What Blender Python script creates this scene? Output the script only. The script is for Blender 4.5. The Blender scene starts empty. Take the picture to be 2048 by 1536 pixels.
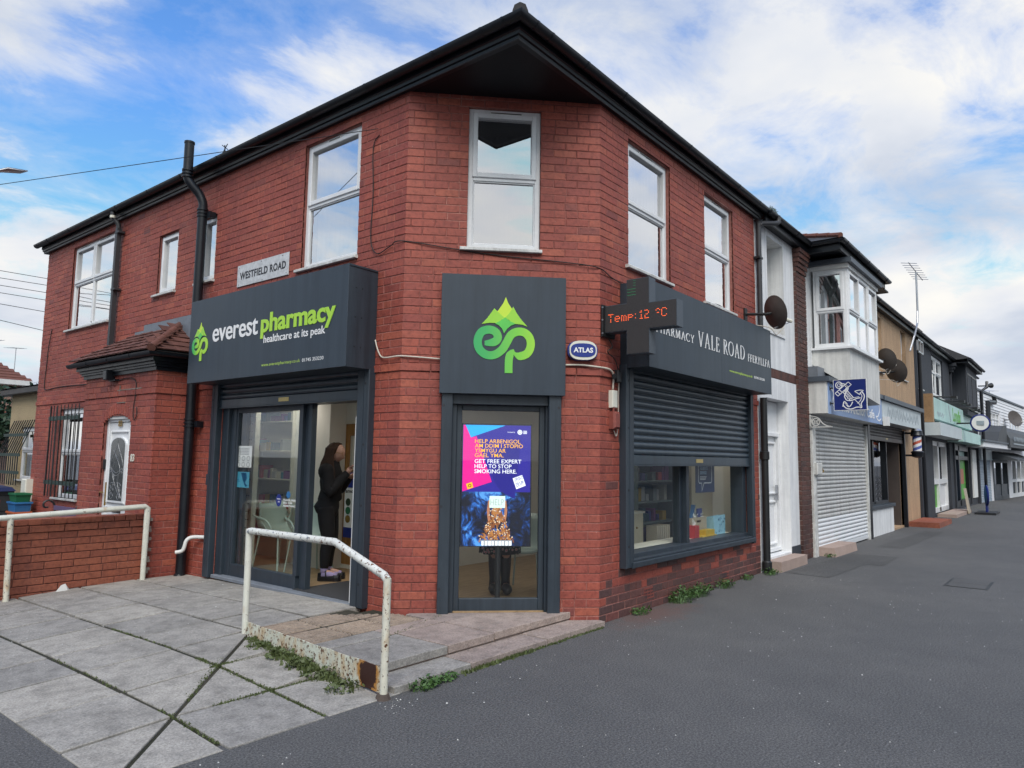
import bpy, math, random
import numpy as np
from mathutils import Vector, Matrix
R = math.radians
rnd = random.Random(7)
sc = bpy.context.scene
COL = sc.collection

# ------------------------------------------------------------------ camera
CAM = np.array([-6.1912, -3.8398, 1.6])
PITCH, ROLL, YAW = R(6.046), R(.852), R(38.87)
fwd = np.array([math.cos(YAW)*math.cos(PITCH), math.sin(YAW)*math.cos(PITCH), math.sin(PITCH)])
rt = np.array([math.sin(YAW), -math.cos(YAW), 0.0]); upv = np.cross(rt, fwd)
cr = math.cos(ROLL)*rt + math.sin(ROLL)*upv; cu = -math.sin(ROLL)*rt + math.cos(ROLL)*upv
cam = bpy.data.cameras.new('camera'); camo = bpy.data.objects.new('camera', cam); COL.objects.link(camo)
camo.matrix_world = Matrix(((cr[0], cu[0], -fwd[0], CAM[0]), (cr[1], cu[1], -fwd[1], CAM[1]), (cr[2], cu[2], -fwd[2], CAM[2]), (0, 0, 0, 1)))
cam.sensor_width = 36; cam.lens = 1427.6/2048*36; cam.clip_start = .05; cam.clip_end = 3000
sc.camera = camo

# ------------------------------------------------------------------ sky, sun, exposure
SUN_EL, SUN_DIR = R(50), Vector((-.72, -.70, 0)).normalized()
world = bpy.data.worlds.new('World'); sc.world = world; world.use_nodes = True
nt = world.node_tree; nt.nodes.clear()
def N(t, typ, **kw):
    n = t.nodes.new(typ)
    for k, v in kw.items():
        if k.startswith('i_'): n.inputs[k[2:].replace('_', ' ')].default_value = v
        else: setattr(n, k, v)
    return n
def math_n(t, op, a, b=None, clamp=False):
    n = t.nodes.new('ShaderNodeMath'); n.operation = op; n.use_clamp = clamp
    for i, v in enumerate((a, b)):
        if v is None: continue
        if isinstance(v, (int, float)): n.inputs[i].default_value = v
        else: t.links.new(v, n.inputs[i])
    return n.outputs[0]
def ramp(t, fac, stops, interp='LINEAR'):
    n = t.nodes.new('ShaderNodeValToRGB'); cr_ = n.color_ramp; cr_.interpolation = interp
    while len(cr_.elements) < len(stops): cr_.elements.new(.5)
    for e, (p, c) in zip(cr_.elements, stops):
        e.position = p; e.color = (*c, 1) if len(c) == 3 else c
    t.links.new(fac, n.inputs[0]); return n.outputs[0]
def mixc(t, fac, a, b, mode='MIX'):
    n = t.nodes.new('ShaderNodeMix'); n.data_type = 'RGBA'; n.blend_type = mode; n.clamp_factor = True
    for s, v in ((0, fac), (6, a), (7, b)):
        if isinstance(v, (int, float)): n.inputs[s].default_value = v
        elif isinstance(v, tuple): n.inputs[s].default_value = (*v, 1)
        else: t.links.new(v, n.inputs[s])
    return n.outputs[2]
sky = N(nt, 'ShaderNodeTexSky', sky_type='NISHITA', sun_disc=False, sun_elevation=SUN_EL,
        sun_rotation=math.atan2(SUN_DIR.x, SUN_DIR.y), air_density=1.0, dust_density=.15, ozone_density=1.6)
tc = N(nt, 'ShaderNodeTexCoord'); sx = N(nt, 'ShaderNodeSeparateXYZ'); nt.links.new(tc.outputs['Generated'], sx.inputs[0])
zz = math_n(nt, 'MAXIMUM', math_n(nt, 'ADD', sx.outputs[2], .16), .06)
cb = N(nt, 'ShaderNodeCombineXYZ')
nt.links.new(math_n(nt, 'DIVIDE', sx.outputs[0], zz), cb.inputs[0]); nt.links.new(math_n(nt, 'DIVIDE', sx.outputs[1], zz), cb.inputs[1])
def skynoise(scale, off, detail=9, rough=.55, dist=.35, st=(1, 1, 1), rot=0):
    mp = N(nt, 'ShaderNodeMapping'); mp.inputs['Location'].default_value = off; mp.inputs['Scale'].default_value = st; mp.inputs['Rotation'].default_value = (0, 0, rot)
    nt.links.new(cb.outputs[0], mp.inputs[0])
    n = N(nt, 'ShaderNodeTexNoise'); n.inputs['Scale'].default_value = scale; n.inputs['Detail'].default_value = detail
    n.inputs['Roughness'].default_value = rough; n.inputs['Distortion'].default_value = dist
    nt.links.new(mp.outputs[0], n.inputs[0]); return n.outputs[0]
big = skynoise(.75, (3.1, .6, 0), 4, .5, .1)
fine = skynoise(2.7, (1.7, 4.2, 1), 12, .62, .35, (1, 1.25, 1), .5)
low = ramp(nt, sx.outputs[2], [(0.0, (1, 1, 1)), (.28, (.42, .42, .42)), (.75, (0, 0, 0))])
den = math_n(nt, 'ADD', math_n(nt, 'ADD', math_n(nt, 'MULTIPLY', big, .75), math_n(nt, 'MULTIPLY', fine, .62)), math_n(nt, 'MULTIPLY', low, .20))
cover = ramp(nt, den, [(.612, (.0, .0, .0)), (.685, (.20, .20, .20)), (.748, (.68, .68, .68)), (.825, (1, 1, 1))])
shade = skynoise(1.5, (7.3, 2.2, 3), 6, .5, .2)
ccol = ramp(nt, shade, [(.34, (3.2, 3.55, 4.2)), (.50, (4.4, 4.55, 4.85)), (.66, (5.4, 5.3, 5.05))])
skm = mixc(nt, 1.0, sky.outputs[0], (.66, 1.03, 1.40), 'MULTIPLY')
skn = N(nt, 'ShaderNodeVectorMath', operation='MINIMUM'); nt.links.new(skm, skn.inputs[0]); skn.inputs[1].default_value = (4.3, 4.6, 5.0); skyc = skn.outputs[0]
bg = N(nt, 'ShaderNodeBackground'); bg.inputs[1].default_value = .085
nt.links.new(mixc(nt, cover, skyc, ccol), bg.inputs[0])
wo = N(nt, 'ShaderNodeOutputWorld'); nt.links.new(bg.outputs[0], wo.inputs[0])
sl = bpy.data.lights.new('sun', 'SUN'); sl.energy = 1.5; sl.angle = R(36); sl.color = (1, .95, .88)
so = bpy.data.objects.new('sun', sl); COL.objects.link(so); so.location = (-20, -20, 30)
sd = Vector((SUN_DIR.x*math.cos(SUN_EL), SUN_DIR.y*math.cos(SUN_EL), math.sin(SUN_EL)))
so.rotation_euler = sd.to_track_quat('Z', 'Y').to_euler()
vs = sc.view_settings; vs.view_transform = 'Standard'; vs.look = 'None'; vs.gamma = 1; vs.exposure = 1.12; vs.use_curve_mapping = False
sc.render.engine = 'CYCLES'; cy = sc.cycles
cy.use_denoising = True; cy.max_bounces = 7; cy.diffuse_bounces = 4; cy.glossy_bounces = 3; cy.transmission_bounces = 4; cy.transparent_max_bounces = 12
cy.caustics_reflective = False; cy.caustics_refractive = False; cy.use_adaptive_sampling = True; cy.adaptive_threshold = .015

# ------------------------------------------------------------------ materials
MATS = {}
def newmat(name):
    m = bpy.data.materials.new(name); m.use_nodes = True; t = m.node_tree; t.nodes.clear()
    out = N(t, 'ShaderNodeOutputMaterial'); b = N(t, 'ShaderNodeBsdfPrincipled'); t.links.new(b.outputs[0], out.inputs[0])
    MATS[name] = m; return m, t, b
def pos(t): return N(t, 'ShaderNodeNewGeometry').outputs['Position']
def noise(t, scale, detail=4, rough=.5, vec=None, dist=0, off=None, st=None):
    n = N(t, 'ShaderNodeTexNoise'); n.inputs['Scale'].default_value = scale; n.inputs['Detail'].default_value = detail; n.inputs['Roughness'].default_value = rough; n.inputs['Distortion'].default_value = dist
    v = vec if vec is not None else pos(t)
    if off or st:
        mp = N(t, 'ShaderNodeMapping'); mp.inputs['Location'].default_value = off or (0, 0, 0); mp.inputs['Scale'].default_value = st or (1, 1, 1); t.links.new(v, mp.inputs[0]); v = mp.outputs[0]
    t.links.new(v, n.inputs[0]); return n.outputs[0]
def bump(t, b, h, dist=.004, strength=.5):
    n = N(t, 'ShaderNodeBump'); n.inputs['Strength'].default_value = strength; n.inputs['Distance'].default_value = dist
    t.links.new(h, n.inputs['Height']); t.links.new(n.outputs[0], b.inputs['Normal'])
def sc3(c, k): return tuple(min(1, max(0, x*k)) for x in c)
def M(name, c, rough=.6, var=.18, scale=3, metal=0, bmp=0, bscale=60, spec=.5, obj=False, fine=0, rv=.12, streak=0):
    """plain painted / plastic / render surface with mottled colour, uneven gloss and optional relief"""
    m, t, b = newmat(name)
    n1 = noise(t, scale, 6, .6); n2 = noise(t, scale*9, 4, .6, off=(5, 3, 1))
    f = math_n(t, 'ADD', math_n(t, 'MULTIPLY', n1, .65), math_n(t, 'MULTIPLY', n2, .35))
    col = ramp(t, f, [(.3, sc3(c, 1-var)), (.52, c), (.72, sc3(c, 1+var*.8))])
    if fine:
        col = mixc(t, fine, col, ramp(t, noise(t, bscale*1.3, 3, .7), [(.35, (.35, .35, .35)), (.65, (1.4, 1.4, 1.4))]), 'MULTIPLY')
    if streak:
        sk = noise(t, 2.2, 7, .65, st=(5, 5, .3), off=(1, 6, 2)); col = mixc(t, streak, col, ramp(t, sk, [(.36, (.62, .62, .62)), (.5, (1, 1, 1)), (.66, (1.38, 1.36, 1.32))]), 'MULTIPLY')
    if obj:
        oi = N(t, 'ShaderNodeObjectInfo'); col = mixc(t, 1, col, ramp(t, oi.outputs['Random'], [(0, (.80, .80, .80)), (1, (1.15, 1.12, 1.10))]), 'MULTIPLY')
    t.links.new(col, b.inputs['Base Color'])
    t.links.new(math_n(t, 'ADD', math_n(t, 'MULTIPLY', n1, rv*2), rough-rv, True), b.inputs['Roughness'])
    b.inputs['Metallic'].default_value = metal; b.inputs['Specular IOR Level'].default_value = spec
    if bmp: bump(t, b, noise(t, bscale, 4, .65), bmp, .6)
    return m
def E(name, c, s=1.0):
    m, t, b = newmat(name); b.inputs['Base Color'].default_value = (*sc3(c, .3), 1); b.inputs['Emission Color'].default_value = (*c, 1); b.inputs['Emission Strength'].default_value = s; b.inputs['Roughness'].default_value = .3
    return m
def glass(name, refl=.10, tint=(.93, .96, .95), k=1.0):
    m = bpy.data.materials.new(name); m.use_nodes = True; t = m.node_tree; t.nodes.clear(); MATS[name] = m
    out = N(t, 'ShaderNodeOutputMaterial'); tr = N(t, 'ShaderNodeBsdfTransparent'); tr.inputs[0].default_value = (*tint, 1)
    gl = N(t, 'ShaderNodeBsdfGlossy'); gl.inputs['Roughness'].default_value = .012; gl.inputs[0].default_value = (.97, .98, 1, 1)
    fr = N(t, 'ShaderNodeFresnel'); bf = N(t, 'ShaderNodeNewGeometry').outputs['Backfacing']; t.links.new(math_n(t, 'SUBTRACT', 1.5, math_n(t, 'MULTIPLY', bf, 1.5-1/1.5)), fr.inputs[0])
    bp = N(t, 'ShaderNodeBump'); bp.inputs['Strength'].default_value = .08; bp.inputs['Distance'].default_value = .01
    t.links.new(noise(t, 1.6, 2, .4), bp.inputs['Height']); t.links.new(bp.outputs[0], gl.inputs['Normal'])
    fac = math_n(t, 'MULTIPLY', math_n(t, 'ADD', math_n(t, 'MULTIPLY', fr.outputs[0], k), refl, True), math_n(t, 'SUBTRACT', 1.0, bf))
    mx = N(t, 'ShaderNodeMixShader'); t.links.new(fac, mx.inputs[0]); t.links.new(tr.outputs[0], mx.inputs[1]); t.links.new(gl.outputs[0], mx.inputs[2])
    t.links.new(mx.outputs[0], out.inputs[0]); return m
glass('glass_upper', .60, (.90, .94, .94), 1.6)
glass('glass_shop', .02, (.95, .97, .96), 1.1)
glass('glass_far', .18, (.88, .92, .92), 1.5)

def brickmat(name, island, stops, mort=False):
    m, t, b = newmat(name)
    if island: r = N(t, 'ShaderNodeNewGeometry').outputs['Random Per Island']
    else: r = N(t, 'ShaderNodeObjectInfo').outputs['Random']
    col = ramp(t, r, stops)
    n1 = noise(t, 1.1, 5, .6); n2 = noise(t, 26, 5, .65, off=(2, 9, 4)); n3 = noise(t, 120, 3, .7)
    col = mixc(t, .9, col, ramp(t, n1, [(.32, (.74, .72, .76)), (.5, (1, 1, 1)), (.7, (1.16, 1.1, 1.06))]), 'MULTIPLY')
    col = mixc(t, .75, col, ramp(t, n2, [(.34, (.62, .58, .6)), (.5, (1, 1, 1)), (.68, (1.22, 1.2, 1.16))]), 'MULTIPLY')
    spk = ramp(t, noise(t, 55, 2, .5, off=(8, 1, 3)), [(.735, (0, 0, 0)), (.76, (1, 1, 1))])
    col = mixc(t, math_n(t, 'MULTIPLY', spk, .55), col, (.55, .42, .36))
    st_ = ramp(t, noise(t, 2.2, 6, .65, off=(3, 3, 8), st=(2.5, 2.5, .35)), [(.57, (0, 0, 0)), (.70, (1, 1, 1))])
    col = mixc(t, math_n(t, 'MULTIPLY', st_, .25), col, (.09, .04, .04))
    t.links.new(col, b.inputs['Base Color']); b.inputs['Roughness'].default_value = .62; b.inputs['Specular IOR Level'].default_value = .38
    bump(t, b, math_n(t, 'ADD', n2, math_n(t, 'MULTIPLY', n3, .5)), .004, .55)
    return m
RED = [(0, (.250, .061, .046)), (.18, (.305, .074, .052)), (.4, (.275, .067, .050)), (.58, (.330, .083, .055)), (.78, (.258, .063, .050)), (.95, (.36, .098, .061)), (1, (.195, .055, .047))]
DARK = [(0, (.085, .046, .044)), (.4, (.125, .055, .050)), (.7, (.075, .046, .046)), (1, (.17, .062, .054))]
BROWN = [(0, (.070, .033, .027)), (.5, (.105, .045, .036)), (1, (.060, .032, .029))]
WALLB = [(0, (.23, .072, .044)), (.5, (.27, .088, .052)), (1, (.20, .062, .040))]
for nm, st in (('red', RED), ('dark', DARK), ('brown', BROWN), ('rust', WALLB)):
    brickmat('brick_'+nm, False, st); brickmat('bricks_'+nm, True, st)
def mortarmat(name, a, b_, c_):
    m, t, b = newmat(name)
    n1 = noise(t, .9, 5, .6, off=(4, 4, 2)); n2 = noise(t, 40, 4, .7)
    col = ramp(t, n1, [(.36, a), (.5, b_), (.64, c_)])
    col = mixc(t, .8, col, ramp(t, n2, [(.3, (.55, .55, .55)), (.7, (1.3, 1.3, 1.3))]), 'MULTIPLY')
    t.links.new(col, b.inputs['Base Color']); b.inputs['Roughness'].default_value = .9; bump(t, b, n2, .006, .6); return m
mortarmat('mortar_red', (.18, .058, .047), (.27, .095, .077), (.40, .18, .145))
mortarmat('mortar_dark', (.05, .03, .03), (.12, .07, .06), (.16, .10, .09))
mortarmat('mortar_grey', (.16, .12, .10), (.26, .22, .19), (.33, .29, .26))
mortarmat('mortar_wall', (.10, .035, .027), (.15, .055, .04), (.12, .045, .035))

M('charcoal', (.028, .039, .052), .42, .2, 1.2, spec=.5, streak=.6); M('charcoal_face', (.031, .044, .060), .46, .12, .8, spec=.45, streak=.35)
M('shutter_blue', (.028, .044, .060), .36, .25, 2, spec=.6, streak=.5); M('rubber', (.012, .012, .013), .7)
M('black_gloss', (.008, .010, .014), .36, .35, 4, spec=.42); M('soffit', (.004, .005, .008), .5, .2, 2, spec=.3); M('black_iron', (.012, .013, .014), .5, .4, 6, bmp=.002, bscale=90)
M('grey_pipe', (.035, .036, .040), .5, .2, 3)
M('upvc', (.73, .74, .75), .36, .12, 3.5); M('upvc_old', (.66, .66, .64), .5, .14, 5); M('sill_white', (.56, .56, .54), .6, .4, 7, streak=.4)
M('white_render', (.70, .71, .72), .85, .12, 1.2, streak=.35, bmp=.006, bscale=45); M('black_render', (.030, .034, .044), .75, .25, 1.5, streak=.5, bmp=.004, bscale=50)
M('bay_render', (.62, .62, .60), .85, .14, 2, streak=.4, bmp=.007, bscale=60)
M('pebble_tan', (.46, .31, .19), .9, .15, 1.4, streak=.4, bmp=.012, bscale=75, fine=.55); M('pebble_beige', (.44, .34, .20), .9, .15, 2, bmp=.012, bscale=90, fine=.6)
M('tile_red', (.15, .058, .040), .8, .3, 5, bmp=.006, bscale=40, obj=True); M('tile_brown', (.12, .048, .036), .8, .4, 6, bmp=.006, bscale=40, obj=True); M('roof_slate', (.05, .048, .05), .7, .3, 3)
M('lead', (.17, .19, .22), .55, .3, 5, bmp=.003, bscale=25); M('lead_dark', (.065, .08, .10), .5, .2, 3)
M('steel', (.45, .46, .48), .35, .15, 6, metal=.8); M('cream', (.62, .56, .42), .5, .08, 2); M('cream_light', (.72, .69, .60), .5, .06, 2)
M('inner_wall', (.74, .73, .68), .8, .05, 1); M('ceiling_white', (.75, .75, .73), .8, .05, 1); M('teal', (.13, .19, .20), .5, .2, 2); M('inner_dark', (.05, .05, .055), .8)
M('curtain', (.70, .71, .70), .9, .10, 8); M('chair_green', (.40, .50, .47), .4, .05, 2); M('mat_dark', (.030, .031, .034), .95, .3, 30); M('radiator', (.66, .60, .50), .4, .05)
M('plastic_black', (.014, .014, .016), .45, .3, 8); M('bin_grey', (.035, .036, .04), .55, .2, 4); M('bin_lid', (.012, .018, .07), .45, .2, 4); M('red_plastic', (.45, .03, .04), .45); M('green_plastic', (.015, .14, .06), .45); M('blue_plastic', (.03, .16, .38), .45); M('orange_plastic', (.52, .13, .05), .5)
M('alarm_white', (.68, .67, .58), .4, .08, 9); M('alarm_blue', (.012, .03, .22), .4, .05); M('paint_red_box', (.23, .06, .045), .6, .3, 30)
M('gold', (.52, .40, .16), .35, .3, 40, metal=.6); M('brass', (.35, .22, .06), .4, .2, 10, metal=.7)
M('white_letter', (.80, .80, .80), .4, .03); M('lime_letter', (.40, .68, .05), .4, .06, 1); M('lime_small', (.38, .55, .08), .4)
M('navy', (.004, .016, .14), .38, .04); M('dish', (.085, .074, .068), .6, .25, 6, bmp=.002, bscale=300); M('cable_white', (.55, .50, .43), .6, .2, 8); M('cable_black', (.010, .009, .009), .6)
M('skin', (.50, .29, .22), .5, .06, 6); M('hair', (.045, .024, .016), .65, .5, 30, spec=.2); M('cloth_black', (.006, .006, .008), .9, .3, 12, bmp=.003, bscale=160); M('cloth_trouser', (.005, .005, .007), .85, .3, 9); M('sock', (.36, .30, .50), .9); M('shoe', (.006, .006, .008), .45, .2)
M('leaf', (.055, .115, .028), .55, .4, 20); M('leaf_dark', (.018, .045, .020), .6, .4, 10); M('grass', (.075, .098, .030), .6, .4, 12); M('twig', (.075, .055, .045), .8, .3, 9)
M('paper_white', (.72, .72, .70), .6, .06, 6); M('paper_blue', (.05, .30, .42), .5, .15, 8); M('ink', (.02, .02, .025), .6); M('ink_grey', (.22, .22, .23), .6)
M('cardboard', (.42, .36, .28), .7, .1, 6); M('yellow', (.62, .40, .02), .45); M('sky_print', (.30, .55, .68), .5, .15, 12); M('sky_dark', (.02, .12, .26), .5)
M('violet_seat', (.12, .08, .16), .6, .2, 6); M('stone_tread', (.36, .27, .23), .85, .2, 3, bmp=.004, bscale=60)
M('galv', (.50, .50, .49), .5, .18, 3, metal=.15, streak=.4); M('galv_white', (.66, .68, .70), .45, .06, 2); M('brown_shutter', (.075, .06, .055), .45, .2, 3); M('blue_shutter', (.30, .36, .43), .5, .12, 3)
M('fascia_blue', (.22, .33, .56), .45, .18, 3); M('fascia_mint', (.42, .62, .58), .5, .2, 2); M('fascia_grey', (.50, .56, .58), .5, .14, 2); M('fascia_letter', (.30, .35, .38), .5, .2, 5)
M('green_print', (.10, .36, .05), .5, .5, 9); M('blue_print', (.03, .20, .45), .5, .4, 9); M('orange_print', (.42, .15, .08), .5, .5, 14); M('barber_red', (.46, .10, .06), .4); M('barber_blue', (.08, .11, .36), .4); M('barber_white', (.70, .70, .72), .4)
M('awning', (.055, .060, .065), .6, .2, 3); M('clad_white', (.74, .75, .78), .5, .07, 2); M('wood_bare', (.30, .18, .09), .7, .3, 12)
M('house_grey', (.34, .36, .39), .8, .1, 2, bmp=.004, bscale=40); M('house_cream', (.50, .46, .38), .8, .1, 2, bmp=.004, bscale=40); M('car_white', (.62, .63, .65), .25, .03); M('car_red', (.22, .012, .02), .25, .03); M('car_grey', (.10, .11, .13), .25, .05); M('tyre', (.013, .013, .014), .8)

def logo_mat(name, stops, axis, a, b_, coat=.4):
    """printed vinyl with a left-to-right colour run, as on the real sign"""
    m, t, b = newmat(name); s = N(t, 'ShaderNodeSeparateXYZ'); t.links.new(pos(t), s.inputs[0])
    v = N(t, 'ShaderNodeMapRange'); v.inputs['From Min'].default_value = a; v.inputs['From Max'].default_value = b_
    t.links.new(s.outputs[axis], v.inputs[0]); t.links.new(ramp(t, v.outputs[0], stops), b.inputs['Base Color']); b.inputs['Roughness'].default_value = coat; return m
GRN = [(0, (.010, .33, .16)), (.45, (.055, .42, .11)), (.75, (.19, .58, .06)), (1, (.38, .68, .05))]
logo_mat('logo_square', GRN, 0, -1.25, -.52); logo_mat('logo_left', GRN, 1, 4.94, 4.72)

def wood(name, c, st):
    m, t, b = newmat(name); w = noise(t, 3, 6, .6, st=st); col = ramp(t, w, [(.3, sc3(c, .72)), (.5, c), (.7, sc3(c, 1.25))]); t.links.new(col, b.inputs['Base Color']); b.inputs['Roughness'].default_value = .45; return m
wood('floor_wood', (.36, .24, .13), (1.2, 9, 1)); wood('door_wood', (.40, .20, .06), (14, 14, .8)); wood('slat_cream', (.60, .54, .40), (2, 2, 2))

def asphalt(nm='asphalt', tone=1.0):
    m, t, b = newmat(nm)
    n1 = noise(t, .35, 6, .6); n2 = noise(t, 75, 4, .8); n3 = noise(t, 2.6, 7, .65, off=(3, 1, 0)); n4 = noise(t, 110, 2, .6, off=(7, 7, 1))
    col = ramp(t, n1, [(.35, (.088, .088, .088)), (.52, (.100, .099, .098)), (.68, (.113, .111, .108))])
    col = mixc(t, .8, col, ramp(t, n3, [(.3, (.88, .88, .89)), (.52, (1, 1, 1)), (.72, (1.10, 1.1, 1.09))]), 'MULTIPLY')
    col = mixc(t, .85, col, ramp(t, n2, [(.36, (.32, .32, .33)), (.5, (.97, .97, .98)), (.63, (1.85, 1.84, 1.80))]), 'MULTIPLY')
    spk = ramp(t, n4, [(.66, (0, 0, 0)), (.72, (1, 1, 1))]); col = mixc(t, math_n(t, 'MULTIPLY', spk, .6), col, (.34, .33, .31))
    # chewing gum and scuffs
    v = N(t, 'ShaderNodeTexVoronoi'); v.inputs['Scale'].default_value = 2.1; t.links.new(pos(t), v.inputs[0])
    gum = math_n(t, 'MULTIPLY', math_n(t, 'LESS_THAN', v.outputs['Distance'], .022), .55); col = mixc(t, gum, col, (.30, .30, .29))
    sc_ = ramp(t, noise(t, 7, 7, .7, dist=1.2, off=(1, 8, 0)), [(.715, (0, 0, 0)), (.75, (1, 1, 1))]); col = mixc(t, math_n(t, 'MULTIPLY', sc_, .35), col, (.25, .25, .25))
    # brick dust washed out along the foot of the shop wall
    s = N(t, 'ShaderNodeSeparateXYZ'); t.links.new(pos(t), s.inputs[0])
    d = N(t, 'ShaderNodeVectorMath', operation='DISTANCE'); mp = N(t, 'ShaderNodeMapping'); mp.inputs['Scale'].default_value = (.55, 1.5, 1); t.links.new(pos(t), mp.inputs[0]); t.links.new(mp.outputs[0], d.inputs[0]); d.inputs[1].default_value = (.45, -.25, 0)
    dd = math_n(t, 'ADD', d.outputs['Value'], math_n(t, 'MULTIPLY', math_n(t, 'SUBTRACT', noise(t, 5, 6, .7), .5), .9))
    col = mixc(t, ramp(t, dd, [(.15, (.55, .55, .55)), (.55, (0, 0, 0))]), col, (.15, .075, .06))
    if tone != 1.0: col = mixc(t, 1, col, (tone, tone, tone), 'MULTIPLY')
    t.links.new(col, b.inputs['Base Color']); b.inputs['Roughness'].default_value = .82; b.inputs['Specular IOR Level'].default_value = .35
    bump(t, b, math_n(t, 'ADD', n2, math_n(t, 'MULTIPLY', n4, .6)), .007, .8); return m
asphalt(); asphalt('asphalt_patch', .80)
def slabmat(name, c, tone=1.0):
    m, t, b = newmat(name); oi = N(t, 'ShaderNodeObjectInfo')
    n1 = noise(t, 2.2, 7, .65); n2 = noise(t, 70, 4, .78); n3 = noise(t, 9, 6, .6, off=(2, 5, 1))
    col = ramp(t, n1, [(.3, sc3(c, .76)), (.5, c), (.7, sc3(c, 1.14))])
    col = mixc(t, 1, col, ramp(t, oi.outputs['Random'], [(0, (.84, .84, .85)), (.5, (.98, .97, .96)), (1, (1.10, 1.08, 1.05))]), 'MULTIPLY')
    col = mixc(t, .7, col, ramp(t, n3, [(.34, (.66, .66, .66)), (.50, (1, 1, 1)), (.66, (1.16, 1.16, 1.15))]), 'MULTIPLY')
    col = mixc(t, .7, col, ramp(t, n2, [(.34, (.50, .50, .50)), (.5, (1, 1, 1)), (.64, (1.45, 1.45, 1.43))]), 'MULTIPLY')
    ln = ramp(t, noise(t, 1.3, 5, .6, dist=2.5, off=(9, 2, 1)), [(.492, (0, 0, 0)), (.5, (1, 1, 1)), (.508, (0, 0, 0))]); col = mixc(t, math_n(t, 'MULTIPLY', ln, .22), col, (.42, .41, .39))
    t.links.new(col, b.inputs['Base Color']); b.inputs['Roughness'].default_value = .85; bump(t, b, math_n(t, 'ADD', n2, n3), .003, .6); return m
slabmat('slab', (.295, .280, .256)); slabmat('slab_pink', (.315, .255, .225)); slabmat('tactile', (.31, .245, .19)); M('tactile_base', (.13, .095, .07), .9, .3, 9)
mortarmat('joint_dirt', (.018, .020, .009), (.030, .028, .016), (.048, .043, .028))
def railpaint(name, rusty, base=(.66, .66, .58), under=(.10, .12, .15), patch=None, chips=0):
    m, t, b = newmat(name)
    n1 = noise(t, 9, 6, .7); n2 = noise(t, 34, 5, .7, off=(1, 4, 7)); n3 = noise(t, 9, 6, .68, off=(6, 1, 2), st=(1, 1, .55))
    col = ramp(t, n1, [(.3, sc3(base, .82)), (.6, base)])
    stn = ramp(t, n3, [(.62-rusty*.10, (0, 0, 0)), (.76-rusty*.08, (1, 1, 1))]); col = mixc(t, math_n(t, 'MULTIPLY', stn, .6), col, (.46, .26, .085))
    chip = ramp(t, n2, [(.665-rusty*.06-chips, (0, 0, 0)), (.68-rusty*.06-chips, (1, 1, 1))]); rustc = ramp(t, noise(t, 60, 4, .7), [(.35, (.035, .014, .008)), (.65, (.16, .06, .02))])
    col = mixc(t, chip, col, mixc(t, ramp(t, noise(t, 3, 2, .5, off=(3, 3, 3)), [(.45, (0, 0, 0)), (.55, (1, 1, 1))]), rustc, under))
    if patch:
        d = N(t, 'ShaderNodeVectorMath', operation='DISTANCE'); t.links.new(pos(t), d.inputs[0]); d.inputs[1].default_value = patch
        dd = math_n(t, 'ADD', d.outputs['Value'], math_n(t, 'MULTIPLY', math_n(t, 'SUBTRACT', noise(t, 14, 4, .6), .5), .12))
        col = mixc(t, ramp(t, dd, [(.105, (1, 1, 1)), (.135, (0, 0, 0))]), col, (.42, .20, .05)); col = mixc(t, ramp(t, dd, [(.092, (1, 1, 1)), (.098, (0, 0, 0))]), col, (.040, .014, .010))
    t.links.new(col, b.inputs['Base Color']); b.inputs['Roughness'].default_value = .5; bump(t, b, n2, .004, .5); return m
railpaint('rail_white', .35); railpaint('rail_chipped', .15, (.68, .68, .63), (.13, .16, .20), chips=.085); railpaint('rail_rusty', 1.1, (.64, .62, .52), chips=.02); railpaint('rail_panel', 1.5, (.62, .64, .54), (.13, .055, .02), chips=.02, patch=(-2.84, .09, .125))

# ------------------------------------------------------------------ geometry helpers
class Fr:
    """viewer frame on a surface: u to the viewer's right, v up, w out of the surface"""
    def __init__(s, o, U, Nn): s.o, s.U, s.N = np.array(o, float), np.array(U, float), np.array(Nn, float)
    def pt(s, u, v, w=0): return s.o + u*s.U + w*s.N + np.array([0, 0, v])
    def at(s, u, v, w=0): return Fr(s.pt(u, v, w), s.U, s.N)
    def mat(s): return Matrix(((s.U[0], 0, s.N[0], s.o[0]), (s.U[1], 0, s.N[1], s.o[1]), (s.U[2], 1, s.N[2], s.o[2]), (0, 0, 0, 1)))
Q = math.sqrt(.5)
FL = Fr((-1.42, 0, 0), (0, -1, 0), (-1, 0, 0))      # Westfield Road front, u = -y
FC = Fr((0, 0, 0), (Q, -Q, 0), (-Q, -Q, 0))         # chamfered corner, u = -s
FR = Fr((0, 0, 0), (1, 0, 0), (0, -1, 0))           # Vale Road front, u = x
WORLD = {}
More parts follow.
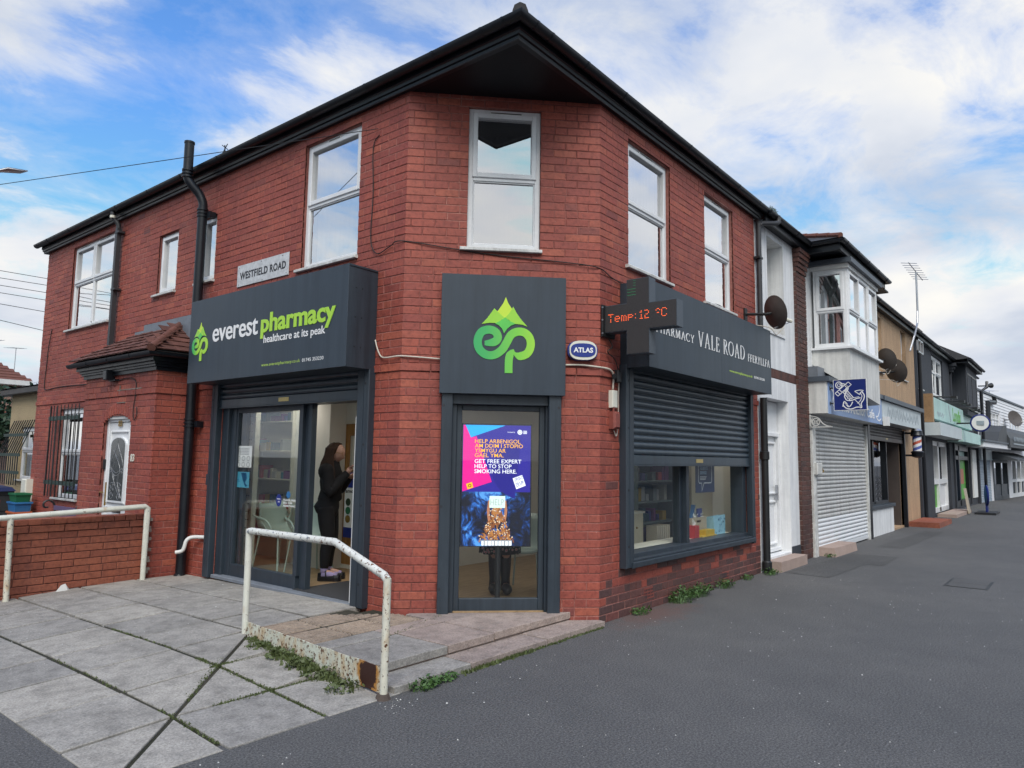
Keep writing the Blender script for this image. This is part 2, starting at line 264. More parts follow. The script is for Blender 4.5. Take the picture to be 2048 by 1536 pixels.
class MB:
    def __init__(s): s.v = []; s.f = []
    def add(s, vs, fs):
        k = len(s.v); s.v += [tuple(map(float, p)) for p in vs]; s.f += [tuple(i+k for i in f) for f in fs]; return s
    def poly(s, pts): return s.add(pts, [tuple(range(len(pts)))])
    def box(s, x0, x1, y0, y1, z0, z1):
        return s.add([(x0, y0, z0), (x1, y0, z0), (x1, y1, z0), (x0, y1, z0), (x0, y0, z1), (x1, y0, z1), (x1, y1, z1), (x0, y1, z1)],
                     [(0, 3, 2, 1), (4, 5, 6, 7), (0, 1, 5, 4), (1, 2, 6, 5), (2, 3, 7, 6), (3, 0, 4, 7)])
    def fbox(s, F, u0, u1, v0, v1, w0, w1, c=0):
        p = F.pt
        if not c:
            return s.add([p(u0, v0, w0), p(u1, v0, w0), p(u1, v1, w0), p(u0, v1, w0), p(u0, v0, w1), p(u1, v0, w1), p(u1, v1, w1), p(u0, v1, w1)],
                         [(0, 3, 2, 1), (4, 5, 6, 7), (0, 1, 5, 4), (1, 2, 6, 5), (2, 3, 7, 6), (3, 0, 4, 7)])
        return s.add([p(u0, v0, w0), p(u1, v0, w0), p(u1, v1, w0), p(u0, v1, w0), p(u0, v0, w1-c), p(u1, v0, w1-c), p(u1, v1, w1-c), p(u0, v1, w1-c),
                      p(u0+c, v0+c, w1), p(u1-c, v0+c, w1), p(u1-c, v1-c, w1), p(u0+c, v1-c, w1)],
                     [(0, 3, 2, 1), (8, 9, 10, 11), (0, 1, 5, 4), (1, 2, 6, 5), (2, 3, 7, 6), (3, 0, 4, 7), (4, 5, 9, 8), (5, 6, 10, 9), (6, 7, 11, 10), (7, 4, 8, 11)])
    def frame(s, F, u0, u1, v0, v1, t, w0, w1, c=.004, tb=None):
        b = tb or t
        s.fbox(F, u0, u0+t, v0, v1, w0, w1, c); s.fbox(F, u1-t, u1, v0, v1, w0, w1, c)
        s.fbox(F, u0+t, u1-t, v1-t, v1, w0, w1, c); return s.fbox(F, u0+t, u1-t, v0, v0+b, w0, w1, c)
    def tube(s, pts, r, n=10, cap=True):
        P = [np.array(p, float) for p in pts]; k = len(s.v); L = len(P); rr = r if isinstance(r, (list, tuple)) else [r]*L
        a = None
        for i in range(L):
            t = P[min(i+1, L-1)] - P[max(i-1, 0)]; t = t/(np.linalg.norm(t)+1e-12)
            if a is None:
                h = np.array([0, 0, 1.]) if abs(t[2]) < .9 else np.array([1., 0, 0]); a = np.cross(t, h)
            a = a - t*(a@t); a = a/(np.linalg.norm(a)+1e-12); b = np.cross(t, a)
            m = 1.0
            if 0 < i < L-1:
                d1 = P[i]-P[i-1]; d2 = P[i+1]-P[i]; cs = d1@d2/(np.linalg.norm(d1)*np.linalg.norm(d2)+1e-12); m = 1/max(.6, math.sqrt(max(.01, (1+cs)/2)))
            for j in range(n):
                q = 2*math.pi*j/n; s.v.append(tuple(P[i] + rr[i]*m*(math.cos(q)*a + math.sin(q)*b)))
        for i in range(L-1):
            for j in range(n):
                s.f.append((k+i*n+j, k+i*n+(j+1) % n, k+(i+1)*n+(j+1) % n, k+(i+1)*n+j))
        if cap: s.f.append(tuple(k+j for j in range(n))[::-1]); s.f.append(tuple(k+(L-1)*n+j for j in range(n)))
        return s
    def lathe(s, o, ax, prof, n=20, a0=0, a1=2*math.pi):
        o = np.array(o, float); ax = np.array(ax, float); ax /= np.linalg.norm(ax)
        h = np.array([0, 0, 1.]) if abs(ax[2]) < .9 else np.array([1., 0, 0]); a = np.cross(ax, h); a /= np.linalg.norm(a); b = np.cross(ax, a)
        k = len(s.v)
        for r, hh in prof:
            for j in range(n):
                q = 2*math.pi*j/n; s.v.append(tuple(o + ax*hh + r*(math.cos(q)*a+math.sin(q)*b)))
        for i in range(len(prof)-1):
            for j in range(n): s.f.append((k+i*n+j, k+i*n+(j+1) % n, k+(i+1)*n+(j+1) % n, k+(i+1)*n+j))
        s.f.append(tuple(k+j for j in range(n))[::-1]); s.f.append(tuple(k+(len(prof)-1)*n+j for j in range(n))); return s
    def prism(s, F, poly, w0, w1):
        n = len(poly); A = [F.pt(u, v, w0) for u, v in poly]; B = [F.pt(u, v, w1) for u, v in poly]
        return s.add(A+B, [tuple(range(n))[::-1], tuple(range(n, 2*n))] + [(i, (i+1) % n, n+(i+1) % n, n+i) for i in range(n)])
    def stroke(s, F, pts, wd, w0, w1, closed=False):
        """flat band of given width(s) along a polyline in the plane of F, extruded from w0 to w1"""
        P = [np.array(p, float) for p in pts]; L = len(P); ws = wd if isinstance(wd, (list, tuple)) else [wd]*L; k = len(s.v)
        for i in range(L):
            if closed: t = P[(i+1) % L]-P[i-1]
            else: t = P[min(i+1, L-1)]-P[max(i-1, 0)]
            t = t/(np.linalg.norm(t)+1e-12); nn = np.array([-t[1], t[0]])
            for sd_ in (1, -1):
                q = P[i] + nn*sd_*ws[i]/2
                s.v.append(tuple(F.pt(q[0], q[1], w1))); s.v.append(tuple(F.pt(q[0], q[1], w0)))
        for i in range(L if closed else L-1):
            a, b = k+4*i, k+4*((i+1) % L)
            s.f += [(a, a+2, b+2, b), (a+1, b+1, b+3, a+3), (a, b, b+1, a+1), (a+2, a+3, b+3, b+2)]
        return s
    def mesh(s, name):
        me = bpy.data.meshes.new(name); me.from_pydata(s.v, [], s.f); me.update(); return me
    def build(s, name, mat, parent=None, smooth=False):
        me = s.mesh(name)
        if smooth:
            me.polygons.foreach_set('use_smooth', [True]*len(me.polygons))
            if smooth is not True: me.set_sharp_from_angle(angle=R(smooth))
        return obj(name, me, mat, parent)
def obj(name, me, mat, parent=None, mw=None):
    o = bpy.data.objects.new(name, me); COL.objects.link(o)
    if mat is not None and not me.materials: me.materials.append(MATS[mat])
    W = mw if mw is not None else Matrix.Identity(4)
    if parent is not None:
        o.parent = parent; o.matrix_parent_inverse = WORLD[parent.name].inverted()
    o.matrix_basis = W; WORLD[o.name] = W; return o
def tag(o, label, cat, group=None, kind=None):
    o['label'] = label; o['category'] = cat
    if group: o['group'] = group
    if kind: o['kind'] = kind
    return o
def struct(o, label=None):
    o['kind'] = 'structure'
    if label: o['label'] = label
    return o
def thing(name, label, cat, loc=(0, 0, 0), group=None):
    o = bpy.data.objects.new(name, None); COL.objects.link(o); o.location = loc; o.empty_display_size = .2
    WORLD[o.name] = Matrix.Translation(loc); return tag(o, label, cat, group)
def copy_tree(o, delta, label=None, parent=None):
    c = o.copy(); COL.objects.link(c)
    if parent is None: c.location = Vector(o.location) + Vector(delta)
    else: c.parent = parent
    if label: c['label'] = label
    for ch in o.children: copy_tree(ch, delta, None, c)
    return c
def smooth_path(pts, n=6):
    P = [np.array(p, float) for p in pts]; out = []
    for i in range(len(P)-1):
        p0, p1, p2, p3 = P[max(i-1, 0)], P[i], P[i+1], P[min(i+2, len(P)-1)]
        for j in range(n):
            t = j/n; out.append(.5*((2*p1)+(-p0+p2)*t+(2*p0-5*p1+4*p2-p3)*t*t+(-p0+3*p1-3*p2+p3)*t**3))
    out.append(P[-1]); return out
def text_geo(s, size=1, bold=0, spacing=1.0, align='LEFT'):
    cv = bpy.data.curves.new('t', 'FONT'); cv.body = s; cv.size = size; cv.offset = bold; cv.space_character = spacing; cv.align_x = align; cv.resolution_u = 3
    o = bpy.data.objects.new('t', cv); me = bpy.data.meshes.new_from_object(o)
    vs = [tuple(v.co) for v in me.vertices]; fs = [tuple(p.vertices) for p in me.polygons]
    bpy.data.objects.remove(o); bpy.data.meshes.remove(me); bpy.data.curves.remove(cv); return vs, fs
def lettering(name, F, s, u, v, width, height, mat, parent, bold=0, depth=.003, spacing=1.0, shear=0, w=0, rot=0):
    """text fitted into width x height at (u, v), raised from the face of F"""
    vs, fs = text_geo(s, 1, bold, spacing)
    xs = [p[0] for p in vs]; ys = [p[1] for p in vs]; x0, x1, y0, y1 = min(xs), max(xs), min(ys), max(ys)
    kx, ky = width/(x1-x0), height/(y1-y0); ca, sa = math.cos(rot), math.sin(rot); m = MB()
    def T(p, ww):
        a = (p[0]-x0)*kx + (p[1]-y0)*ky*shear; b = (p[1]-y0)*ky
        return F.pt(u + a*ca - b*sa, v + a*sa + b*ca, ww)
    n = len(vs); m.v = [tuple(T(p, w+depth)) for p in vs]; m.f = list(fs)
    cnt = {}
    for f in fs:
        for a, b in zip(f, f[1:]+f[:1]): cnt[(a, b)] = 1
    k = n; m.v += [tuple(T(p, w)) for p in vs]
    for (a, b) in cnt:
        if (b, a) not in cnt: m.f.append((a, a+k, b+k, b))
    return m.build(name, mat, parent)
def wall_slab(m, F, u0, u1, v0, v1, holes, w0, w1):
    us = sorted({u0, u1, *[min(max(h[i], u0), u1) for h in holes for i in (0, 1)]}); vs = sorted({v0, v1, *[min(max(h[i], v0), v1) for h in holes for i in (2, 3)]})
    nu, nv = len(us)-1, len(vs)-1
    S = [[not any(h[0] < (us[i]+us[i+1])/2 < h[1] and h[2] < (vs[j]+vs[j+1])/2 < h[3] for h in holes) for j in range(nv)] for i in range(nu)]
    g = lambda i, j: 0 <= i < nu and 0 <= j < nv and S[i][j]
    for i in range(nu):
        for j in range(nv):
            if not S[i][j]: continue
            a, b, c, d = us[i], us[i+1], vs[j], vs[j+1]
            m.poly([F.pt(a, c, w1), F.pt(b, c, w1), F.pt(b, d, w1), F.pt(a, d, w1)]); m.poly([F.pt(a, d, w0), F.pt(b, d, w0), F.pt(b, c, w0), F.pt(a, c, w0)])
            if not g(i-1, j): m.poly([F.pt(a, c, w0), F.pt(a, c, w1), F.pt(a, d, w1), F.pt(a, d, w0)])
            if not g(i+1, j): m.poly([F.pt(b, c, w1), F.pt(b, c, w0), F.pt(b, d, w0), F.pt(b, d, w1)])
            if not g(i, j-1): m.poly([F.pt(a, c, w0), F.pt(b, c, w0), F.pt(b, c, w1), F.pt(a, c, w1)])
            if not g(i, j+1): m.poly([F.pt(a, d, w1), F.pt(b, d, w1), F.pt(b, d, w0), F.pt(a, d, w0)])
    return m
# ---- bricks: one shared unit brick; records are collected per thing, the 300 that show largest become objects
_b = MB().fbox(Fr((0, 0, 0), (1, 0, 0), (0, 0, 1)), 0, 0, 0, 0, 0, 0); _b = MB()
_iu, _iv, _iw = .018, .05, .22
_b.add([(-.5, -.5, -1), (.5, -.5, -1), (.5, .5, -1), (-.5, .5, -1), (-.5, -.5, -_iw), (.5, -.5, -_iw), (.5, .5, -_iw), (-.5, .5, -_iw),
        (-.5+_iu, -.5+_iv, 0), (.5-_iu, -.5+_iv, 0), (.5-_iu, .5-_iv, 0), (-.5+_iu, .5-_iv, 0)],
       [(8, 9, 10, 11), (0, 1, 5, 4), (1, 2, 6, 5), (2, 3, 7, 6), (3, 0, 4, 7), (4, 5, 9, 8), (5, 6, 10, 9), (6, 7, 11, 10), (7, 4, 8, 11)])
BRICK_V, BRICK_F = _b.v, _b.f
BRICK_ME = {}
def brick_mesh(mat):
    if mat not in BRICK_ME:
        me = bpy.data.meshes.new('brick'); me.from_pydata(BRICK_V, [], BRICK_F); me.update(); me.materials.append(MATS[mat]); BRICK_ME[mat] = me
    return BRICK_ME[mat]
def lay(rec, F, u0, u1, v0, v1, holes=(), ch=.082, L=.245, j=.0095, w=0, mat='red', pick=None, vstart=None, wob=.0018, half=.12):
    base = v0 if vstart is None else vstart
    k0 = math.floor((v0-base)/ch+1e-6); k = k0
    while base+k*ch < v1-.012:
        a, b = max(v0, base+k*ch+j/2), min(v1, base+(k+1)*ch-j/2)
        spans = [(u0, u1, a, b)]
        for h in holes:
            new = []
            for (p, q, c, d) in spans:
                if h[3] <= c+.004 or h[2] >= d-.004 or h[1] <= p or h[0] >= q: new.append((p, q, c, d)); continue
                if p < h[0]: new.append((p, h[0], c, d))
                if q > h[1]: new.append((h[1], q, c, d))
                m0, m1 = max(p, h[0]), min(q, h[1])
                if h[2]-c > .022: new.append((m0, m1, c, h[2]))
                if d-h[3] > .022: new.append((m0, m1, h[3], d))
            spans = new
        off = (k % 2)*L/2 + rnd.uniform(-.012, .012)
        for (p, q, c, d) in spans:
            cuts = [p]; x = math.floor((p-off)/L)*L + off
            while x < q:
                if x > p+.055 and x < q-.055: cuts.append(x)
                if rnd.random() < half and p+.06 < x+L*.5 < q-.06: cuts.append(x+L*.5+rnd.uniform(-.01, .01))
                x += L
            cuts.append(q); cuts = sorted(cuts)
            for e, (s0, s1) in enumerate(zip(cuts, cuts[1:])):
                x0 = s0 + (0 if e == 0 else j/2); x1 = s1 - (0 if e == len(cuts)-2 else j/2)
                if x1-x0 < .02: continue
                mm = pick((x0+x1)/2, (c+d)/2) if pick else mat
                rec.append((F, (x0+x1)/2, (c+d)/2, w+rnd.uniform(-wob, wob), x1-x0, d-c, mm))
        k += 1
def emit_bricks(rec, parent, limit=300):
    def score(r):
        F, u, v, w, du, dv, mm = r; p = F.pt(u, v, w)-CAM; d = np.linalg.norm(p); return du*dv*max(0, -(p@F.N)/d)/d/d
    def inview(r):
        p = r[0].pt(r[1], r[2], r[3])-CAM; z = p@fwd
        return z > .3 and abs(p@cr)/z < .70 and abs(p@cu)/z < .53
    order = sorted(rec, key=lambda r: -(score(r) if inview(r) else 0)); big = order[:limit]; rest = order[limit:]
    for F, u, v, w, du, dv, mm in big:
        mw = F.at(u, v, w).mat() @ Matrix.Diagonal((du, dv, .02, 1)); obj('brick', brick_mesh('brick_'+mm), None, parent, mw)
    by = {}
    for r in rest: by.setdefault(r[6], []).append(r)
    for mm, rs in by.items():
        m = MB()
        for F, u, v, w, du, dv, _ in rs:
            m.add([F.pt(u+x*du, v+y*dv, w+z*.02) for x, y, z in BRICK_V], BRICK_F)
        o = m.build('brickwork', 'bricks_'+mm, parent); o['kind'] = 'stuff'

# ------------------------------------------------------------------ ground
def gz(y): return -.02*min(max(y-2, 0), 12)
xs = [-900, -200, -60, -20, -8, -4.6, -1.42, 0, 10, 60, 200, 900]; ys = [-900, -200, -60, -20, -8, -3, 0, 2, 5, 8, 11, 14, 30, 80, 300, 900]
g = MB(); g.v = [(x, y, gz(y)) for y in ys for x in xs]; nx = len(xs)
g.f = [(j*nx+i, j*nx+i+1, (j+1)*nx+i+1, (j+1)*nx+i) for j in range(len(ys)-1) for i in range(nx-1)]
struct(g.build('ground', 'asphalt'))

q = random.Random(31)
for pts in ([(4.75, -.24), (7.9, -.42), (8.0, -1.15), (6.6, -1.2), (6.55, -.95), (4.7, -.88)], [(9.5, -.5), (14.0, -.6), (14.0, -1.0), (9.5, -.95)]):
    P_ = []
    for i, p in enumerate(pts):
        r_ = pts[(i+1) % len(pts)]; n_ = max(2, int(math.dist(p, r_)/.12)); P_ += [(p[0]+(r_[0]-p[0])*k/n_+q.uniform(-.008, .008), p[1]+(r_[1]-p[1])*k/n_+q.uniform(-.008, .008), .004) for k in range(n_)]
    struct(MB().poly(P_).build('tarmac_patch', 'asphalt_patch'))
# ------------------------------------------------------------------ paved forecourt
def zp(x, y):
    z = min(.1*(x+4.6)/1.88, .12)
    if x < -2.7: z = min(z, .1*(y+.1)/1.95)
    return max(z, 0) - .02*max(0, y-2) + .008
def clip(poly, a, b, c):
    """keep a*x + b*y <= c"""
    out = []
    for i, p in enumerate(poly):
        q = poly[(i+1) % len(poly)]; dp, dq = a*p[0]+b*p[1]-c, a*q[0]+b*q[1]-c
        if dp <= 0: out.append(p)
        if dp*dq < 0: t = dp/(dp-dq); out.append((p[0]+t*(q[0]-p[0]), p[1]+t*(q[1]-p[1])))
    return out
paving = MB(); gx = np.linspace(-4.6, -1.40, 18); gy = np.linspace(-.1, 5.55, 26)
def base_z(x, y): return (zp(x, y) if not (x > -2.68 and y < .2) else .03) - .013
paving.v = [(x, y, base_z(x, y)) for y in gy for x in gx]
paving.f = [(j*18+i, j*18+i+1, (j+1)*18+i+1, (j+1)*18+i) for j in range(25) for i in range(17) if gx[i]+gy[j] < .05 and not (gx[i] > -2.85 and gy[j] < .2)]
paving = struct(paving.build('paving', 'joint_dirt'))
def slab(poly, zf, mat='slab', th=.055, inset=.004, gap=.007, name='paving_slab', parent=None):
    if len(poly) < 3: return
    cx_, cy_ = sum(p[0] for p in poly)/len(poly), sum(p[1] for p in poly)/len(poly)
    def shrink(k): # move each edge inwards
        out = []; n = len(poly)
        for i in range(n):
            p0, p1, p2 = (np.array(poly[(i+d) % n]) for d in (-1, 0, 1))
            e1 = (p1-p0)/(np.linalg.norm(p1-p0)+1e-9); e2 = (p2-p1)/(np.linalg.norm(p2-p1)+1e-9)
            n1 = np.array([-e1[1], e1[0]]); n2 = np.array([-e2[1], e2[0]]); d = n1+n2; L = max(.35, (d@d)/2)
            out.append(p1 + d/L*k)
        return out
    area = sum(poly[i][0]*poly[(i+1) % len(poly)][1]-poly[(i+1) % len(poly)][0]*poly[i][1] for i in range(len(poly)))
    if area < 0: poly[:] = poly[::-1]
    if abs(area) < .02: return
    dz = rnd.uniform(-.003, .003); tx, ty = rnd.uniform(-.004, .004), rnd.uniform(-.004, .004)
    a, b = shrink(gap), shrink(gap+inset); n = len(poly); zz_ = lambda p: zf(p[0], p[1])+dz+tx*(p[0]-cx_)+ty*(p[1]-cy_)
    m = MB(); m.v = [(p[0], p[1], zz_(p)-th) for p in a]+[(p[0], p[1], zz_(p)-.004) for p in a]+[(p[0], p[1], zz_(p)) for p in b]
    m.f = [tuple(range(2*n, 3*n))]+[(i, (i+1) % n, n+(i+1) % n, n+i) for i in range(n)]+[(n+i, n+(i+1) % n, 2*n+(i+1) % n, 2*n+i) for i in range(n)]
    return m.build(name, mat, parent or paving)
XS = [-4.59, -3.97, -3.31, -2.68, -2.05, -1.42]; YS = [-.1, .52, 1.2, 1.87, 2.48, 3.2, 3.88, 4.58, 5.45]
for i in range(5):
    for jx in range(8):
        x0, x1, y0, y1 = XS[i], XS[i+1], YS[jx], YS[jx+1]
        if x0 > -2.7 and y1 < 1.9: continue
        P = [(x0, y0), (x1, y0), (x1, y1), (x0, y1)]
        if y1 <= 1.9 and x1 < -2.6 and abs((x0+4.6)-(y0+.1)) < .1:      # hipped corner: slab cut along the diagonal
            k = -4.59+.1
            slab(clip(list(P), 1, -1, k), zp, gap=.017); slab(clip(list(P), -1, 1, -k), zp, gap=.017)
        else: slab([(x0+.007, y0), (x1-.007, y0), (x1-.007, y1), (x0+.007, y1)], zp, gap=rnd.choice((.009, .011, .013)))
flat = lambda x, y: .128
for x0, x1, y0, y1, mt in ((-2.66, -1.94, .19, .80, 'slab'), (-1.94, -1.37, .19, .80, 'slab_pink'), (-1.37, -.20, .19, .80, 'slab_pink'), (-2.66, -2.0, .80, 1.02, 'slab'), (-2.0, -1.38, .80, 1.02, 'slab_pink'), (-1.38, -.7, .80, 1.3, 'slab_pink')):
    P = clip([(x0, y0), (x1, y0), (x1, y1), (x0, y1)], 1, 1, -.02); slab(P, flat, mt, .06)
low_ = lambda x, y: .052
for x0, x1 in ((-2.76, -1.97), (-1.97, -.98), (-.98, -.03)):
    slab(clip([(x0, -.09), (x1, -.09), (x1, .215), (x0, .215)], 1, 1, -.03), low_, 'slab' if x1 < -1 else 'slab_pink', .05, name='step_slab')
rs_ = MB().box(-2.66, -.22, .215, .30, .0, .068); rs_.build('riser', 'stone_tread', paving)
# corduroy warning slabs: ribbed
for x0, x1, y0, y1 in ((-2.62, -2.2, 1.02, 1.45), (-2.2, -1.78, 1.02, 1.45), (-1.78, -1.40, 1.02, 1.45), (-2.62, -2.2, 1.45, 1.87), (-2.2, -1.78, 1.45, 1.87), (-1.78, -1.43, 1.45, 1.87)):
    P = clip([(x0, y0), (x1, y0), (x1, y1), (x0, y1)], 1, 1, -.02)
    o = slab(P, lambda x, y: .114, 'tactile_base', .05, gap=.004, name='ribbed_slab')
    if o is None: continue
    m = MB(); nr = 7
    for r_ in range(nr):
        yy = y0+.025+(y1-y0-.05)*(r_+.5)/nr; xa, xb = x0+.012, min(x1-.012, -.04-yy)
        if xb-xa < .05: continue
        m.add([(xa, yy-.020, .112), (xa+.004, yy-.013, .127), (xa+.004, yy+.013, .127), (xa, yy+.020, .112), (xb, yy-.020, .112), (xb-.004, yy-.013, .127), (xb-.004, yy+.013, .127), (xb, yy+.020, .112)],
              [(0, 1, 5, 4), (1, 2, 6, 5), (2, 3, 7, 6), (0, 3, 2, 1), (4, 5, 6, 7)])
    m.build('rib', 'tactile', o)

# ------------------------------------------------------------------ windows
def window(parent, F, u0, u1, v0, v1, cells, rec=.05, t=.055, sill=True, curtain='curtain', gm='glass_upper', vents=(), fm='upvc', cd=.10):
    """cells: (a0, a1, b0, b1, sash) as fractions of the clear opening"""
    f = MB().frame(F, u0, u1, v0, v1, t, -rec-.07, -rec)
    iu0, iu1, iv0, iv1 = u0+t, u1-t, v0+t, v1-t; W, Hh = iu1-iu0, iv1-iv0
    for b in sorted({c[2] for c in cells if c[2] > .01}): f.fbox(F, iu0, iu1, iv0+b*Hh-.024, iv0+b*Hh+.024, -rec-.06, -rec+.002, .004)
    for c in cells:
        if c[0] > .01: f.fbox(F, iu0+c[0]*W-.024, iu0+c[0]*W+.024, iv0+c[2]*Hh+.024, iv0+c[3]*Hh-(.024 if c[3] < .99 else 0), -rec-.06, -rec, .004)
    w = f.build('window', fm, parent)
    for a0, a1, b0, b1, sash in cells:
        p0, p1 = iu0+a0*W+(.024 if a0 > .01 else 0), iu0+a1*W-(.024 if a1 < .99 else 0); q0, q1 = iv0+b0*Hh+(.024 if b0 > .01 else 0), iv0+b1*Hh-(.024 if b1 < .99 else 0)
        if sash:
            MB().frame(F, p0-.012, p1+.012, q0-.012, q1+.012, .052, -rec-.03, -rec+.018, .006).build('sash', fm, w); d = .04
        else:
            MB().frame(F, p0, p1, q0, q1, .014, -rec-.03, -rec-.008, .004).build('bead', 'rubber' if fm == 'charcoal' else fm, w); d = .014
        MB().fbox(F, p0+d-.004, p1-d+.004, q0+d-.004, q1-d+.004, -rec-.034, -rec-.026).build('pane', gm, w)
    for a0, a1, vv in vents:
        MB().fbox(F, iu0+a0*W, iu0+a1*W, v1-.052, v1-.030, -rec, -rec+.022, .004).build('trickle_vent', 'upvc_old', w)
        MB().fbox(F, iu0+a0*W+.01, iu0+a1*W-.01, v1-.046, v1-.037, -rec+.02, -rec+.0235).build('vent_slot', 'rubber', w)
    if sill: MB().fbox(F, u0-.07, u1+.02, v0-.034, v0, -rec-.02, .045, .005).build('sill', 'sill_white', w)
    if curtain:
        m = MB(); n = 40
        for i in range(n+1):
            uu = u0+(u1-u0)*i/n; ww = -rec-.07-cd+.012*math.sin(i*1.9)+.006*math.sin(i*.7); m.v += [tuple(F.pt(uu, v0+.02, ww)), tuple(F.pt(uu, v1-.02, ww))]
        m.f = [(2*i, 2*i+2, 2*i+3, 2*i+1) for i in range(n)]; m.build('curtain', curtain, w, True)
    return w
TWO = [(0, 1, 0, .5, False), (0, 1, .5, 1, True)]

# ------------------------------------------------------------------ corner pharmacy building
shop = thing('corner_building', 'two-storey red brick corner building with pharmacy shopfronts and black gutters', 'building', (-.7, .7, 0))
HL = [(-4.74, -1.99, .0, 2.50), (-3.20, -2.175, 3.76, 5.26), (-5.58, -5.165, 3.945, 4.85), (-6.82, -6.23, 3.945, 4.845), (-10.13, -8.43, 3.755, 5.25), (-10.14, -9.16, .84, 2.36), (-7.76, -5.5, -.4, 2.75)]
HC = [(-1.50, -.50, .0, 2.30), (-1.387, -.633, 3.74, 5.245)]
HR = [(.52, 4.0, .56, 2.56), (.59, 1.62, 3.745, 5.215), (2.63, 3.62, 3.715, 5.235)]
TOP = 5.42
wl = wall_slab(MB(), FL, -11.35, -1.42, -.4, TOP, HL, -.11, -.0045); wl.build('wall', 'mortar_red', shop)
wall_slab(MB(), FC, -2.008, 0, -.05, TOP, HC, -.12, -.0045).build('wall', 'mortar_red', shop)
wall_slab(MB(), FR, 0, 4.47, -.05, TOP, HR, -.13, -.0045).build('wall', 'mortar_red', shop)
bk = MB().box(4.25, 4.46, .125, 11.3, 0, 5.4).box(-1.31, 4.25, 11.1, 11.33, 0, 5.4); bk.build('party_wall', 'mortar_red', shop)
def slabpoly(m, pts, z0, z1):
    n = len(pts); return m.add([(x, y, z0) for x, y in pts]+[(x, y, z1) for x, y in pts], [tuple(range(n))[::-1], tuple(range(n, 2*n))]+[(i, (i+1) % n, n+(i+1) % n, n+i) for i in range(n)])
INN = [(-1.32, 1.50), (-1.32, 11.1), (4.25, 11.1), (4.25, .12), (.06, .12)]
slabpoly(MB(), INN, 2.62, 2.78).build('upper_floor', 'ceiling_white', shop)
rec = []
LED = 2.457
lay(rec, FL, -11.35, -1.418, -.35, LED-.001, HL, vstart=LED-.082*36); lay(rec, FL, -11.35, -1.418, LED+.082, TOP, HL, vstart=LED)
lay(rec, FL, -11.352, -1.414, LED, LED+.081, [HL[0], HL[6]], w=.016, vstart=LED)
cc = .003
lay(rec, FC, -2.008-cc, cc, -.02, LED-.001, HC, vstart=LED-.082*31); lay(rec, FC, -2.008-cc, cc, LED+.082, TOP, HC, vstart=LED); lay(rec, FC, -2.015, .007, LED, LED+.081, [], w=.016, vstart=LED)
def plinth(u, v):
    p = 1.0 if v < .26 else .8 if v < .34 else .35 if v < .50 else .06 if v < 1.2 else .01
    if u < .25: p = max(p*.8, .05 if v > .5 else 0)
    return 'dark' if rnd.random() < p else 'red'
lay(rec, FR, -cc, 4.47, -.02, LED-.001, HR, vstart=LED-.082*31, pick=plinth); lay(rec, FR, -cc, 4.47, LED+.082, TOP, HR, vstart=LED); lay(rec, FR, -.007, 4.47, LED, LED+.081, HR[:1], w=.016, vstart=LED)
# soldier course over the barred window
emit_bricks(rec, shop, 300)
# windows
window(shop, FL, -3.20, -2.175, 3.76, 5.26, TWO, vents=[(.38, .62, 0)])
window(shop, FL, -5.58, -5.165, 3.945, 4.85, [(0, 1, 0, 1, True)], t=.04, curtain='curtain')
window(shop, FL, -6.82, -6.23, 3.945, 4.845, [(0, 1, 0, 1, True)], t=.045, curtain='sky_print')
window(shop, FL, -10.13, -8.43, 3.755, 5.25, [(0, .5, 0, .55, False), (.5, 1, 0, .55, False), (0, .5, .55, 1, True), (.5, 1, .55, 1, True)], vents=[(.12, .38, 0), (.62, .88, 0)])
window(shop, FL, -10.14, -9.16, .84, 2.36, TWO)
window(shop, FC, -1.387, -.633, 3.74, 5.245, TWO, vents=[(.25, .78, 0)], curtain='inner_dark', cd=.5, rec=.045)
window(shop, FR, .59, 1.62, 3.745, 5.215, TWO, vents=[(.3, .65, 0)], rec=.06)
window(shop, FR, 2.63, 3.62, 3.715, 5.235, TWO, vents=[(.3, .65, 0)], rec=.06)
# airbricks
for F, u, v in ((FR, 1.02, .17), (FL, -7.25, 5.02), (FR, 3.15, .10)):
    a = MB().fbox(F, u-.115, u+.115, v-.06, v+.06, -.01, .001).build('air_brick', 'paint_red_box', shop)
    m = MB()
    for i in range(6):
        for jx in range(3): m.fbox(F, u-.10+i*.035, u-.082+i*.035, v-.045+jx*.034, v-.025+jx*.034, -.005, .0025)
    m.build('grille', 'ink', a)
# eaves: soffit, moulded fascia, roof
def corner_path(o, z):   # run of the eaves, offset o from the walls, square corner over the chamfer
    return [(-1.42-o, 11.45, z), (-1.42-o, -o, z), (5.9, -o, z)]
EX = 4.62
def eave_strip(m, prof):
    """sweep (o, z) profile along the eaves"""
    n = len(prof); k = len(m.v)
    for (x, y) in ((-1, 11.47), (-1, 0), (EX, 0)):
        for o, z in prof:
            m.v.append((-1.42-o if x == -1 else x, (y if y else -o), z))
    for s_ in range(2):
        for i in range(n-1): m.f.append((k+s_*n+i, k+s_*n+i+1, k+(s_+1)*n+i+1, k+(s_+1)*n+i))
    m.f.append(tuple(k+i for i in range(n))); m.f.append(tuple(k+2*n+i for i in range(n))[::-1]); return m
eave_strip(MB(), [(-.10, 5.372), (.050, 5.362), (.055, 5.395), (.075, 5.40), (.080, 5.43), (.095, 5.435), (.095, 5.56), (-.10, 5.56)]).build('fascia', 'black_gloss', shop)
MB().poly([(-1.40, 1.50, 5.366), (-1.47, -.05, 5.366), (.08, .02, 5.366)]).poly([(-1.47, 1.55, 5.3665), (-1.47, -.05, 5.3665), (.10, -.05, 5.3665), (.10, .03, 5.3665), (-1.39, 1.55, 5.3665)]).build('soffit', 'soffit', shop)
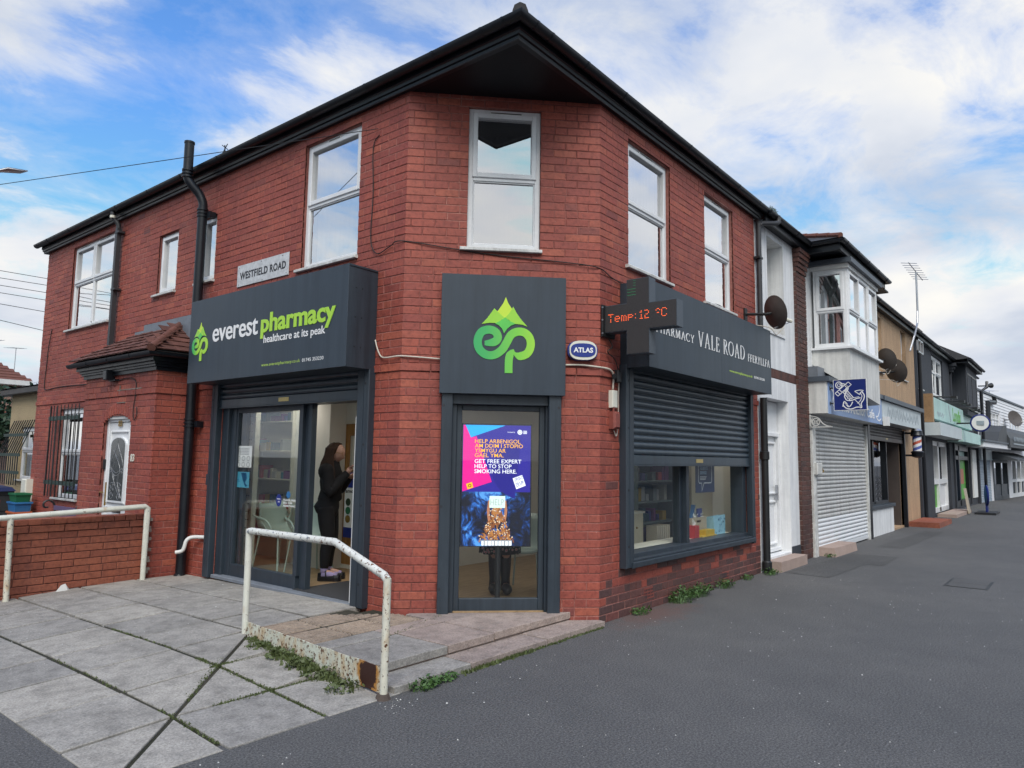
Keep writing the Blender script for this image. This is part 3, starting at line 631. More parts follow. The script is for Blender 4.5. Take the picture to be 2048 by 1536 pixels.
MB().tube([(-1.475, 11.4, 5.36), (-1.475, -.055, 5.36), (4.6, -.055, 5.36)], .006, 6).build('soffit_bead', 'grey_pipe', shop)
rf = MB(); e = .14; zc = 5.50; tn = math.tan(R(31)); 
A_, B_, C_ = (-1.42-e, -e, zc), (-1.42-e, 11.5, zc), (EX, -e, zc); h = 3.1
D_, E_, F_ = (-1.42-e+h, -e+h, zc+h*tn), (-1.42-e+h, 11.5, zc+h*tn), (EX, -e+h, zc+h*tn)
rf.poly([A_, D_, E_, B_]).poly([A_, C_, F_, D_]).poly([D_, F_, (EX, 11.5, zc+h*tn), E_]).poly([B_, E_, (EX, 11.5, zc+h*tn), (EX, 11.5, zc), B_]).poly([C_, (EX, 11.5, zc), (EX, 11.5, zc+h*tn), F_])
roof = rf.build('roof', 'roof_slate', shop)
MB().tube([(-1.42-.12, -.12, 5.57), (-1.2, .10, 5.70), (.2, 1.5, 6.5)], .07, 8).build('hip_tile', 'roof_slate', roof)
def gutter_run(pts, r=.056, n=9, lips=True):
    """half-round channel swept along level points with mitred corners; outside is to the right of travel"""
    m = MB(); P = [np.array(p, float) for p in pts]; L = len(P); prof = []
    for i in range(n+1):
        q = math.pi + math.pi*i/n; prof.append((r*math.cos(q), r*math.sin(q)))
    prof += [(r*.86*math.cos(2*math.pi-math.pi*i/n), r*.86*math.sin(2*math.pi-math.pi*i/n)) for i in range(n+1)]
    for i in range(L):
        d1 = P[i]-P[i-1] if i else P[1]-P[0]; d2 = P[i+1]-P[i] if i < L-1 else d1
        d1 = d1/np.linalg.norm(d1); d2 = d2/np.linalg.norm(d2); n1 = np.array([d1[1], -d1[0], 0]); n2 = np.array([d2[1], -d2[0], 0]); b = n1+n2; b = b/(b@n1)
        for o, z in prof: m.v.append(tuple(P[i]+b*o+np.array([0, 0, z])))
    k = len(prof)
    for i in range(L-1):
        for jx in range(k): m.f.append((i*k+jx, i*k+(jx+1) % k, (i+1)*k+(jx+1) % k, (i+1)*k+jx))
    for i in (0, L-1): m.f.append(tuple(i*k+jx for jx in range(n+1)))
    return m
def gutter_clips(parent, pts_axis, r=.062):
    for (p, d) in pts_axis:
        p = np.array(p); d = np.array(d, float); nn = np.array([d[1], -d[0], 0]); m = MB()
        ring = []
        for i in range(11):
            q = math.pi + math.pi*i/10; ring.append((r*math.cos(q), r*math.sin(q)))
        for s_ in (-.014, .014):
            for o, z in ring: m.v.append(tuple(p+d*s_+nn*o+np.array([0, 0, z])))
            for o, z in ring: m.v.append(tuple(p+d*s_+nn*o*.9+np.array([0, 0, z*.9])))
        for i in range(10):
            m.f += [(i, i+1, 22+i+1, 22+i), (i, 11+i, 12+i, i+1), (22+i, 22+i+1, 33+i+1, 33+i)]
        m.build('gutter_clip', 'black_gloss', parent)
GZ, GO = 5.515, .155
gut = gutter_run([(-1.42-GO, 11.55, GZ), (-1.42-GO, -GO, GZ), (EX+.02, -GO, GZ)][::1], .058).build('gutter', 'black_gloss', shop, 40)
gutter_clips(gut, [((-1.42-GO, y, GZ), (0, -1, 0)) for y in (10.9, 9.9, 8.9, 8.0, 6.9, 5.9, 4.9, 3.9, 2.9, 1.9, .9, .28, .02)] + [((x, -GO, GZ), (1, 0, 0)) for x in (-1.38, -1.15, -.55, .2, 1.0, 1.8, 2.6, 3.4, 4.2)])
# rain pipes
sp = thing('soil_pipe', 'tall black soil pipe with bent top rising past the eaves beside the porch', 'pipe', (-1.55, 5.34, .06))
px_, py_ = -1.535, 5.345
MB().tube([(px_, py_, .05), (px_, py_, 4.93)], .062, 16).build('pipe_shaft', 'black_gloss', sp, 40)
MB().tube(smooth_path([(px_, py_, 4.90), (px_-.005, py_, 5.0), (px_-.05, py_+.03, 5.12), (px_-.13, py_+.07, 5.22), (px_-.185, py_+.10, 5.32), (px_-.19, py_+.10, 5.42)], 5), .058, 16).build('swan_neck', 'black_gloss', sp, 40)
MB().tube([(px_-.19, py_+.10, 5.40), (px_-.19, py_+.10, 5.82)], .062, 16).tube([(px_-.19, py_+.10, 5.80), (px_-.19, py_+.10, 5.826)], .068, 16).build('vent_top', 'black_gloss', sp, 40)
for z, dx in ((4.86, 0), (2.02, 0), (5.38, -.19)):
    dy = .10 if dx else 0
    m = MB()
    for k_ in (0, .045, .09): m.lathe((px_+dx, py_+dy, z-.05+k_), (0, 0, 1), [(.062, -.01), (.074, -.008), (.074, .014), (.062, .016)], 16)
    m.build('collar', 'black_gloss', sp, 40)
for z in (4.83, 2.0): MB().fbox(FL, -5.27, -5.20, z-.04, z+.04, 0, .09).build('bracket', 'black_gloss', sp)
MB().tube([(px_, py_, .05), (px_-.02, py_-.0, .02)], .075, 14).build('shoe', 'black_gloss', sp)
ov = thing('overflow_pipe', 'short bent white plastic overflow pipe low on brick beside entrance', 'pipe', (-1.6, 5.1, .4))
MB().tube(smooth_path([(-1.42, 4.90, .56), (-1.45, 5.02, .56), (-1.51, 5.16, .55), (-1.56, 5.19, .51), (-1.58, 5.20, .42), (-1.60, 5.22, .38), (-1.66, 5.26, .365)], 4), .024, 10).build('pipe_run', 'upvc_old', ov, 40)
dp = thing('drainpipe', 'square grey rain pipe on upper wall between gutter and porch roof', 'drainpipe', (-1.47, 8.12, 3.3))
MB().box(-1.525, -1.455, 8.085, 8.155, 3.30, 5.20).build('pipe_shaft', 'grey_pipe', dp)
MB().tube(smooth_path([(-1.49, 8.12, 5.18), (-1.50, 8.125, 5.27), (-1.54, 8.15, 5.33), (-1.575, 8.16, 5.40), (-1.575, 8.16, 5.46)], 4), .036, 10).build('offset_bend', 'grey_pipe', dp, 40)
MB().tube([(-1.575, 8.16, 5.36), (-1.575, 8.16, 5.40)], .045, 10).build('joint_tape', 'alarm_white', dp)
for z in (5.13, 4.2): MB().box(-1.53, -1.43, 8.02, 8.165, z-.015, z+.015).build('pipe_clip', 'grey_pipe', dp)
# ------------------------------------------------------------------ roller shutters and shopfronts
SLAT = [(0, .004), (.006, .012), (.022, .019), (.040, .020), (.056, .014), (.066, .004), (.069, -.004), (.0752, -.004), (.0752, -.010), (0, -.010)]
def slat_mesh(length, mat, k=1.0):
    m = MB(); n = len(SLAT)
    for u in (0, length):
        m.v += [(u, v*k, w*k) for v, w in SLAT]
    m.f = [(i, n+i, n+(i+1) % n, (i+1) % n) for i in range(n)] + [tuple(range(n))[::-1], tuple(range(n, 2*n))]
    me = m.mesh('slat'); me.materials.append(MATS[mat]); me.polygons.foreach_set('use_smooth', [True]*len(me.polygons)); me.set_sharp_from_angle(angle=R(50)); return me
def shutter(parent, F, u0, u1, v0, v1, w, mat, rail=.10, k=1.0, lock=True, railmat=None):
    me = slat_mesh(u1-u0, mat, k); v = v0+rail; i = 0
    while v < v1-.01:
        obj('slat', me, None, parent, F.at(u0, v, w+rnd.uniform(-.001, .001)).mat()); v += .0752*k; i += 1
    r_ = MB().fbox(F, u0, u1, v0, v0+rail-.002, w-.012, w+.022, .004).fbox(F, u0, u1, v0-.012, v0, w-.008, w+.03).build('bottom_rail', railmat or mat, parent)
    if lock: uc = (u0+u1)/2+ .02; MB().fbox(F, uc-.10, uc+.10, v0+.028, v0+.075, w+.02, w+.026, .002).build('lock_plate', 'gold', r_)
def guide(parent, F, u0, u1, v0, v1, wd, mat='charcoal', holes=(), side=1):
    g_ = MB().fbox(F, u0, u1, v0, v1, 0, wd, .006).fbox(F, (u0+u1)/2-.004+side*.01, (u0+u1)/2+.004+side*.01, v0+.01, v1-.01, wd-.002, wd+.0035).build('guide_rail', mat, parent)
    for v in holes: MB().lathe(F.pt((u0+u1)/2+side*.035, v, wd), F.N, [(.013, 0), (.013, .002)], 12).build('fixing_hole', 'ink', g_)
    return g_
# --- entrance on Westfield Road
ent = thing('entrance_shopfront', 'charcoal framed sliding glass entrance under the long pharmacy sign, one leaf open', 'shopfront', (-1.42, 3.4, .12))
guide(ent, FL, -4.88, -4.745, .09, 2.50, .08, holes=(.5, 1.5, 2.3), side=-1); guide(ent, FL, -1.985, -1.80, .12, 2.50, .08, holes=(.35, 1.12, 1.73, 2.35), side=1)
shutter(ent, FL, -4.745, -1.985, 2.20, 2.52, .018, 'shutter_blue', .10)
MB().fbox(FL, -4.74, -1.99, 2.50, 2.56, -.2, .05).build('shutter_box', 'charcoal', ent)
fr = MB().fbox(FL, -4.74, -4.60, .10, 2.30, -.14, -.01, .004).fbox(FL, -4.60, -4.49, .10, 2.30, -.16, -.05, .004).fbox(FL, -4.74, -1.99, 2.19, 2.32, -.20, -.02, .004).build('door_frame', 'charcoal', ent)
lf = MB().fbox(FL, -4.49, -3.12, .12, .275, -.12, -.06, .004).fbox(FL, -4.49, -4.455, .275, 2.19, -.12, -.06, .003).fbox(FL, -3.17, -3.10, .275, 2.19, -.12, -.06, .003).fbox(FL, -4.455, -3.17, 2.13, 2.19, -.12, -.06).build('fixed_leaf', 'charcoal', ent)
MB().fbox(FL, -4.457, -3.168, .273, 2.135, -.095, -.087).build('pane', 'glass_shop', lf)
sl_ = MB().fbox(FL, -3.10, -2.985, .13, 2.19, -.17, -.10, .003).fbox(FL, -4.44, -4.37, .13, 2.19, -.17, -.12, .003).fbox(FL, -4.37, -3.10, .13, .24, -.17, -.13).build('sliding_leaf', 'charcoal', ent)
MB().fbox(FL, -4.37, -3.10, .24, 2.19, -.152, -.146).build('pane', 'glass_shop', sl_)
jm = MB().fbox(FL, -2.065, -1.99, .12, 2.19, -.20, -.01, .003).build('jamb', 'charcoal', ent)
MB().fbox(FL, -2.078, -2.055, .13, 2.02, -.05, .012, .002).build('brush_strip', 'upvc_old', ent)
MB().fbox(FL, -4.72, -1.97, .09, .132, -.25, .05, .006).build('threshold', 'lead', ent)
MB().fbox(FL, -4.98, -4.88, 1.22, 1.36, 0, .045, .006).build('key_switch', 'charcoal', ent)
# --- glazed corner door
cdn = thing('corner_door', 'narrow charcoal framed glass panel below the square logo sign on the corner', 'door', (-.7, .7, .12))
guide(cdn, FC, -1.60, -1.49, .10, 2.26, .085, holes=(.36, 1.14, 2.12), side=-1); guide(cdn, FC, -.535, -.41, .0, 2.26, .085, holes=(.12, 1.14, 2.12), side=1)
MB().fbox(FC, -1.49, -.535, 2.14, 2.27, -.12, .03, .004).build('shutter_box', 'charcoal', cdn)
MB().fbox(FC, -1.49, -1.445, .12, 2.14, -.14, -.01, .003).fbox(FC, -.555, -.52, .12, 2.14, -.14, -.01, .003).build('door_frame', 'charcoal', cdn)
dl = MB().frame(FC, -1.445, -.555, .124, 2.14, .055, -.11, -.05, .005, tb=.122).build('door_leaf', 'charcoal', cdn)
MB().fbox(FC, -1.392, -.608, .244, 2.087, -.085, -.078).build('pane', 'glass_shop', dl)
# --- Vale Road window
wnd = thing('window_shopfront', 'wide shop window below the Vale Road sign, charcoal shutter half lowered', 'shopfront', (2.2, 0, .5))
guide(wnd, FR, .385, .55, .50, 2.62, .085, holes=(.72, 1.30, 1.95, 2.45), side=-1); guide(wnd, FR, 3.965, 4.065, .47, 2.60, .085, holes=(.8, 1.4, 2.0), side=1)
shutter(wnd, FR, .55, 3.965, 1.565, 2.60, .022, 'shutter_blue', .105)
MB().fbox(FR, .55, 4.0, 2.56, 2.64, -.2, .05).build('shutter_box', 'charcoal', wnd)
MB().fbox(FR, .52, 4.0, .555, .62, -.20, .0, .004).fbox(FR, .50, 4.02, .495, .553, -.05, .105, .006).fbox(FR, .53, 3.99, .553, .575, .0, .07, .004).build('window_cill', 'charcoal', wnd)
MB().fbox(FR, .55, .60, .60, 2.56, -.2, -.02, .003).fbox(FR, 3.86, 3.98, .60, 2.56, -.2, -.02, .003).fbox(FR, .55, 3.98, 2.5, 2.56, -.2, -.02).fbox(FR, 2.01, 2.075, .62, 2.5, -.20, -.10, .004).fbox(FR, 2.075, 2.15, .62, 2.5, -.17, -.04, .004).build('window_frame', 'charcoal', wnd)
MB().fbox(FR, .60, 2.01, .615, 2.5, -.14, -.133).build('pane', 'glass_shop', wnd); MB().fbox(FR, 2.15, 3.86, .615, 2.5, -.14, -.133).build('pane', 'glass_shop', wnd)

# ------------------------------------------------------------------ signs
def ep_logo(F, parent, mx, my, u0, v0, k, w, mat_logo, kx=1.0):
    """mountain over joined e and p; (x, y) drawing units as on the square sign"""
    T = lambda x, y: (u0+(x-842)*.001233*k*kx, v0-(y-670)*.001243*k)
    path = smooth_path([(683, 676), (725, 674), (770, 660), (789, 628), (770, 585), (715, 567), (655, 590), (627, 660), (645, 730), (700, 770), (765, 768), (825, 725), (862, 665), (895, 605), (945, 577), (1005, 582), (1047, 625), (1056, 690), (1030, 748), (980, 772), (945, 765), (918, 745)], 5)
    n = len(path); wd = [(.034+.030*min(1, i/8.)) for i in range(n)]; wd = [x*1.27*k*(1 if i < n-9 else max(.35, (n-i)/9.)) for i, x in enumerate(wd)]
    a = MB().stroke(F, [T(*p) for p in path], wd, w, w+.004)
    a.stroke(F, [T(*p) for p in smooth_path([(920, 722), (890, 765), (880, 815), (880, 912)], 5)], [.012*k, .025*k, .045*k, .055*k, .065*k]+[.078*k]*11, w, w+.0045)
    a.build('letter_mark', mat_logo, parent)
    cv = lambda pts: [T(*p) for p in pts]
    MB().prism(F, cv([(849, 297), (868, 345), (905, 400), (950, 455), (925, 500), (845, 470), (770, 500), (745, 455), (795, 400), (830, 345)]), w, w+.003).build('peak', 'peak_lime', parent)
    MB().prism(F, cv([(757, 393), (785, 420), (835, 462), (790, 512), (720, 512), (657, 522), (700, 475), (735, 425)]), w, w+.005).build('peak', 'peak_mid', parent)
    MB().prism(F, cv([(910, 373), (935, 420), (970, 470), (1028, 533), (985, 518), (910, 512), (850, 462), (885, 420)]), w, w+.005).build('peak', 'peak_mid', parent)
    MB().prism(F, cv([(845, 462), (880, 490), (930, 514), (895, 528), (862, 556), (838, 595), (822, 556), (795, 530), (765, 516), (810, 490)]), w, w+.007).build('peak', 'peak_green', parent)
M('peak_lime', (.52, .72, .05), .4, .04); M('peak_mid', (.30, .62, .05), .4, .08); M('peak_green', (.10, .52, .08), .4, .1)
# long sign over the entrance
s1 = thing('pharmacy_sign', 'long charcoal box sign with lime and white pharmacy name over the entrance', 'sign', (-1.6, 3.4, 2.5))
FS = Fr((-1.80, 0, 0), (0, -1, 0), (-1, 0, 0))
MB().fbox(FL, -4.95, -1.81, 2.495, 3.525, .004, .376).build('box', 'charcoal', s1)
MB().fbox(FS, -4.953, -1.807, 2.490, 3.530, -.006, 0, .002).build('face_panel', 'charcoal_face', s1)
for v in (2.49, 3.51): MB().box(-1.79, -1.43, 1.802, 1.81, v, v+.018).build('edge_trim', 'charcoal', s1)
for x in (-1.62, -1.7):
    for z in (2.7, 3.0, 3.3): MB().lathe((x, 1.809, z), (0, -1, 0), [(.006, 0), (.006, .003)], 8).build('rivet', 'black_iron', s1)
lettering('lettering', FS, 'everest', -4.385, 2.962, .985, .195, 'white_letter', s1, bold=.010, depth=.005, spacing=.97, shear=.0)
lettering('lettering', FS, 'pharmacy', -3.335, 2.905, 1.345, .285, 'lime_letter', s1, bold=.028, depth=.006, spacing=1.0)
lettering('lettering', FS, 'healthcare at its peak', -3.27, 2.825, 1.115, .112, 'white_letter', s1, bold=.008, depth=.003, spacing=1.0)
lettering('lettering', FS, 'www.everestpharmacy.co.uk', -3.29, 2.577, .722, .046, 'lime_small', s1, bold=.0, depth=.001)
lettering('lettering', FS, '01745 353230', -2.53, 2.585, .365, .036, 'white_letter', s1, bold=.0, depth=.001)
ep_logo(FS, s1, 0, 0, -4.682, 2.945, .635, .001, 'logo_left')
# square logo sign on the corner
s2 = thing('logo_sign', 'square charcoal sign with green mountain and ep emblem on the corner', 'sign', (-.75, .75, 2.24))
MB().fbox(FC, -1.622, -.383, 2.242, 3.43, .004, .114).build('box', 'charcoal', s2)
FSq = FC.at(0, 0, .12); MB().fbox(FSq, -1.627, -.378, 2.238, 3.434, -.006, 0, .002).build('face_panel', 'charcoal_face', s2)
ep_logo(FSq, s2, 0, 0, -.997, 2.751, 1.0, .001, 'logo_square')
# Vale Road sign with drawn serif capitals
s3 = thing('vale_road_sign', 'charcoal box sign with white serif Vale Road lettering above the shutter', 'sign', (2.2, -.2, 2.58))
MB().fbox(FR, .402, 4.068, 2.585, 3.50, .004, .346).build('box', 'charcoal', s3)
FV = FR.at(0, 0, .35); MB().fbox(FV, .398, 2.285, 2.58, 3.505, -.006, 0, .002).build('face_panel', 'charcoal_face', s3); MB().fbox(FV, 2.288, 4.072, 2.58, 3.505, -.006, 0, .002).build('face_panel', 'charcoal_face', s3)
def arc(cx_, cy_, rx, ry, a0, a1, n=14): return [(cx_+rx*math.cos(R(a0+(a1-a0)*i/n)), cy_+ry*math.sin(R(a0+(a1-a0)*i/n))) for i in range(n+1)]
TK, TN, SF = .105, .042, .036
def st_(x, y0=0, y1=1, t=TK): return [([(x, y0), (x, y1)], t), ([(x-t*.5-.06, y0+SF/2), (x+t*.5+.06, y0+SF/2)] if y0 == 0 else None, SF), ([(x-t*.5-.06, y1-SF/2), (x+t*.5+.06, y1-SF/2)] if y1 == 1 else None, SF)]
GLY = {
 'P': (.62, st_(.16)+[(arc(.26, .74, .28, .235, 90, -90), [TN+(TK-TN)*math.sin(math.pi*i/14) for i in range(15)]), ([(.16, .975), (.27, .975)], SF), ([(.16, .505), (.27, .505)], SF)]),
 'R': (.72, st_(.16)+[(arc(.26, .75, .27, .225, 90, -90), [TN+(TK-TN)*math.sin(math.pi*i/14) for i in range(15)]), ([(.16, .975), (.27, .975)], SF), ([(.16, .525), (.30, .525)], SF), ([(.32, .52), (.47, .25), (.62, .05), (.74, .0)], [TK, TK, TK*.9, .05])]),
 'H': (.86, st_(.16)+st_(.70)+[([(.16, .5), (.70, .5)], SF)]),
 'A': (.84, [([(.12, 0), (.42, 1.0)], TN), ([(.40, 1.02), (.72, 0)], TK), ([(.24, .36), (.60, .36)], SF), ([(.0, .025), (.24, .025)], SF), ([(.56, .025), (.86, .025)], SF)]),
 'M': (1.0, [([(.15, 0), (.19, 1)], TN), ([(.18, 1), (.48, .05)], TK), ([(.48, .05), (.80, 1)], TN), ([(.82, 1), (.86, 0)], TK), ([(.03, .025), (.28, .025)], SF), ([(.73, .025), (1.0, .025)], SF), ([(.06, .975), (.24, .975)], SF), ([(.76, .975), (.94, .975)], SF)]),
 'C': (.80, [(arc(.46, .5, .40, .485, 52, 312, 22), [SF+(TK-SF)*max(0, math.sin(math.pi*i/22))**1.2 for i in range(23)]), ([(.71, .72), (.71, .93)], SF), ([(.73, .06), (.73, .22)], SF)]),
 'Y': (.80, [([(.38, 0), (.38, .48)], TK), ([(.10, 1), (.38, .46)], TK), ([(.68, 1), (.40, .46)], TN), ([(.24, .025), (.52, .025)], SF), ([(.0, .975), (.25, .975)], SF), ([(.56, .975), (.80, .975)], SF)]),
 'V': (.82, [([(.12, 1), (.42, 0)], TK), ([(.42, 0), (.72, 1)], TN), ([(.0, .975), (.28, .975)], SF), ([(.60, .975), (.84, .975)], SF)]),
 'L': (.60, st_(.16)+[([(.16, .025), (.56, .025)], SF), ([(.55, .0), (.55, .2)], SF)]),
 'E': (.62, st_(.16)+[([(.16, .025), (.56, .025)], SF), ([(.16, .975), (.54, .975)], SF), ([(.16, .52), (.44, .52)], SF), ([(.56, 0), (.56, .19)], SF), ([(.53, .83), (.53, 1)], SF), ([(.44, .43), (.44, .61)], SF)]),
 'F': (.58, st_(.16)+[([(.16, .975), (.52, .975)], SF), ([(.16, .52), (.42, .52)], SF), ([(.51, .82), (.51, 1)], SF), ([(.42, .43), (.42, .61)], SF)]),
 'O': (.92, [(arc(.45, .5, .40, .485, 0, 348, 28)+[(.85, .5)], [TN+(TK-TN)*abs(math.cos(2*math.pi*i/29)) for i in range(30)])]),
 'D': (.88, st_(.16)+[(arc(.32, .5, .46, .475, 90, -90, 18), [SF+(TK-SF)*math.sin(math.pi*i/18) for i in range(19)]), ([(.16, .975), (.33, .975)], SF), ([(.16, .025), (.33, .025)], SF)]),
}
def serif(F, s, u0, u1, v, h, mat, parent):
    tot = sum(GLY[c][0] for c in s)+.13*(len(s)-1); k = (u1-u0)/tot; x = u0; m = MB(); w = 0
    for c in s:
        for pts, wd in GLY[c][1]:
            if pts is None: continue
            P = [(x+a*k, v+b*h) for a, b in pts]; sc_ = math.sqrt(k*h)
            horiz = abs(pts[0][1]-pts[-1][1]) < .01
            ww = [q*(h if horiz else k*1.05) for q in wd] if isinstance(wd, list) else wd*(h if horiz else k*1.05)
            m.stroke(F, P, ww, 0, .004+.0003*(w % 5)); w += 1
        x += (GLY[c][0]+.13)*k
    return m.build('lettering', mat, parent)
serif(FV, 'PHARMACY', .545, 1.49, 2.968, .092, 'white_letter', s3); serif(FV, 'VALE', 1.59, 2.225, 2.955, .180, 'white_letter', s3)
serif(FV, 'ROAD', 2.335, 3.06, 2.955, .185, 'white_letter', s3); serif(FV, 'FFERYLLFA', 3.165, 4.005, 2.958, .105, 'white_letter', s3)
lettering('lettering', FV, 'www.everestpharmacy.co.uk', 2.526, 2.738, .80, .044, 'lime_small', s3, bold=.006, depth=.002)
lettering('lettering', FV, '01745 353230', 3.39, 2.748, .40, .034, 'white_letter', s3, bold=.006, depth=.002)
# projecting LED cross
lx = thing('led_cross', 'black LED pharmacy cross showing orange temperature text on a wall bracket', 'sign', (.05, -.4, 2.66))
FX = Fr((.05, 0, 0), (0, -1, 0), (-1, 0, 0))
cross = [(.28, 2.665), (.535, 2.665), (.535, 2.905), (.83, 2.905), (.83, 3.17), (.535, 3.17), (.535, 3.43), (.28, 3.43), (.28, 3.19), (.03, 3.19), (.03, 2.91), (.28, 2.91)]
MB().prism(FX, cross, -.135, -.004).build('casing', 'lead_dark', lx); m_ = M('led_face', (.040, .034, .032), .5, .25, 60, bmp=.002, bscale=220)
inn = [(u+(.006 if u < .4 else -.006)*1, v+(.006 if v < 3.04 else -.006)) for u, v in cross]; MB().prism(FX, inn, -.006, .001).build('led_panel', 'led_face', lx)
MB().fbox(Fr((.03, 0, 0), (1, 0, 0), (0, -1, 0)), -.03, .22, 2.87, 3.20, .012, .03, .003).build('bracket_plate', 'black_iron', lx)
for v in (2.9, 3.04, 3.17): MB().lathe((.005, -.03, v), (-1, 0, 0), [(.009, 0), (.009, .008)], 8).build('bolt', 'steel', lx)
for z in (2.95, 3.12): MB().tube([(.13, -.01, z), (.13, -.06, z)], .02, 8).build('arm', 'black_iron', lx)
E('led_orange', (1.0, .13, .03), .9); E('led_green', (.05, .4, .15), .15)
DOT = {'T': ['11111', '00100', '00100', '00100', '00100', '00100', '00100'], 'e': ['00000', '00000', '01110', '10001', '11111', '10000', '01110'], 'm': ['00000', '00000', '11010', '10101', '10101', '10101', '10101'], 'p': ['00000', '00000', '11110', '10001', '11110', '10000', '10000'],
       ':': ['0', '0', '1', '0', '0', '1', '0'], '1': ['010', '110', '010', '010', '010', '010', '111'], '2': ['1110', '0001', '0001', '0110', '1000', '1000', '1111'], 'o': ['0110', '1001', '1001', '0110', '0000', '0000', '0000'], 'C': ['01110', '10001', '10000', '10000', '10000', '10001', '01110'], ' ': ['000']*7}
m = MB(); STX = [.073, .150, .226, .302, .384, .436, .490, 0, .612, .672]; DP = .0128
for ci_, ch_ in enumerate('Temp:12 oC'):
    cxp = STX[ci_]
    g_ = DOT[ch_]
    for r_, row in enumerate(g_):
        for c_, b in enumerate(row):
            if b == '1' and rnd.random() < .93: m.lathe(FX.pt(cxp+c_*DP, 3.092-r_*DP, .001), FX.N, [(.0040, 0), (.0040, .0025)], 6)
m.build('led_text', 'led_orange', lx)['kind'] = 'stuff'
m = MB()
for i, v in enumerate((3.41, 3.385, 3.36, 3.325, 3.295, 3.265)):
    m.fbox(FX, .36 if i < 3 else .29, .385, v, v+.004, .001, .003)
m.build('led_bars', 'led_green', lx)['kind'] = 'stuff'
# alarm bell box
al = thing('alarm_box', 'oval cream and blue ATLAS alarm box on brick beside the square sign', 'alarm', tuple(FC.pt(-.19, 2.61)))
ov_ = lambda rx, ry, n=28: [(-.19+rx*math.copysign(abs(math.cos(2*math.pi*i/n))**.75, math.cos(2*math.pi*i/n)), 2.71+ry*math.copysign(abs(math.sin(2*math.pi*i/n))**.75, math.sin(2*math.pi*i/n))) for i in range(n)]
MB().prism(FC, ov_(.155, .102), .0, .045).build('back_box', 'alarm_blue', al); MB().prism(FC, ov_(.14, .098), .03, .075).build('cover', 'alarm_white', al)
MB().prism(FC, ov_(.128, .070), .07, .079).build('oval_face', 'alarm_blue', al)
lettering('lettering', FC, 'ATLAS', -.29, 2.685, .20, .052, 'white_letter', al, bold=.035, depth=.003, w=.079)
# street name plate
st1 = thing('street_sign', 'weathered white plate reading WESTFIELD ROAD on the brick above the long sign', 'sign', (-1.42, 3.98, 3.74))
MB().fbox(FL, -4.548, -3.422, 3.738, 4.016, .004, .014, .003).build('plate', 'plate_white', st1) if M('plate_white', (.55, .56, .57), .6, .35, 14, bmp=.002, bscale=80) else 0
lettering('lettering', FL, 'WESTFIELD ROAD', -4.482, 3.822, 1.01, .098, 'ink', st1, bold=.03, depth=.0015, spacing=1.08, w=.014)
for u, v in ((-4.5, 3.765), (-4.5, 3.985), (-3.46, 3.765), (-3.97, 3.755), (-4.0, 3.995), (-3.55, 3.99)): MB().lathe(FL.pt(u, v, .014), FL.N, [(.006, 0), (.005, .003)], 8).build('screw', 'black_iron', st1)
# small electrical boxes by the shutter, painted over
jb = thing('junction_box', 'small white junction box above a red painted bell on the corner brickwork', 'box', tuple(FR.pt(.2, 2.2)))
MB().fbox(FR, .17, .27, 2.15, 2.33, 0, .05, .006).build('white_box', 'alarm_white', jb); MB().fbox(FR, .17, .29, 1.93, 2.11, 0, .075, .02).tube([FR.pt(.2, 2.11, .04), FR.pt(.2, 2.16, .04)], .012, 6).build('bell_housing', 'paint_red_box', jb)
MB().fbox(FR, .26, .34, 2.42, 2.55, 0, .06, .01).tube([FR.pt(.24, 2.46, .03), FR.pt(.20, 2.48, .05), FR.pt(.17, 2.47, .07)], .025, 8).build('sensor', 'plastic_black', jb)
# ------------------------------------------------------------------ cables on the walls
def cable(name, label, pts, r, mat, cat='cable', n=6, grp=None):
    return tag(MB().tube(smooth_path(pts, 5), r, n).build(name, mat, None, True), label, cat, grp)
cable('wall_cable', 'white cable sagging from the long sign to the square sign', [(-1.44, 1.80, 2.80), (-1.44, 1.76, 2.70), (-1.44, 1.70, 2.62), (-1.45, 1.60, 2.60), (-1.44, 1.44, 2.605), tuple(FC.pt(-1.9, 2.60, .02)), tuple(FC.pt(-1.62, 2.585, .02))], .008, 'cable_white')
cable('wall_cable', 'white cables from the square sign bending down to the white junction box', [tuple(FC.pt(-.38, 2.56, .02)), tuple(FC.pt(-.2, 2.565, .025)), tuple(FC.pt(-.04, 2.55, .03)), tuple(FR.pt(.08, 2.545, .03)), tuple(FR.pt(.17, 2.53, .03)), tuple(FR.pt(.215, 2.48, .03)), tuple(FR.pt(.22, 2.34, .02))], .011, 'cable_white')
cable('wall_cable', 'thin cable running down beside the window shutter to the red bell', [tuple(FR.pt(.33, 2.44, .03)), tuple(FR.pt(.335, 2.30, .02)), tuple(FR.pt(.325, 2.0, .02)), tuple(FR.pt(.29, 1.86, .02)), tuple(FR.pt(.24, 1.92, .02))], .006, 'cable_white')
cable('wall_cable', 'black looped lead hanging under the LED cross', [(.12, -.03, 2.86), (.16, -.05, 2.78), (.10, -.03, 2.72), (.22, -.04, 2.66), (.29, -.04, 2.56), (.28, -.04, 2.48)], .006, 'cable_black')
cable('wall_cable', 'thin black cable dropping down the upper brick wall and round the corner under the window', [(-1.43, 1.86, 5.02), (-1.435, 1.95, 4.9), (-1.43, 1.93, 4.4), (-1.435, 1.94, 3.95), (-1.435, 1.90, 3.78), (-1.435, 1.80, 3.71), (-1.435, 1.62, 3.76), (-1.435, 1.44, 3.78), tuple(FC.pt(-1.5, 3.715, .012)), tuple(FC.pt(-1.0, 3.665, .012)), tuple(FC.pt(-.4, 3.63, .012)), tuple(FC.pt(-.03, 3.59, .012)), tuple(FR.pt(.2, 3.53, .012)), tuple(FR.pt(.42, 3.505, .012))], .0055, 'cable_black')
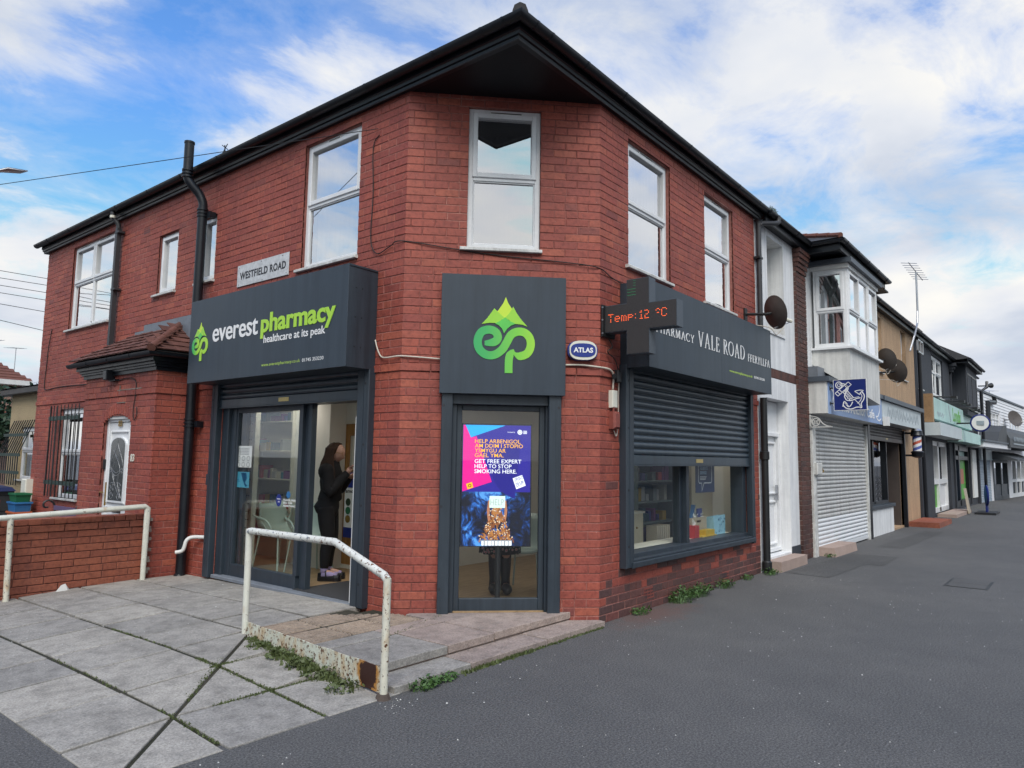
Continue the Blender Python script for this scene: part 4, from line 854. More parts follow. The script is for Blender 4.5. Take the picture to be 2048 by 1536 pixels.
cable('wall_cable', 'black cable trailing down the far end of the brick wall above the barred window', [(-1.43, 10.85, 3.86), (-1.44, 10.92, 3.5), (-1.43, 10.97, 3.2), (-1.43, 11.0, 2.85), (-1.43, 10.9, 2.74), (-1.43, 10.2, 2.76), (-1.43, 8.6, 2.74), (-1.43, 7.8, 2.80)], .007, 'cable_black')
cable('wall_cable', 'black cable looping above the white house door on the porch', [(-1.94, 6.62, 2.61), (-1.94, 6.3, 2.63), (-1.94, 6.08, 2.58), (-1.94, 6.05, 2.40), (-1.94, 6.09, 2.2), (-1.94, 6.06, 2.06), (-1.94, 5.98, 2.10), (-1.94, 5.99, 2.22)], .006, 'cable_black')
# overhead wires
def wire(label, p, q, sag, r=.006):
    p, q = np.array(p), np.array(q); pts = [p+(q-p)*t-np.array([0, 0, sag*4*t*(1-t)]) for t in np.linspace(0, 1, 24)]
    return tag(MB().tube(pts, r, 5).build('overhead_wire', 'cable_black', None), label, 'wire', 'overhead wires')
wire('long overhead wire from the brick wall hook across the sky past the soil pipe', (-1.45, 1.86, 5.08), (-10.61, 26.62, 5.28), .05, .0045)
tp = thing('telegraph_pole', 'wooden telegraph pole along Westfield Road carrying the long overhead wire', 'pole', (-10.65, 26.7, -.3)); MB().tube([(-10.65, 26.7, -.3), (-10.65, 26.7, 5.9)], [.13, .09], 12).build('shaft', 'twig', tp); MB().box(-11.1, -10.2, 26.6, 26.7, 5.22, 5.32).build('crossarm', 'twig', tp)
ORD = ('topmost', 'second', 'third', 'fourth', 'fifth', 'lowest')
for i, (a, b) in enumerate(((10.78, 11.2), (10.3, 10.8), (9.9, 10.3), (9.5, 9.8), (9.0, 9.0), (8.5, 7.6))):
    wire('%s of six thin overhead wires beyond the far end of the brick building' % ORD[i], (-25.0, 40-i*.3, a+.25-2.6*(b-a-.35)), (11, 40-i*.3, b-.1), .05, .016)
# ------------------------------------------------------------------ porch of number 83
porch = thing('porch', 'red brick porch with small tiled roof around white door number 83', 'porch', (-1.7, 6.6, 0))
FPf = Fr((-1.926, 0, 0), (0, -1, 0), (-1, 0, 0)); FPs = Fr((0, 5.5, 0), (1, 0, 0), (0, -1, 0)); FPl = Fr((0, 7.75, 0), (-1, 0, 0), (0, 1, 0))
HP = [(-7.03, -6.165, -.2, 2.12)]
wall_slab(MB(), FPf, -7.74, -5.512, -.3, 2.72, HP, -.2, -.0045).build('wall', 'mortar_red', porch)
wall_slab(MB(), FPs, -1.914, -1.41, -.3, 2.72, [], -.2, -.0045).build('wall', 'mortar_red', porch); wall_slab(MB(), FPl, 1.41, 1.914, -.3, 2.72, [], -.2, -.0045).build('wall', 'mortar_red', porch)
rec = []; PL_ = 2.385; HP2 = [(-7.03, -6.165, -.2, 2.19)]
lay(rec, FPf, -7.75, -5.497, -.30, PL_-.001, HP2, vstart=PL_-.082*35); lay(rec, FPf, -7.752, -5.49, PL_, PL_+.081, w=.016, vstart=PL_); lay(rec, FPf, -7.75, -5.497, PL_+.082, 2.72, vstart=PL_)
lay(rec, FPs, -1.929, -1.42, -.05, PL_-.001, vstart=PL_-.082*35); lay(rec, FPs, -1.944, -1.42, PL_, PL_+.081, w=.016, vstart=PL_); lay(rec, FPs, -1.929, -1.42, PL_+.082, 2.72, vstart=PL_)
# brick arch over the door
for i in range(13):
    a = R(62+(118-62)*i/12); cx_, cz_ = -6.5975, 1.31; rr = .905
    uu, vv = cx_-math.cos(a)*rr*1.03, cz_+math.sin(a)*rr; rec.append((FPf, uu, min(vv, 2.30), .004, .058, .15, 'red'))
emit_bricks(rec, porch, 300)
MB().fbox(FPf, -7.03, -6.165, 2.08, 2.20, -.10, -.02).build('door_head', 'upvc_old', porch)
# cornice, gutter, tiles
for o, z0, z1 in ((.030, 2.685, 2.735), (.055, 2.735, 2.765), (.075, 2.765, 2.80), (.11, 2.80, 2.885)):
    MB().box(-1.926-o, -1.42, 5.5-o, 7.75+o, z0, z1).build('cornice', 'black_gloss', porch)
gp = gutter_run([(-2.085, 8.0, 2.90), (-2.085, 5.345, 2.90), (-1.43, 5.345, 2.90)], .052).build('gutter', 'black_gloss', porch, 40)
gutter_clips(gp, [((-2.085, y, 2.90), (0, -1, 0)) for y in (7.3, 6.6, 5.9)]+[((-1.95, 5.345, 2.90), (1, 0, 0))], .057)
rb = MB().poly([(-2.09, 5.34, 2.915), (-1.42, 6.02, 3.375), (-1.42, 7.30, 3.375), (-2.09, 7.98, 2.915)]).poly([(-2.09, 5.34, 2.915), (-1.42, 5.34, 2.915), (-1.42, 6.02, 3.375)]).poly([(-2.09, 7.98, 2.915), (-1.42, 7.30, 3.375), (-1.42, 7.98, 2.915)])
prf = rb.build('roof', 'roof_slate', porch)
ang = math.atan2(.46, .67)
tile_me = MB(); tile_me.add([(-.083, 0, -.006), (.083, 0, -.006), (.083, .175, -.006), (-.083, .175, -.006), (-.083, 0, .009), (-.03, -.002, .012), (.03, -.002, .012), (.083, 0, .009), (.083, .175, .008), (-.083, .175, .008)],
                            [(0, 1, 7, 6, 5, 4), (4, 5, 6, 7, 8, 9), (0, 4, 9, 3), (1, 2, 8, 7), (0, 3, 2, 1)])
tile_me = tile_me.mesh('tile'); tile_me.materials.append(MATS['tile_brown'])
for row in range(6):
    s = -.015+row*.137; x = -2.09+s*math.cos(ang); z = 2.93+s*math.sin(ang); ins = max(0, s*math.cos(ang))
    n = int((2.64-2*ins)/.168)
    for i in range(n+1):
        y = 5.34+ins+.08+i*(2.64-2*ins-.16)/max(1, n) + rnd.uniform(-.006, .006)
        Rm = Matrix(((0, math.cos(ang), -math.sin(ang)), (-1, 0, 0), (0, math.sin(ang), math.cos(ang)))).to_4x4()
        tilt = Matrix.Rotation(R(-rnd.uniform(4, 6.5)), 4, 'X') @ Matrix.Rotation(R(rnd.uniform(-2.5, 2.5)), 4, 'Y')
        obj('tile', tile_me, None, porch, Matrix.Translation((x, y, z+.022+rnd.uniform(0, .008))) @ Rm @ tilt)
    n2 = int((.67-ins)/.168)
    for i in range(n2+1):
        if .67-ins < .06: continue
        xx = -1.43-.08-i*.166
        if xx < -2.09+ins-.05: continue
        Rm = Matrix(((1, 0, 0), (0, math.cos(ang), -math.sin(ang)), (0, math.sin(ang), math.cos(ang)))).to_4x4()
        obj('tile', tile_me, None, porch, Matrix.Translation((xx, 5.34+s*math.cos(ang), z+.022+rnd.uniform(0, .006))) @ Rm @ Matrix.Rotation(R(-rnd.uniform(4, 6)), 4, 'X'))
for i in range(5):
    t = i/5; p = np.array((-2.10+.67*t, 5.33+.67*t, 2.945+.46*t)); q = p+np.array((.16, .16, .115)); MB().tube([p, q], [.055, .045], 10).build('hip_tile', 'tile_brown', porch, 40)
FLf = FL.at(0, 0, .006)
MB().fbox(FLf, -7.1, -5.62, 3.37, 3.52, 0, .01).fbox(FLf, -7.4, -7.1, 3.30, 3.44, 0, .009).prism(Fr((-1.43, 0, 0), (0, -1, 0), (-1, 0, 0)), [(-6.2, 3.36), (-5.40, 3.0), (-5.30, 3.1), (-5.6, 3.40), (-6.0, 3.46)], 0, .012).build('lead_flashing', 'lead', porch)
# white pointing repairs: a cross of pale mortar above the door
MB().fbox(FPf, -6.63, -5.9, 2.467, 2.480, -.004, .014).fbox(FPf, -6.56, -6.548, 2.42, 2.54, -.004, .0165).fbox(FPf, -6.62, -6.38, 2.295, 2.306, -.004, .0125).build('mortar_repair', 'mortar_grey', porch)
# lamp under the cornice
MB().fbox(FPf, -6.85, -6.74, 2.62, 2.76, .02, .13, .01).fbox(FPf, -6.82, -6.62, 2.605, 2.63, 0, .06).build('porch_lamp', 'black_gloss', porch)
# front door
dr = MB().frame(FPf, -7.02, -6.17, -.1, 2.10, .062, -.13, -.05, .006).build('door', 'upvc', porch)
MB().fbox(FPf, -6.955, -6.235, -.04, 2.035, -.12, -.065, .01).frame(FPf, -6.90, -6.29, .92, 1.92, .03, -.066, -.045, .008).frame(FPf, -6.93, -6.26, .10, .88, .03, -.066, -.05, .008).build('door_leaf', 'upvc', dr)
ap = [(-6.715, .985), (-6.225-.21+.13, .985)]
gl_o = lambda o: [(-6.80+o, .965+o), (-6.37-o, .965+o), (-6.37-o, 1.72)]+[(-6.585+(.215-o)*math.cos(R(a)), 1.72+(.10-o*.4)*math.sin(R(a))) for a in range(15, 166, 15)]+[(-6.80+o, 1.72)]
MB().prism(FPf, gl_o(-.03), -.064, -.035).build('glass_moulding', 'upvc', dr); MB().prism(FPf, gl_o(0), -.034, -.031).build('pane', 'door_glass', dr) if M('door_glass', (.045, .05, .05), .12, .3, 9, spec=.8) else 0
m = MB()
for s_ in (-1, 1):
    m.stroke(FPf, smooth_path([(-6.585+s_*.19, 1.0), (-6.585+s_*.05, 1.25), (-6.585+s_*.19, 1.45), (-6.585+s_*.02, 1.70), (-6.585, 1.79)], 6), .006, -.032, -.028)
    m.stroke(FPf, smooth_path([(-6.585-s_*.15, 1.0), (-6.585+s_*.12, 1.35), (-6.585-s_*.12, 1.65)], 6), .005, -.032, -.028)
    for v in (1.02, 1.10, 1.17): m.stroke(FPf, [(-6.585+s_*.11+.05*math.cos(R(a)), v+.035*math.sin(R(a))) for a in range(0, 360, 30)], .006, -.032, -.028, True)
for v in (1.33, 1.37): m.stroke(FPf, [(-6.585+.16*math.cos(R(a))*1.2, v+.03*math.sin(R(a*3))) for a in range(0, 181, 10)], .006, -.032, -.0285)
m.build('leading', 'steel', dr)
MB().fbox(FPf, -6.70, -6.44, .80, .86, -.065, -.05, .004).build('letter_plate', 'plastic_black', dr)
MB().fbox(FPf, -6.955, -6.93, .88, 1.20, -.065, -.048, .004).tube([FPf.pt(-6.94, 1.06, -.02), FPf.pt(-7.02, 1.06, -.01)], .009, 6).build('handle', 'brass', dr)
lettering('house_number', FPf, '83', -6.66, 1.975, .12, .085, 'brass', dr, bold=.02, depth=.006, w=-.05)
hn = lettering('house_number', FPf, '83', -6.09, 1.50, .11, .10, 'alarm_white', porch, bold=.01, depth=.006, w=.003)
MB().fbox(FPf, -7.02, -6.975, 1.38, 1.52, -.045, -.02, .008).build('door_bell', 'plastic_black', dr)
# security grille over the lower window
gr = thing('window_grille', 'black and green iron bars in front of the ground floor window beside the porch', 'grille', (-1.5, 9.5, .8))
for i in range(9):
    u = -10.22+i*.155
    MB().tube([FL.pt(u, .86, .13), FL.pt(u, 2.41, .13)], .008, 6).build('bar', 'black_iron', gr)
for i in range(3): MB().tube([FL.pt(-10.24, .86, .11-i*.04), FL.pt(-10.24, 2.41, .11-i*.04)], .007, 6).build('bar', 'black_iron', gr)
for v in (2.19, 1.10): MB().fbox(FL, -10.30, -8.95, v-.035, v+.035, .115, .128).fbox(FL, -10.31, -10.29, v-.035, v+.035, 0, .12).build('flat_bar', 'iron_green', gr) if M('iron_green', (.016, .04, .033), .5, .3, 7) else 0
# ------------------------------------------------------------------ low boundary wall
lw = thing('low_wall', 'low reddish brick boundary wall behind the white rail on the left', 'wall', (-2.9, 5.5, 0))
FW = Fr((0, 5.45, 0), (1, 0, 0), (0, -1, 0))
MB().box(-4.6, -1.96, 5.459, 5.65, -.15, .84).build('wall_core', 'mortar_wall', lw)
rec = []; lay(rec, FW, -4.6, -1.955, -.06, .70, ch=.083, L=.305, mat='rust', wob=.0035, half=.05, vstart=-.045)
lay(rec, FW, -4.6, -1.955, .70, .782, ch=.083, L=.36, w=.012, mat='rust', vstart=.70, half=0); lay(rec, FW, -4.6, -1.955, .783, .855, ch=.073, L=.13, w=.012, mat='rust', vstart=.783, half=0)
emit_bricks(rec, lw, 300)
m = MB()
for i in range(20): x0 = -4.6+i*.1325; m.box(x0+.004, x0+.1285, 5.445, 5.66, .80, .853+rnd.uniform(-.003, .003))
m.build('coping', 'bricks_rust', lw)['kind'] = 'stuff'
m = MB()
for i in range(26):
    z = -.02+i*.034; a = .035+.03*math.sin(i*1.7)+rnd.uniform(-.012, .012); m.box(-1.972, -1.972+a+.02, 5.446-rnd.uniform(0, .012), 5.49, z, z+.035)
m.build('mortar_fillet', 'mortar_grey', lw)
# ------------------------------------------------------------------ rails
r1 = thing('handrail', 'white painted tubular rail in front of the low brick wall', 'railing', (-2.7, 5.36, 0))
MB().tube([(-2.005, 5.35, .04), (-2.0, 5.35, .935), (-2.03, 5.35, .953), (-3.46, 5.32, .895), (-4.7, 5.30, .845)], .031, 14).build('top_rail', 'rail_white', r1, 50)
MB().tube([(-3.445, 5.32, .0), (-3.465, 5.32, .895)], .030, 14).build('post', 'rail_rusty', r1, 50); MB().tube([(-4.62, 5.3, -.02), (-4.62, 5.3, .86)], .030, 14).build('post', 'rail_white', r1, 50)
r2 = thing('ramp_rail', 'rusty white painted ramp rail with bottom kick plate beside the entrance steps', 'railing', (-2.8, .9, .05))
a, b, c, d = (-2.745, 1.81, .955), (-2.80, .56, .972), (-2.85, -.085, .775), (-2.852, -.09, 0)
MB().tube([a, (-2.748, 1.77, .962), b, (-2.846, -.05, .80), c], .028, 16).build('top_rail', 'rail_chipped', r2, 60)
MB().tube([(-2.735, 1.81, .09), (-2.745, 1.81, .975)], .028, 14).build('post', 'rail_white', r2, 60); MB().tube([(-2.852, -.087, -.02), (-2.85, -.087, .785)], .027, 14).build('post', 'rail_rusty', r2, 60)
m = MB(); n = 24
for i in range(n+1):
    t = i/n; x = -2.74-.108*t; y = 1.79-1.86*t; zt = .205-.005*t+.003*math.sin(i*1.3); zb = .085-.06*t+rnd.uniform(-.004, .004)
    m.v += [(x-.004, y, zb), (x-.004, y, zt), (x+.004, y, zt), (x+.004, y, zb)]
for i in range(n):
    for jx in range(4): m.f.append((4*i+jx, 4*i+(jx+1) % 4, 4*i+4+(jx+1) % 4, 4*i+4+jx))
m.build('kick_plate', 'rail_panel', r2)
MB().tube([(-2.855, -.085, .0), (-2.855, -.085, .035)], [.055, .04], 10).build('post_foot', 'twig', r2)
# ------------------------------------------------------------------ beyond the brick building, left
ex = thing('pebbledash_extension', 'beige pebbledashed single-storey extension beyond the brick building with barred window', 'building', (-.9, 13, -.2))
FE = Fr((-1.0, 0, 0), (0, -1, 0), (-1, 0, 0))
wall_slab(MB(), FE, -14.15, -11.36, -.4, 2.86, [(-13.45, -12.1, 1.05, 2.12)], -.2, 0).build('wall', 'pebble_beige', ex)
MB().fbox(FE, -14.4, -11.36, 2.80, 2.92, -.1, .16, .01).build('fascia', 'black_gloss', ex)
MB().prism(Fr((0, -1, 0), (1, 0, 0), (0, -1, 0)).at(0, 0, 0), [(0, 0)]*0 or [(-1.2, 2.93), (2.0, 3.6), (2.0, 2.93)], -15.5, -12.37).build('roof', 'lead', ex)
window(ex, FE, -13.45, -12.1, 1.05, 2.12, [(0, 1, 0, .55, False), (0, 1, .55, 1, True)], gm='glass_far')
gr2 = thing('window_cage', 'bellied iron security cage on the beige extension window', 'grille', (-1.1, 13, 1))
for i in range(10):
    u = -13.85+i*.13; MB().tube([FE.pt(u, .95, .25), FE.pt(u, 1.55, .25), FE.pt(u+.25, 2.25, .08)], .011, 5).build('bar', 'black_iron', gr2)
for v, w in ((1.2, .25), (1.55, .25), (1.95, .16)): MB().fbox(FE, -13.9, -12.55, v-.03, v+.03, w, w+.012).build('flat_bar', 'iron_green', gr2)
def wheelie(label, x, y, sticker):
    b = thing('wheelie_bin', label, 'bin', (x, y, gz(y)), 'wheelie bins by the brick wall'); z = gz(y); m = MB()
    ring = lambda h, k: [(x-.29*k, y-.30*k, z+h), (x+.29*k, y-.30*k, z+h), (x+.29*k, y+.32*k, z+h), (x-.29*k, y+.32*k, z+h)]
    hs = [(.03, .72), (.25, .80), (.70, .90), (.72, .93), (1.0, .99), (1.02, 1.06), (1.08, 1.06)]
    for i, (h, k) in enumerate(hs):
        m.v += ring(h, k)
        if i:
            for jx in range(4): m.f.append((4*i-4+jx, 4*i-4+(jx+1) % 4, 4*i+(jx+1) % 4, 4*i+jx))
    m.f.append((4*len(hs)-4, 4*len(hs)-3, 4*len(hs)-2, 4*len(hs)-1)); m.build('body', 'bin_grey', b)
    MB().add([(x-.33, y-.36, z+1.08), (x+.33, y-.36, z+1.08), (x+.33, y+.36, z+1.10), (x-.33, y+.36, z+1.10), (x-.28, y-.28, z+1.15), (x+.28, y-.28, z+1.15), (x+.28, y+.3, z+1.17), (x-.28, y+.3, z+1.17)], [(0, 3, 2, 1), (4, 5, 6, 7), (0, 1, 5, 4), (1, 2, 6, 5), (2, 3, 7, 6), (3, 0, 4, 7)]).build('lid', 'bin_lid', b)
    MB().tube([(x-.28, y+.38, z+1.02), (x+.28, y+.38, z+1.02)], .018, 8).build('handle', 'bin_grey', b)
    for s_ in (-1, 1): MB().tube([(x+s_*.25, y+.28, z+.1), (x+s_*.31, y+.28, z+.1)], .1, 12).build('wheel', 'rubber', b)
    MB().box(x-.13, x+.10, y-.292, y-.27, z+.74, z+.92).build('sticker', sticker, b)
wheelie('grey wheelie bin with blue lid and red sticker by the end of the brick wall', -1.80, 12.2, 'red_plastic'); wheelie('grey wheelie bin with green sticker at the left picture edge', -2.45, 12.0, 'green_plastic')
def crate(label, x, y, z, mat, sx_=.27, sy_=.2, h=.24):
    c = thing('recycling_box', label, 'box', (x, y, z), 'recycling boxes'); m = MB()
    for k, hh in ((.82, 0), (.98, h), (1.08, h), (1.08, h+.03), (.94, h+.03), (.80, .02)):
        m.v += [(x-sx_*k, y-sy_*k, z+hh), (x+sx_*k, y-sy_*k, z+hh), (x+sx_*k, y+sy_*k, z+hh), (x-sx_*k, y+sy_*k, z+hh)]
    for i in range(1, 6):
        for jx in range(4): m.f.append((4*i-4+jx, 4*i-4+(jx+1) % 4, 4*i+(jx+1) % 4, 4*i+jx))
    m.f += [(0, 3, 2, 1), (20, 21, 22, 23)]; m.build('tub', mat, c); return c
crate('orange recycling box at the bottom of the stack beside the bins', -1.66, 11.0, .36, 'orange_plastic', .13, .2, .17); crate('blue recycling box in the middle of the stack beside the bins', -1.66, 11.0, .53, 'blue_plastic', .13, .2, .17); crate('green recycling box on top of the stack beside the bins', -1.66, 11.0, .70, 'green_plastic', .12, .18, .15)
bxs = crate('grey box under the orange recycling box beside the bins', -1.66, 11.0, gz(11.0), 'bin_grey', .15, .24, .51)
mb_ = thing('meter_box', 'white meter box with cables at the far foot of the brick wall', 'box', (-1.5, 11.28, .4)); MB().fbox(FL, -11.42, -11.18, .55, 1.12, 0, .12, .015).build('box', 'alarm_white', mb_); MB().tube([FL.pt(-11.3, .55, .06), FL.pt(-11.28, .2, .07), FL.pt(-11.35, -.1, .05)], .012, 6).build('cable', 'cable_black', mb_)
bn = thing('garden_bench', 'bench with violet slats and curled iron arms under the barred window', 'bench', (-1.8, 8.9, -.14))
for z, x in ((.70, -1.60), (.60, -1.61), (.50, -1.63)): MB().box(x-.012, x+.012, 8.25, 9.55, z-.035, z+.035).build('back_slat', 'violet_seat', bn)
for x in (-1.70, -1.82, -1.94): MB().box(x-.05, x+.05, 8.25, 9.55, .28, .31).build('seat_slat', 'violet_seat', bn)
for y in (8.22, 9.58):
    MB().tube(smooth_path([(-2.0, y, -.13), (-1.98, y, .28), (-1.97, y, .48), (-1.85, y, .52), (-1.62, y, .50), (-1.58, y, .62), (-1.60, y, .76), (-1.68, y, .82), (-1.75, y, .78), (-1.74, y, .71), (-1.68, y, .71)], 4), .016, 6).tube([(-1.62, y, .5), (-1.58, y, -.13)], .016, 6).build('arm', 'black_iron', bn)
def hiphouse(label, x0, x1, y0, y1, ze, rise, wallm, roofm='tile_red', z0=-.3):
    h_ = thing('house', label, 'house', ((x0+x1)/2, (y0+y1)/2, z0)); MB().box(x0, x1, y0, y1, z0, ze).build('wall', wallm, h_)
    o = .35; xm0, xm1 = x0+(y1-y0)/2, x1-(y1-y0)/2; ym = (y0+y1)/2; m = MB()
    A1, B1, C1, D1 = (x0-o, y0-o, ze), (x1+o, y0-o, ze), (x1+o, y1+o, ze), (x0-o, y1+o, ze); E1, F1 = (xm0, ym, ze+rise), (xm1, ym, ze+rise)
    m.poly([A1, B1, F1, E1]).poly([B1, C1, F1]).poly([C1, D1, E1, F1]).poly([D1, A1, E1]).poly([A1, D1, C1, B1]); rf_ = m.build('roof', roofm, h_)
    m = MB(); L = math.hypot(ym-y0+o, rise); n = 22
    for i in range(n):
        t = i/n; yy = y0-o+(ym-y0+o)*t; z = ze+rise*t; a_, b_ = x0-o+(xm0-x0+o)*t, x1+o+(xm1-x1-o)*t; m.add([(a_, yy-.02, z+.0), (b_, yy-.02, z+.0), (b_, yy-.02, z+.03), (a_, yy-.02, z+.03), (a_, yy+.28, z+.19), (b_, yy+.28, z+.19)], [(0, 1, 2, 3), (3, 2, 5, 4)])
    m.build('tile_course', roofm, rf_)['kind'] = 'stuff'
    MB().box(x0-o, x1+o, y0-o-.03, y0-o+.02, ze-.22, ze+.02).build('fascia', 'upvc_old', h_); MB().box(x0-o, x1+o, y0-o, y0, ze-.25, ze-.2).build('soffit', 'upvc_old', h_)
    return h_
fh = hiphouse('far house with red tiled hipped roof and pebbledash wall beyond the bins', -9, 6.9, 40.2, 49, 5.35, 3.6, 'pebble_pink') if M('pebble_pink', (.30, .19, .15), .9, .2, 2, fine=.5, bscale=40) else 0
FH = Fr((0, 40.2, 0), (1, 0, 0), (0, -1, 0)); window(fh, FH, 4.6, 6.0, .9, 2.2, [(0, .5, 0, 1, False), (.5, 1, 0, 1, False)], gm='glass_far', curtain=None); window(fh, FH, 1.0, 3.4, 3.2, 4.6, [(0, .5, 0, 1, False), (.5, 1, 0, 1, False)], gm='glass_far', curtain=None)
MB().prism(Fr((0, 39, 0), (1, 0, 0), (0, -1, 0)), [(2.0, 2.75), (6.6, 2.75), (6.2, 3.9), (2.0, 3.9)], -.9, .2).build('porch_roof', 'tile_red', fh); MB().box(2, 6.6, 38.75, 38.9, 2.55, 2.78).build('porch_fascia', 'upvc_old', fh)
def aerial(label, x, y, z, h, rz=0, n=6, k=1.0):
    a = thing('tv_aerial', label, 'aerial', (x, y, z)); MB().tube([(x, y, z), (x, y, z+h)], .02*k, 6).build('mast', 'steel', a)
    cx_, sx__ = math.cos(rz), math.sin(rz); L = 1.1*k
    MB().tube([(x-cx_*L*.5, y-sx__*L*.5, z+h-.05), (x+cx_*L*.5, y+sx__*L*.5, z+h+.08)], .012*k, 5).build('boom', 'steel', a)
    m = MB()
    for i in range(n):
        t = -.45+.9*i/(n-1); l = .32*k*(1-.35*i/n); p = np.array((x+cx_*L*t, y+sx__*L*t, z+h+.02+.12*t)); q = np.array((-sx__, cx_, 0))*l; m.tube([p-q, p+q], .008*k, 4)
    m.build('elements', 'steel', a); return a
aerial('tv aerial on the far red roof at the left picture edge', 5.9, 42, 6.0, 1.6, .3); aerial('second tv aerial on the far red roof nearer the brick building', 7.0, 42, 5.4, 1.9, .6)
def leafball(m, c, r, n, size, seed, squash=1.0):
    q = random.Random(seed)
    for _ in range(n):
        while True:
            p = np.array([q.uniform(-1, 1) for _ in range(3)]);
            if .25 < np.linalg.norm(p) < 1: break
        p = p*np.array([r, r, r*squash])+np.array(c); a = np.array([q.gauss(0, 1) for _ in range(3)]); a /= np.linalg.norm(a); b = np.cross(a, [q.gauss(0, 1) for _ in range(3)]); b /= np.linalg.norm(b); s = size*q.uniform(.6, 1.3)
        m.add([p-a*s, p+b*s*.45, p+a*s, p-b*s*.45], [(0, 1, 2, 3)])
tr = thing('conifer', 'dark evergreen tree showing above the beige extension roof', 'tree', (1.9, 22, -.3)); m = MB()
for i in range(16): leafball(m, (1.3+rnd.uniform(-1.2, 1.8), 22+rnd.uniform(-.8, .8), 2.5+rnd.uniform(-.8, 1.0)), .75, 260, .12, i, .7)
m.build('crown', 'leaf_dark', tr); MB().tube([(1.9, 22, -.3), (1.9, 22, 2.6)], [.16, .08], 8).build('trunk', 'twig', tr)
sh = thing('bare_shrub', 'leafless brown shrub in front of the far pebbledash house', 'shrub', (.2, 24, -.3)); m = MB(); q = random.Random(5)
for i in range(70):
    a_ = q.uniform(0, 6.28); p = np.array((.0+q.uniform(-.4, .4), 24., -.2)); pts = [p]
    for k in range(6): p = p+np.array((math.cos(a_)*.16+q.uniform(-.2, .2), math.sin(a_)*.16, .52)); pts.append(p)
    m.tube(pts, [.02, .018, .015, .012, .01, .007, .004], 4, False)
m.build('branches', 'twig', sh)
# gull
gl = thing('gull', 'pale gull gliding into the picture at the left edge of the sky', 'bird', (-5.0, 1, 3.2)); m = MB()
o_ = np.array((-4.965, 1.0, 3.205)); dx_ = np.array((.93, 0, .25)); dx_ /= np.linalg.norm(dx_)
o_ = np.array((-3.36, 7.78, 5.45)); m = MB()
m.lathe(o_, (.15, .95, .12), [(.012, -.22), (.045, -.17), (.075, -.05), (.08, .05), (.05, .16), (.045, .20), (.02, .25)], 12)
for s_ in (-1, 1):
    W_ = [o_+np.array((s_*.06, .02, .03)), o_+np.array((s_*.22, -.02, .12)), o_+np.array((s_*.47, .02, .165)), o_+np.array((s_*.40, .10, .13)), o_+np.array((s_*.20, .14, .09)), o_+np.array((s_*.06, .13, .03))]
    m.add([p+np.array((0, 0, .008)) for p in W_]+[p-np.array((0, 0, .008)) for p in W_], [tuple(range(6)), tuple(range(11, 5, -1))]+[(i, (i+1) % 6, 6+(i+1) % 6, 6+i) for i in range(6)])
m.build('body', 'upvc', gl, True)
ra = thing('roof_aerial', 'small forked aerial standing on the brick building gutter near the soil pipe', 'aerial', (-1.5, 4.9, 5.5))
MB().tube([(-1.5, 4.9, 5.5), (-1.5, 4.93, 5.72)], .008, 5).tube([(-1.5, 4.85, 5.64), (-1.5, 5.0, 5.74)], .006, 5).tube([(-1.5, 4.86, 5.72), (-1.5, 4.98, 5.62)], .006, 5).build('rods', 'black_iron', ra)
# ------------------------------------------------------------------ white house next door
F0 = FR
wh = thing('white_house', 'narrow white rendered house beside the pharmacy with deep window recess and white door', 'house', (5.4, 0, 0))
HW = [(5.02, 5.80, 3.70, 5.24), (4.84, 5.88, .18, 2.62)]
wall_slab(MB(), F0, 4.475, 6.33, -.05, 2.95, HW, -.55, 0).build('wall', 'white_render', wh); wall_slab(MB(), F0, 4.475, 6.33, 3.105, 5.42, HW, -.4, .0).build('wall', 'white_render', wh)
MB().fbox(F0, 4.475, 6.33, 2.95, 3.105, -.4, -.012).build('band_core', 'mortar_dark', wh); rec = []
for i in range(24): rec.append((F0, 4.52+i*.077, 3.028, .0, .066, .14, 'brown'))
emit_bricks(rec, wh, 300)
MB().fbox(F0, 5.02, 5.80, 3.70, 5.24, -.36, -.34).build('blind', 'cream_light', wh); MB().fbox(F0, 5.03, 5.79, 3.66, 3.70, -.3, .02).build('sill', 'white_render', wh)
MB().fbox(F0, 4.84, 5.88, .12, 2.62, -.24, -.22).build('door_back', 'upvc', wh)
dw = MB().frame(F0, 4.845, 5.875, .2, 2.1, .06, -.218, -.15, .006).fbox(F0, 4.845, 5.875, 2.1, 2.6, -.21, -.19).build('door', 'upvc', wh)
for v0, v1 in ((.3, 1.0), (1.1, 1.95)):
    for a0, a1 in ((4.95, 5.33), (5.39, 5.78)): MB().frame(F0, a0, a1, v0, v1, .035, -.222, -.185, .01).build('door_panel', 'upvc', dw)
MB().fbox(F0, 5.72, 5.76, 1.0, 1.25, -.19, -.15, .006).build('handle', 'steel', dw)
MB().fbox(F0, 5.885, 6.335, -.02, .26, -.4, .012).build('plinth', 'black_render', wh)
MB().box(4.70, 5.95, -.22, .5, -.02, .15).build('door_step', 'stone_tread', wh)
p1 = thing('rain_pipe', 'black cast iron rain pipe between the brick pharmacy and the white house', 'drainpipe', (4.5, -.08, 0))
MB().tube([(4.51, -.075, .0), (4.51, -.075, 2.58)], .052, 14).lathe((4.51, -.075, 1.72), (0, 0, 1), [(.052, -.07), (.068, -.06), (.068, .05), (.052, .06)], 14).lathe((4.51, -.075, .12), (0, 0, 1), [(.052, -.08), (.070, -.06), (.070, .04), (.052, .06)], 14).build('pipe_shaft', 'black_iron', p1, 40)
MB().tube(smooth_path([(4.50, -.06, 3.45), (4.50, -.06, 5.18), (4.51, -.065, 5.27), (4.62, -.10, 5.31), (4.88, -.20, 5.36), (4.94, -.22, 5.40), (4.94, -.22, 5.48)], 5), .040, 12).build('upper_pipe', 'grey_pipe', p1, 40)
